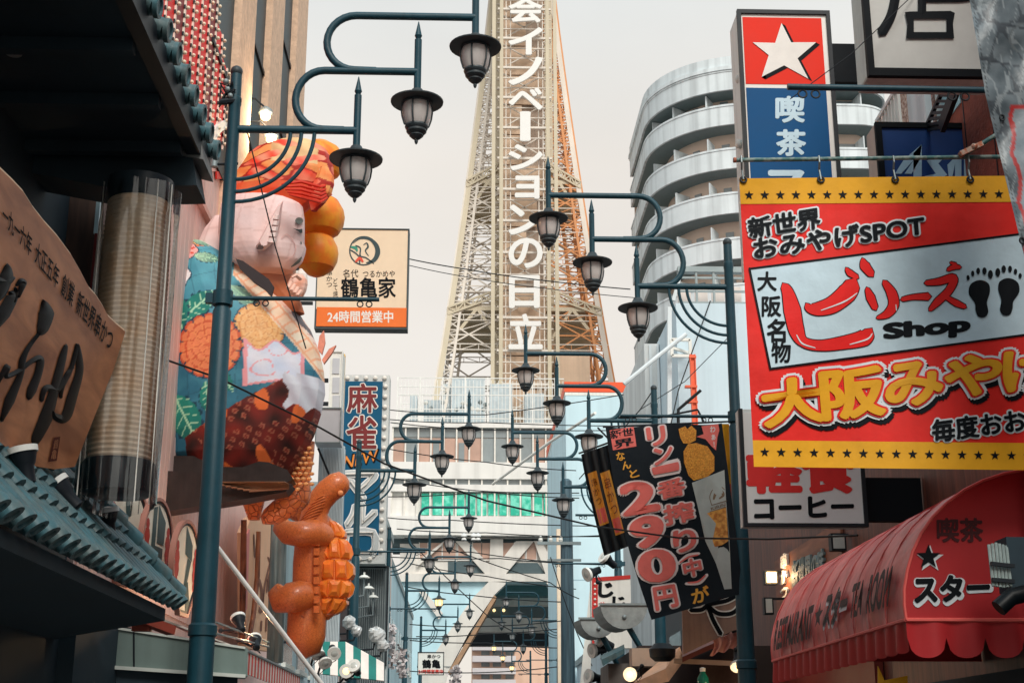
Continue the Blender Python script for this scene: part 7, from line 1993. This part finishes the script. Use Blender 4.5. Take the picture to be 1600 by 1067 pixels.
# half-drum lamp shades
for px, py, Y, k, lab in ((975, 945, 20.5, 1.3, 'larger grey half-drum lamp under the black beer banner'), (935, 967, 21.5, 1.05, 'smaller grey half-drum lamp left of the larger one')):
    r = thing('half_drum_lamp', lab, 'lamp', tuple(P(px, py, Y)))
    c = P(px, py, Y); R_ = .26 * k; prof_ = [(R_ * cos(a * pi / 12), -R_ * sin(a * pi / 12)) for a in range(13)]
    n_ = len(prof_); b = MB()
    b.add([c + Vector((x, 0, z)) for x, z in prof_] + [c + Vector((x - .06, .5 * k, z)) for x, z in prof_], [tuple(range(n_ - 1, -1, -1)), tuple(range(n_, 2 * n_))] + [(i, i + 1, n_ + i + 1, n_ + i) for i in range(n_ - 1)])
    b.build('drum', mat('zinc_grey', D(132, 138, 138), .5, .3, var=.35, scale=6), r)
    MB().bar(c + Vector((-R_ - .03, -.01, .012)), c + Vector((R_ + .03, -.01, .012)), .03).build('rim', M_STEEL, r); MB().sphere(c + Vector((0, -.005, -R_ * .5)), .035, 10, 6).build('boss', M_STEEL, r, 60)
    MB().tube([c + Vector((.05, .1, -R_ * .8)), c + Vector((.35, .25, -.75)), c + Vector((1.2, .3, -.8))], .045, 8).build('arm', M_POST, r, 40)
# brown hanging board with big white-edged letter
hb = thing('brown_wall_board', 'brown board with a large black brush stroke edged in white beside the black banner', 'sign', tuple(P(1115, 1010, 17.6)))
hs = planeY(17.6)
b = MB(); poly(b, hs, [(1066, 945), (1096, 928), (1163, 905), (1166, 975), (1068, 1022)], 0, .06); b.build('board', mat('taupe_board', D(128, 104, 92), .7, var=.2, scale=4, streak=.2), hb)
st_ = ([(1079, 953), (1096, 952), (1108, 944), (1135, 938), (1150, 930)], [(1106, 946), (1114, 968), (1126, 990)], [(1108, 948), (1122, 958), (1142, 958), (1154, 948), (1158, 930)])
b = MB()
for s_ in st_: stroke(b, hs, s_, [11] * len(s_), .006)
b.build('brush_edge', M_WHITE, hb)
b = MB()
for s_ in st_: stroke(b, hs, s_, [6.5] * len(s_), .010)
b.build('brush_stroke', M_BLACKINK, hb)
# brown eaves, small flag, shop bodies
ev = thing('small_shop_front', 'dark little shop front with brown eave under the black banner', 'building', (4.2, 18, 0))
MB().box((P(1000, 1000, 19.5).x, 19.6, 0), (5.6, 23, P(1050, 1008, 19.6).z)).build('wall', mat('shop_dark_wall', D(52, 46, 46), .7, var=.3, scale=2), ev)
b = MB(); b.hexa([P(1066, 1034, 18.0), P(1160, 992, 18.4), P(1160, 972, 19.4), P(1066, 1012, 19.4)], [P(1066, 1026, 18.0), P(1160, 984, 18.4), P(1160, 966, 19.4), P(1066, 1006, 19.4)]); b.build('eave', mat('red_brown_eave', D(98, 52, 44), .6, var=.2), ev)
MB().bar(P(1053, 1032, 18.2), P(1148, 1036, 18.2), .06).build('rail', mat('weathered_rail', D(150, 128, 112), .6), ev)
a, c = P(988, 1040, 19.2), P(1028, 1012, 19.2); MB().box((a.x, 19.2, a.z), (c.x, 19.55, c.z)).build('panel', mat('tan_panel', D(168, 148, 132), .6, var=.15), ev)
b = MB(); b.hexa([P(990, 1066, 18.6), P(1040, 1044, 18.6), P(1062, 1010, 18.9), P(1045, 1020, 19.4)], [P(994, 1076, 18.6), P(1045, 1064, 18.6), P(1070, 1030, 18.9), P(1050, 1030, 19.4)]); b.build('canopy', mat('tan_canopy', D(190, 150, 122), .5, var=.3, scale=4), ev)
MB().box((P(952, 1067, 20.2).x, 20.3, 0), (P(985, 1067, 20.2).x, 21.5, P(970, 1036, 20.3).z)).build('side_panel', mat('weathered_panel', D(104, 98, 94), .7, var=.35, scale=3, streak=.3), ev)
b = MB(); b.hexa([P(940, 1030, 20), P(975, 1013, 20), P(976, 1020, 20), P(942, 1040, 20)], [P(938, 1024, 20.6), P(975, 1006, 20.6), P(976, 1012, 20.6), P(940, 1034, 20.6)]); b.build('small_eave', M_TILE, ev)
MB().lathe(P(1035, 1020, 18.1), [(.1, -.1), (.16, -.05), (.17, .05), (.1, .12)], 14).build('round_lamp_body', M_DARK, ev, 40)
MB().box((P(1100, 1067, 18.7).x, 18.9, 0), (P(1165, 1067, 18.9).x, 19.0, P(1130, 1030, 18.9).z)).build('lit_window', mat('dim_window', D(66, 50, 44), .25, var=.4, scale=3), ev)
fl = thing('pink_flag', 'crumpled pinkish flag hanging from the small eave beside the lamp post', 'flag', tuple(P(1135, 1020, 17.8)))
b = MB(); b.grid(lambda u, v, d: P(L3(1112, 1151, u) + 4 * sin(v * 4), L3(L3(997, 986, u), L3(1024, 1012, u), v) + 2 * sin(u * 14), 17.8 + .05 * sin(u * 16) - d), 20, 8, .005); b.build('cloth', mat('flag_pinkish', D(196, 150, 142), .6, var=.15), fl, 60)
MB().bar(P(1110, 996, 17.82), P(1152, 985, 17.82), .03).build('rod', M_DARK, fl)
GS2 = 'spotlights on the right shop fronts'
spot(985, 1053, 18.2, (-.35, -.85, -.1), (1003, 1040, 18.3), 'lit round spotlight at the bottom under the black banner', GS2, 1.0, lit_=True, glow=4)
spot(1154, 1040, 17.2, (-.1, -.6, -.8), (1150, 1015, 17.3), 'lit warm spotlight beside the lower part of the right lamp post', GS2, 1.1, lit_=True, glow=5)
for i, (px, py) in enumerate(((918, 897), (926, 1016), (920, 1056), (938, 1000), (944, 870))):
    spot(px, py, 22.0, (-.7, -.4, -.3 + .2 * i), (px + 16, py + 12, 22.1), 'black spotlight on the signboards left of the black banner, ' + ('above the signboard', 'below the signboard', 'lowest one', 'just under the smaller half-drum lamp', 'highest one')[i], GS2, 1.25)
b_ = MB()
wl = thing('white_slanted_panel', 'tall narrow white panel leaning at the left of the right-hand shop fronts', 'panel', tuple(P(910, 1067, 27)))
MB().hexa([P(904, 1090, 27), P(922, 1090, 27), P(922, 1090, 27.2), P(904, 1090, 27.2)], [P(922, 915, 27), P(926, 905, 27), P(926, 905, 27.2), P(922, 915, 27.2)]).build('panel', M_WHITE, wl)
gb = thing('green_bottle_lamp', 'small green bottle-shaped lamp at the bottom below the black banner', 'lamp', tuple(P(1099, 1066, 17.5)))
MB().lathe(P(1099, 1075, 17.5), [(.06, 0), (.075, .05), (.07, .12), (.035, .18), (.03, .2)], 12).build('glass', mat('bottle_green', D(20, 96, 80), .15), gb, 40); MB().lathe(P(1099, 1075, 17.5), [(.034, .2), (.036, .24), (.01, .25)], 10).build('cap', M_WHITE, gb, 40)
# neighbour shop row further along on the right
def rblock(nm, X, y0, y1, zt, m, lab):
    r = thing(nm, lab, 'building', (X, y0, 0)); MB().box((X, y0, 0), (X + 6, y1, zt)).build('wall', m, r); MB().box((X - .08, y0 - .02, zt - .2), (X + 6, y1, zt + .03)).build('parapet', M_STEEL, r)
    for i in range(int((y1 - y0) / 2.4)): MB().box((X - .04, y0 + .5 + i * 2.4, 2.9), (X + .02, y0 + 2.1 + i * 2.4, 4.0)).build('window', M_BG, r)
rblock('grey_shop_house', 4.3, 23.2, 31.5, 4.9, mat('dark_grey_wall', D(74, 76, 78), .7, var=.2), 'dark grey two-storey shop house behind the hanging black banner')
rblock('low_shop_house', 4.4, 41, 57.5, 5.2, M_GW, 'low pale shop house on the right before the blue building')

# ---- overhead wires
def wire(pts, r, lab, grp, sag=0.0):
    q = [P(x, y, Y) for x, y, Y in pts]
    out_ = []
    for a, c in zip(q, q[1:]):
        for k in range(8): t = k / 8; out_.append(a.lerp(c, t) - Vector((0, 0, sag * 4 * t * (1 - t))))
    out_.append(q[-1])
    o = MB().tube(out_, r, 5).build('overhead_wire', M_WIRE, None, 40); tag(o, lab, 'wire', grp); return o
GW = 'overhead wires'
wire([(262, 563, 13.2), (345, 592, 13.6), (500, 668, 14.5), (600, 724, 15.3), (760, 782, 16), (930, 822, 16.0), (1060, 840, 16.0), (1200, 842, 14.5), (1340, 836, 13)], .011, 'thick black wire from the giant figure\'s robe down across to the coffee sign', GW)
wire([(384, 196, 13), (430, 385, 13.4), (478, 545, 13.8)], .007, 'thin black guy wire crossing the white face of the giant figure', GW)
wire([(636, 404, 45), (730, 421, 45), (830, 436, 45), (985, 452, 45)], .02, 'upper of two wires crossing the tower at the の letter', GW, .02)
wire([(636, 414, 45), (730, 433, 45), (830, 448, 45), (1000, 466, 45)], .014, 'lower of two wires crossing the tower at the の letter', GW, .02)
ws_ = [((605, 640), (760, 648), (1010, 610), 40, 'wire rising to the right in front of the roof railing'), ((605, 655), (760, 660), (1040, 665), 38, 'wire along the top of the pinkish window band'),
       ((610, 660), (780, 672), (1150, 668), 36, 'wire passing just below the roof railing towards the black banner'), ((600, 700), (760, 722), (900, 735), 42, 'wire across the lower edge of the pinkish windows'),
       ((606, 745), (740, 766), (905, 770), 44, 'wire just above the green netting'), ((600, 776), (760, 768), (905, 778), 43, 'wire at the top edge of the green netting'),
       ((600, 808), (700, 812), (960, 822), 43, 'wire along the bottom edge of the green netting'), ((620, 826), (760, 832), (945, 838), 46, 'wire along the white band below the netting'),
       ((632, 840), (730, 838), (945, 836), 40, 'wire touching the top of the utility pole insulators'), ((610, 870), (780, 872), (945, 882), 48, 'wire across the row of gallery windows'),
       ((625, 855), (735, 862), (900, 880), 40, 'wire hung with white insulators before the gallery'), ((640, 880), (760, 900), (900, 920), 50, 'wire crossing the pale beam of the base'),
       ((632, 916), (740, 930), (880, 940), 52, 'wire just under the pale beam'), ((640, 975), (760, 978), (890, 968), 50, 'wire across the middle of the arch'),
       ((650, 994), (760, 990), (890, 980), 54, 'lower wire across the middle of the arch'), ((640, 1000), (760, 1004), (880, 1012), 56, 'wire at the foot of the dark arch beams'), ((640, 1048), (760, 1050), (880, 1040), 58, 'lowest wire in front of the far apartment block'),
       ((700, 855), (860, 910), (905, 935), 41, 'slanting wire right of centre above the arch'), ((640, 845), (760, 960), (800, 985), 50, 'wire slanting down over the pale blue wall left of the arch'), ((860, 870), (890, 960), (925, 1040), 38, 'steep wire beside the utility pole')]
for a, m_, c, Y, lab in ws_: wire([(*a, Y), (*m_, Y), (*c, Y)], .017 * Y / 45, lab, GW, .04)
wire([(1040, 700, 30), (1060, 610, 31), (1110, 470, 32)], .015, 'wire climbing the blue-grey wall behind the right lamp posts', GW)
wire([(1000, 640, 28), (1070, 596, 30), (1150, 515, 31)], .01, 'thin wire slanting up across the blue-grey wall to the red banner', GW)
wire([(905, 748, 30), (1000, 640, 28), (1020, 610, 24)], .012, 'short wire joining the third and second right lamp posts', GW)
wire([(1235, 155, 8.6), (1330, 85, 9), (1440, -20, 9.4)], .0035, 'thin pale-looking wire slanting up across the star sign bracket', GW)
wire([(1095, 610, 24), (1060, 640, 24), (1060, 690, 24), (1082, 725, 24)], .03, 'loop of thick black cable hanging right of the orange column', GW)
wire([(965, 652, 24), (1010, 656, 24), (1090, 640, 24), (1100, 660, 24)], .02, 'thick cable draped along the top of the second right lamp post', GW)
pb = MB().tube([P(770, 756, 50), P(860, 690, 47), P(930, 645, 44)], .05, 8).build('white_rod', M_WHITE, None, 40); tag(pb, 'pale diagonal rod across the middle lamp posts right of the tower base', 'rod')
for i, px in enumerate((725, 740, 747)):
    o = MB().lathe(P(px, 838, 41), [(.05, -.12), (.08, -.1), (.05, -.03), (.09, 0), (.06, .08), (.03, .1)], 12).build('wire_insulator', mat('porcelain_white', (.82, .82, .8), .2), None, 50)
    tag(o, ('left', 'middle', 'right')[i] + ' one of three white porcelain insulators above the gallery windows', 'insulator', 'porcelain insulators')
# ---- green trees at the foot of the arch
M_LEAF = mat('leaf_green', (.05, .1, .035), .6, var=.4, scale=2, col2=(.09, .14, .05))
M_TRK = mat('bark', D(90, 70, 60), .8)
for i, (px, Y, w, z1) in enumerate(((668, 88, 1.9, 5.2), (688, 90, 1.5, 4.6), (838, 92, 1.6, 4.8), (862, 92, 2.0, 5.4))):
    c = P(px, 1060, Y)
    r = thing('street_tree', ('left bushy green tree below the small menu sign', 'small green tree at the left foot of the arch', 'small green tree at the right foot of the arch', 'bushy green tree behind the far right lamp posts')[i], 'tree', (c.x, Y, 0), 0, 'trees at the foot of the arch')
    MB().tube([(c.x, Y, 0), (c.x + .1, Y, 1.5), (c.x, Y, z1 - 1.2)], [.16, .12, .05], 8).build('trunk', M_TRK, r, 40)
    b = MB(); random.seed(60 + i)
    for cl_ in range(26):
        o = Vector((random.gauss(0, w * .4), random.gauss(0, w * .4), random.gauss(0, .8))); cc = Vector((c.x, Y, z1 - 1.2)) + o
        for k in range(34):
            p = cc + Vector((random.gauss(0, .26), random.gauss(0, .26), random.gauss(0, .22))); d1 = Vector((random.uniform(-1, 1), random.uniform(-1, 1), random.uniform(-1, 1))).normalized() * .1; d2 = d1.cross(Vector((random.uniform(-1, 1), random.uniform(-1, 1), 1))).normalized() * .055
            b.add([p - d1, p + d2, p + d1, p - d2], [(0, 1, 2, 3)])
    b.build('crown', M_LEAF, r)
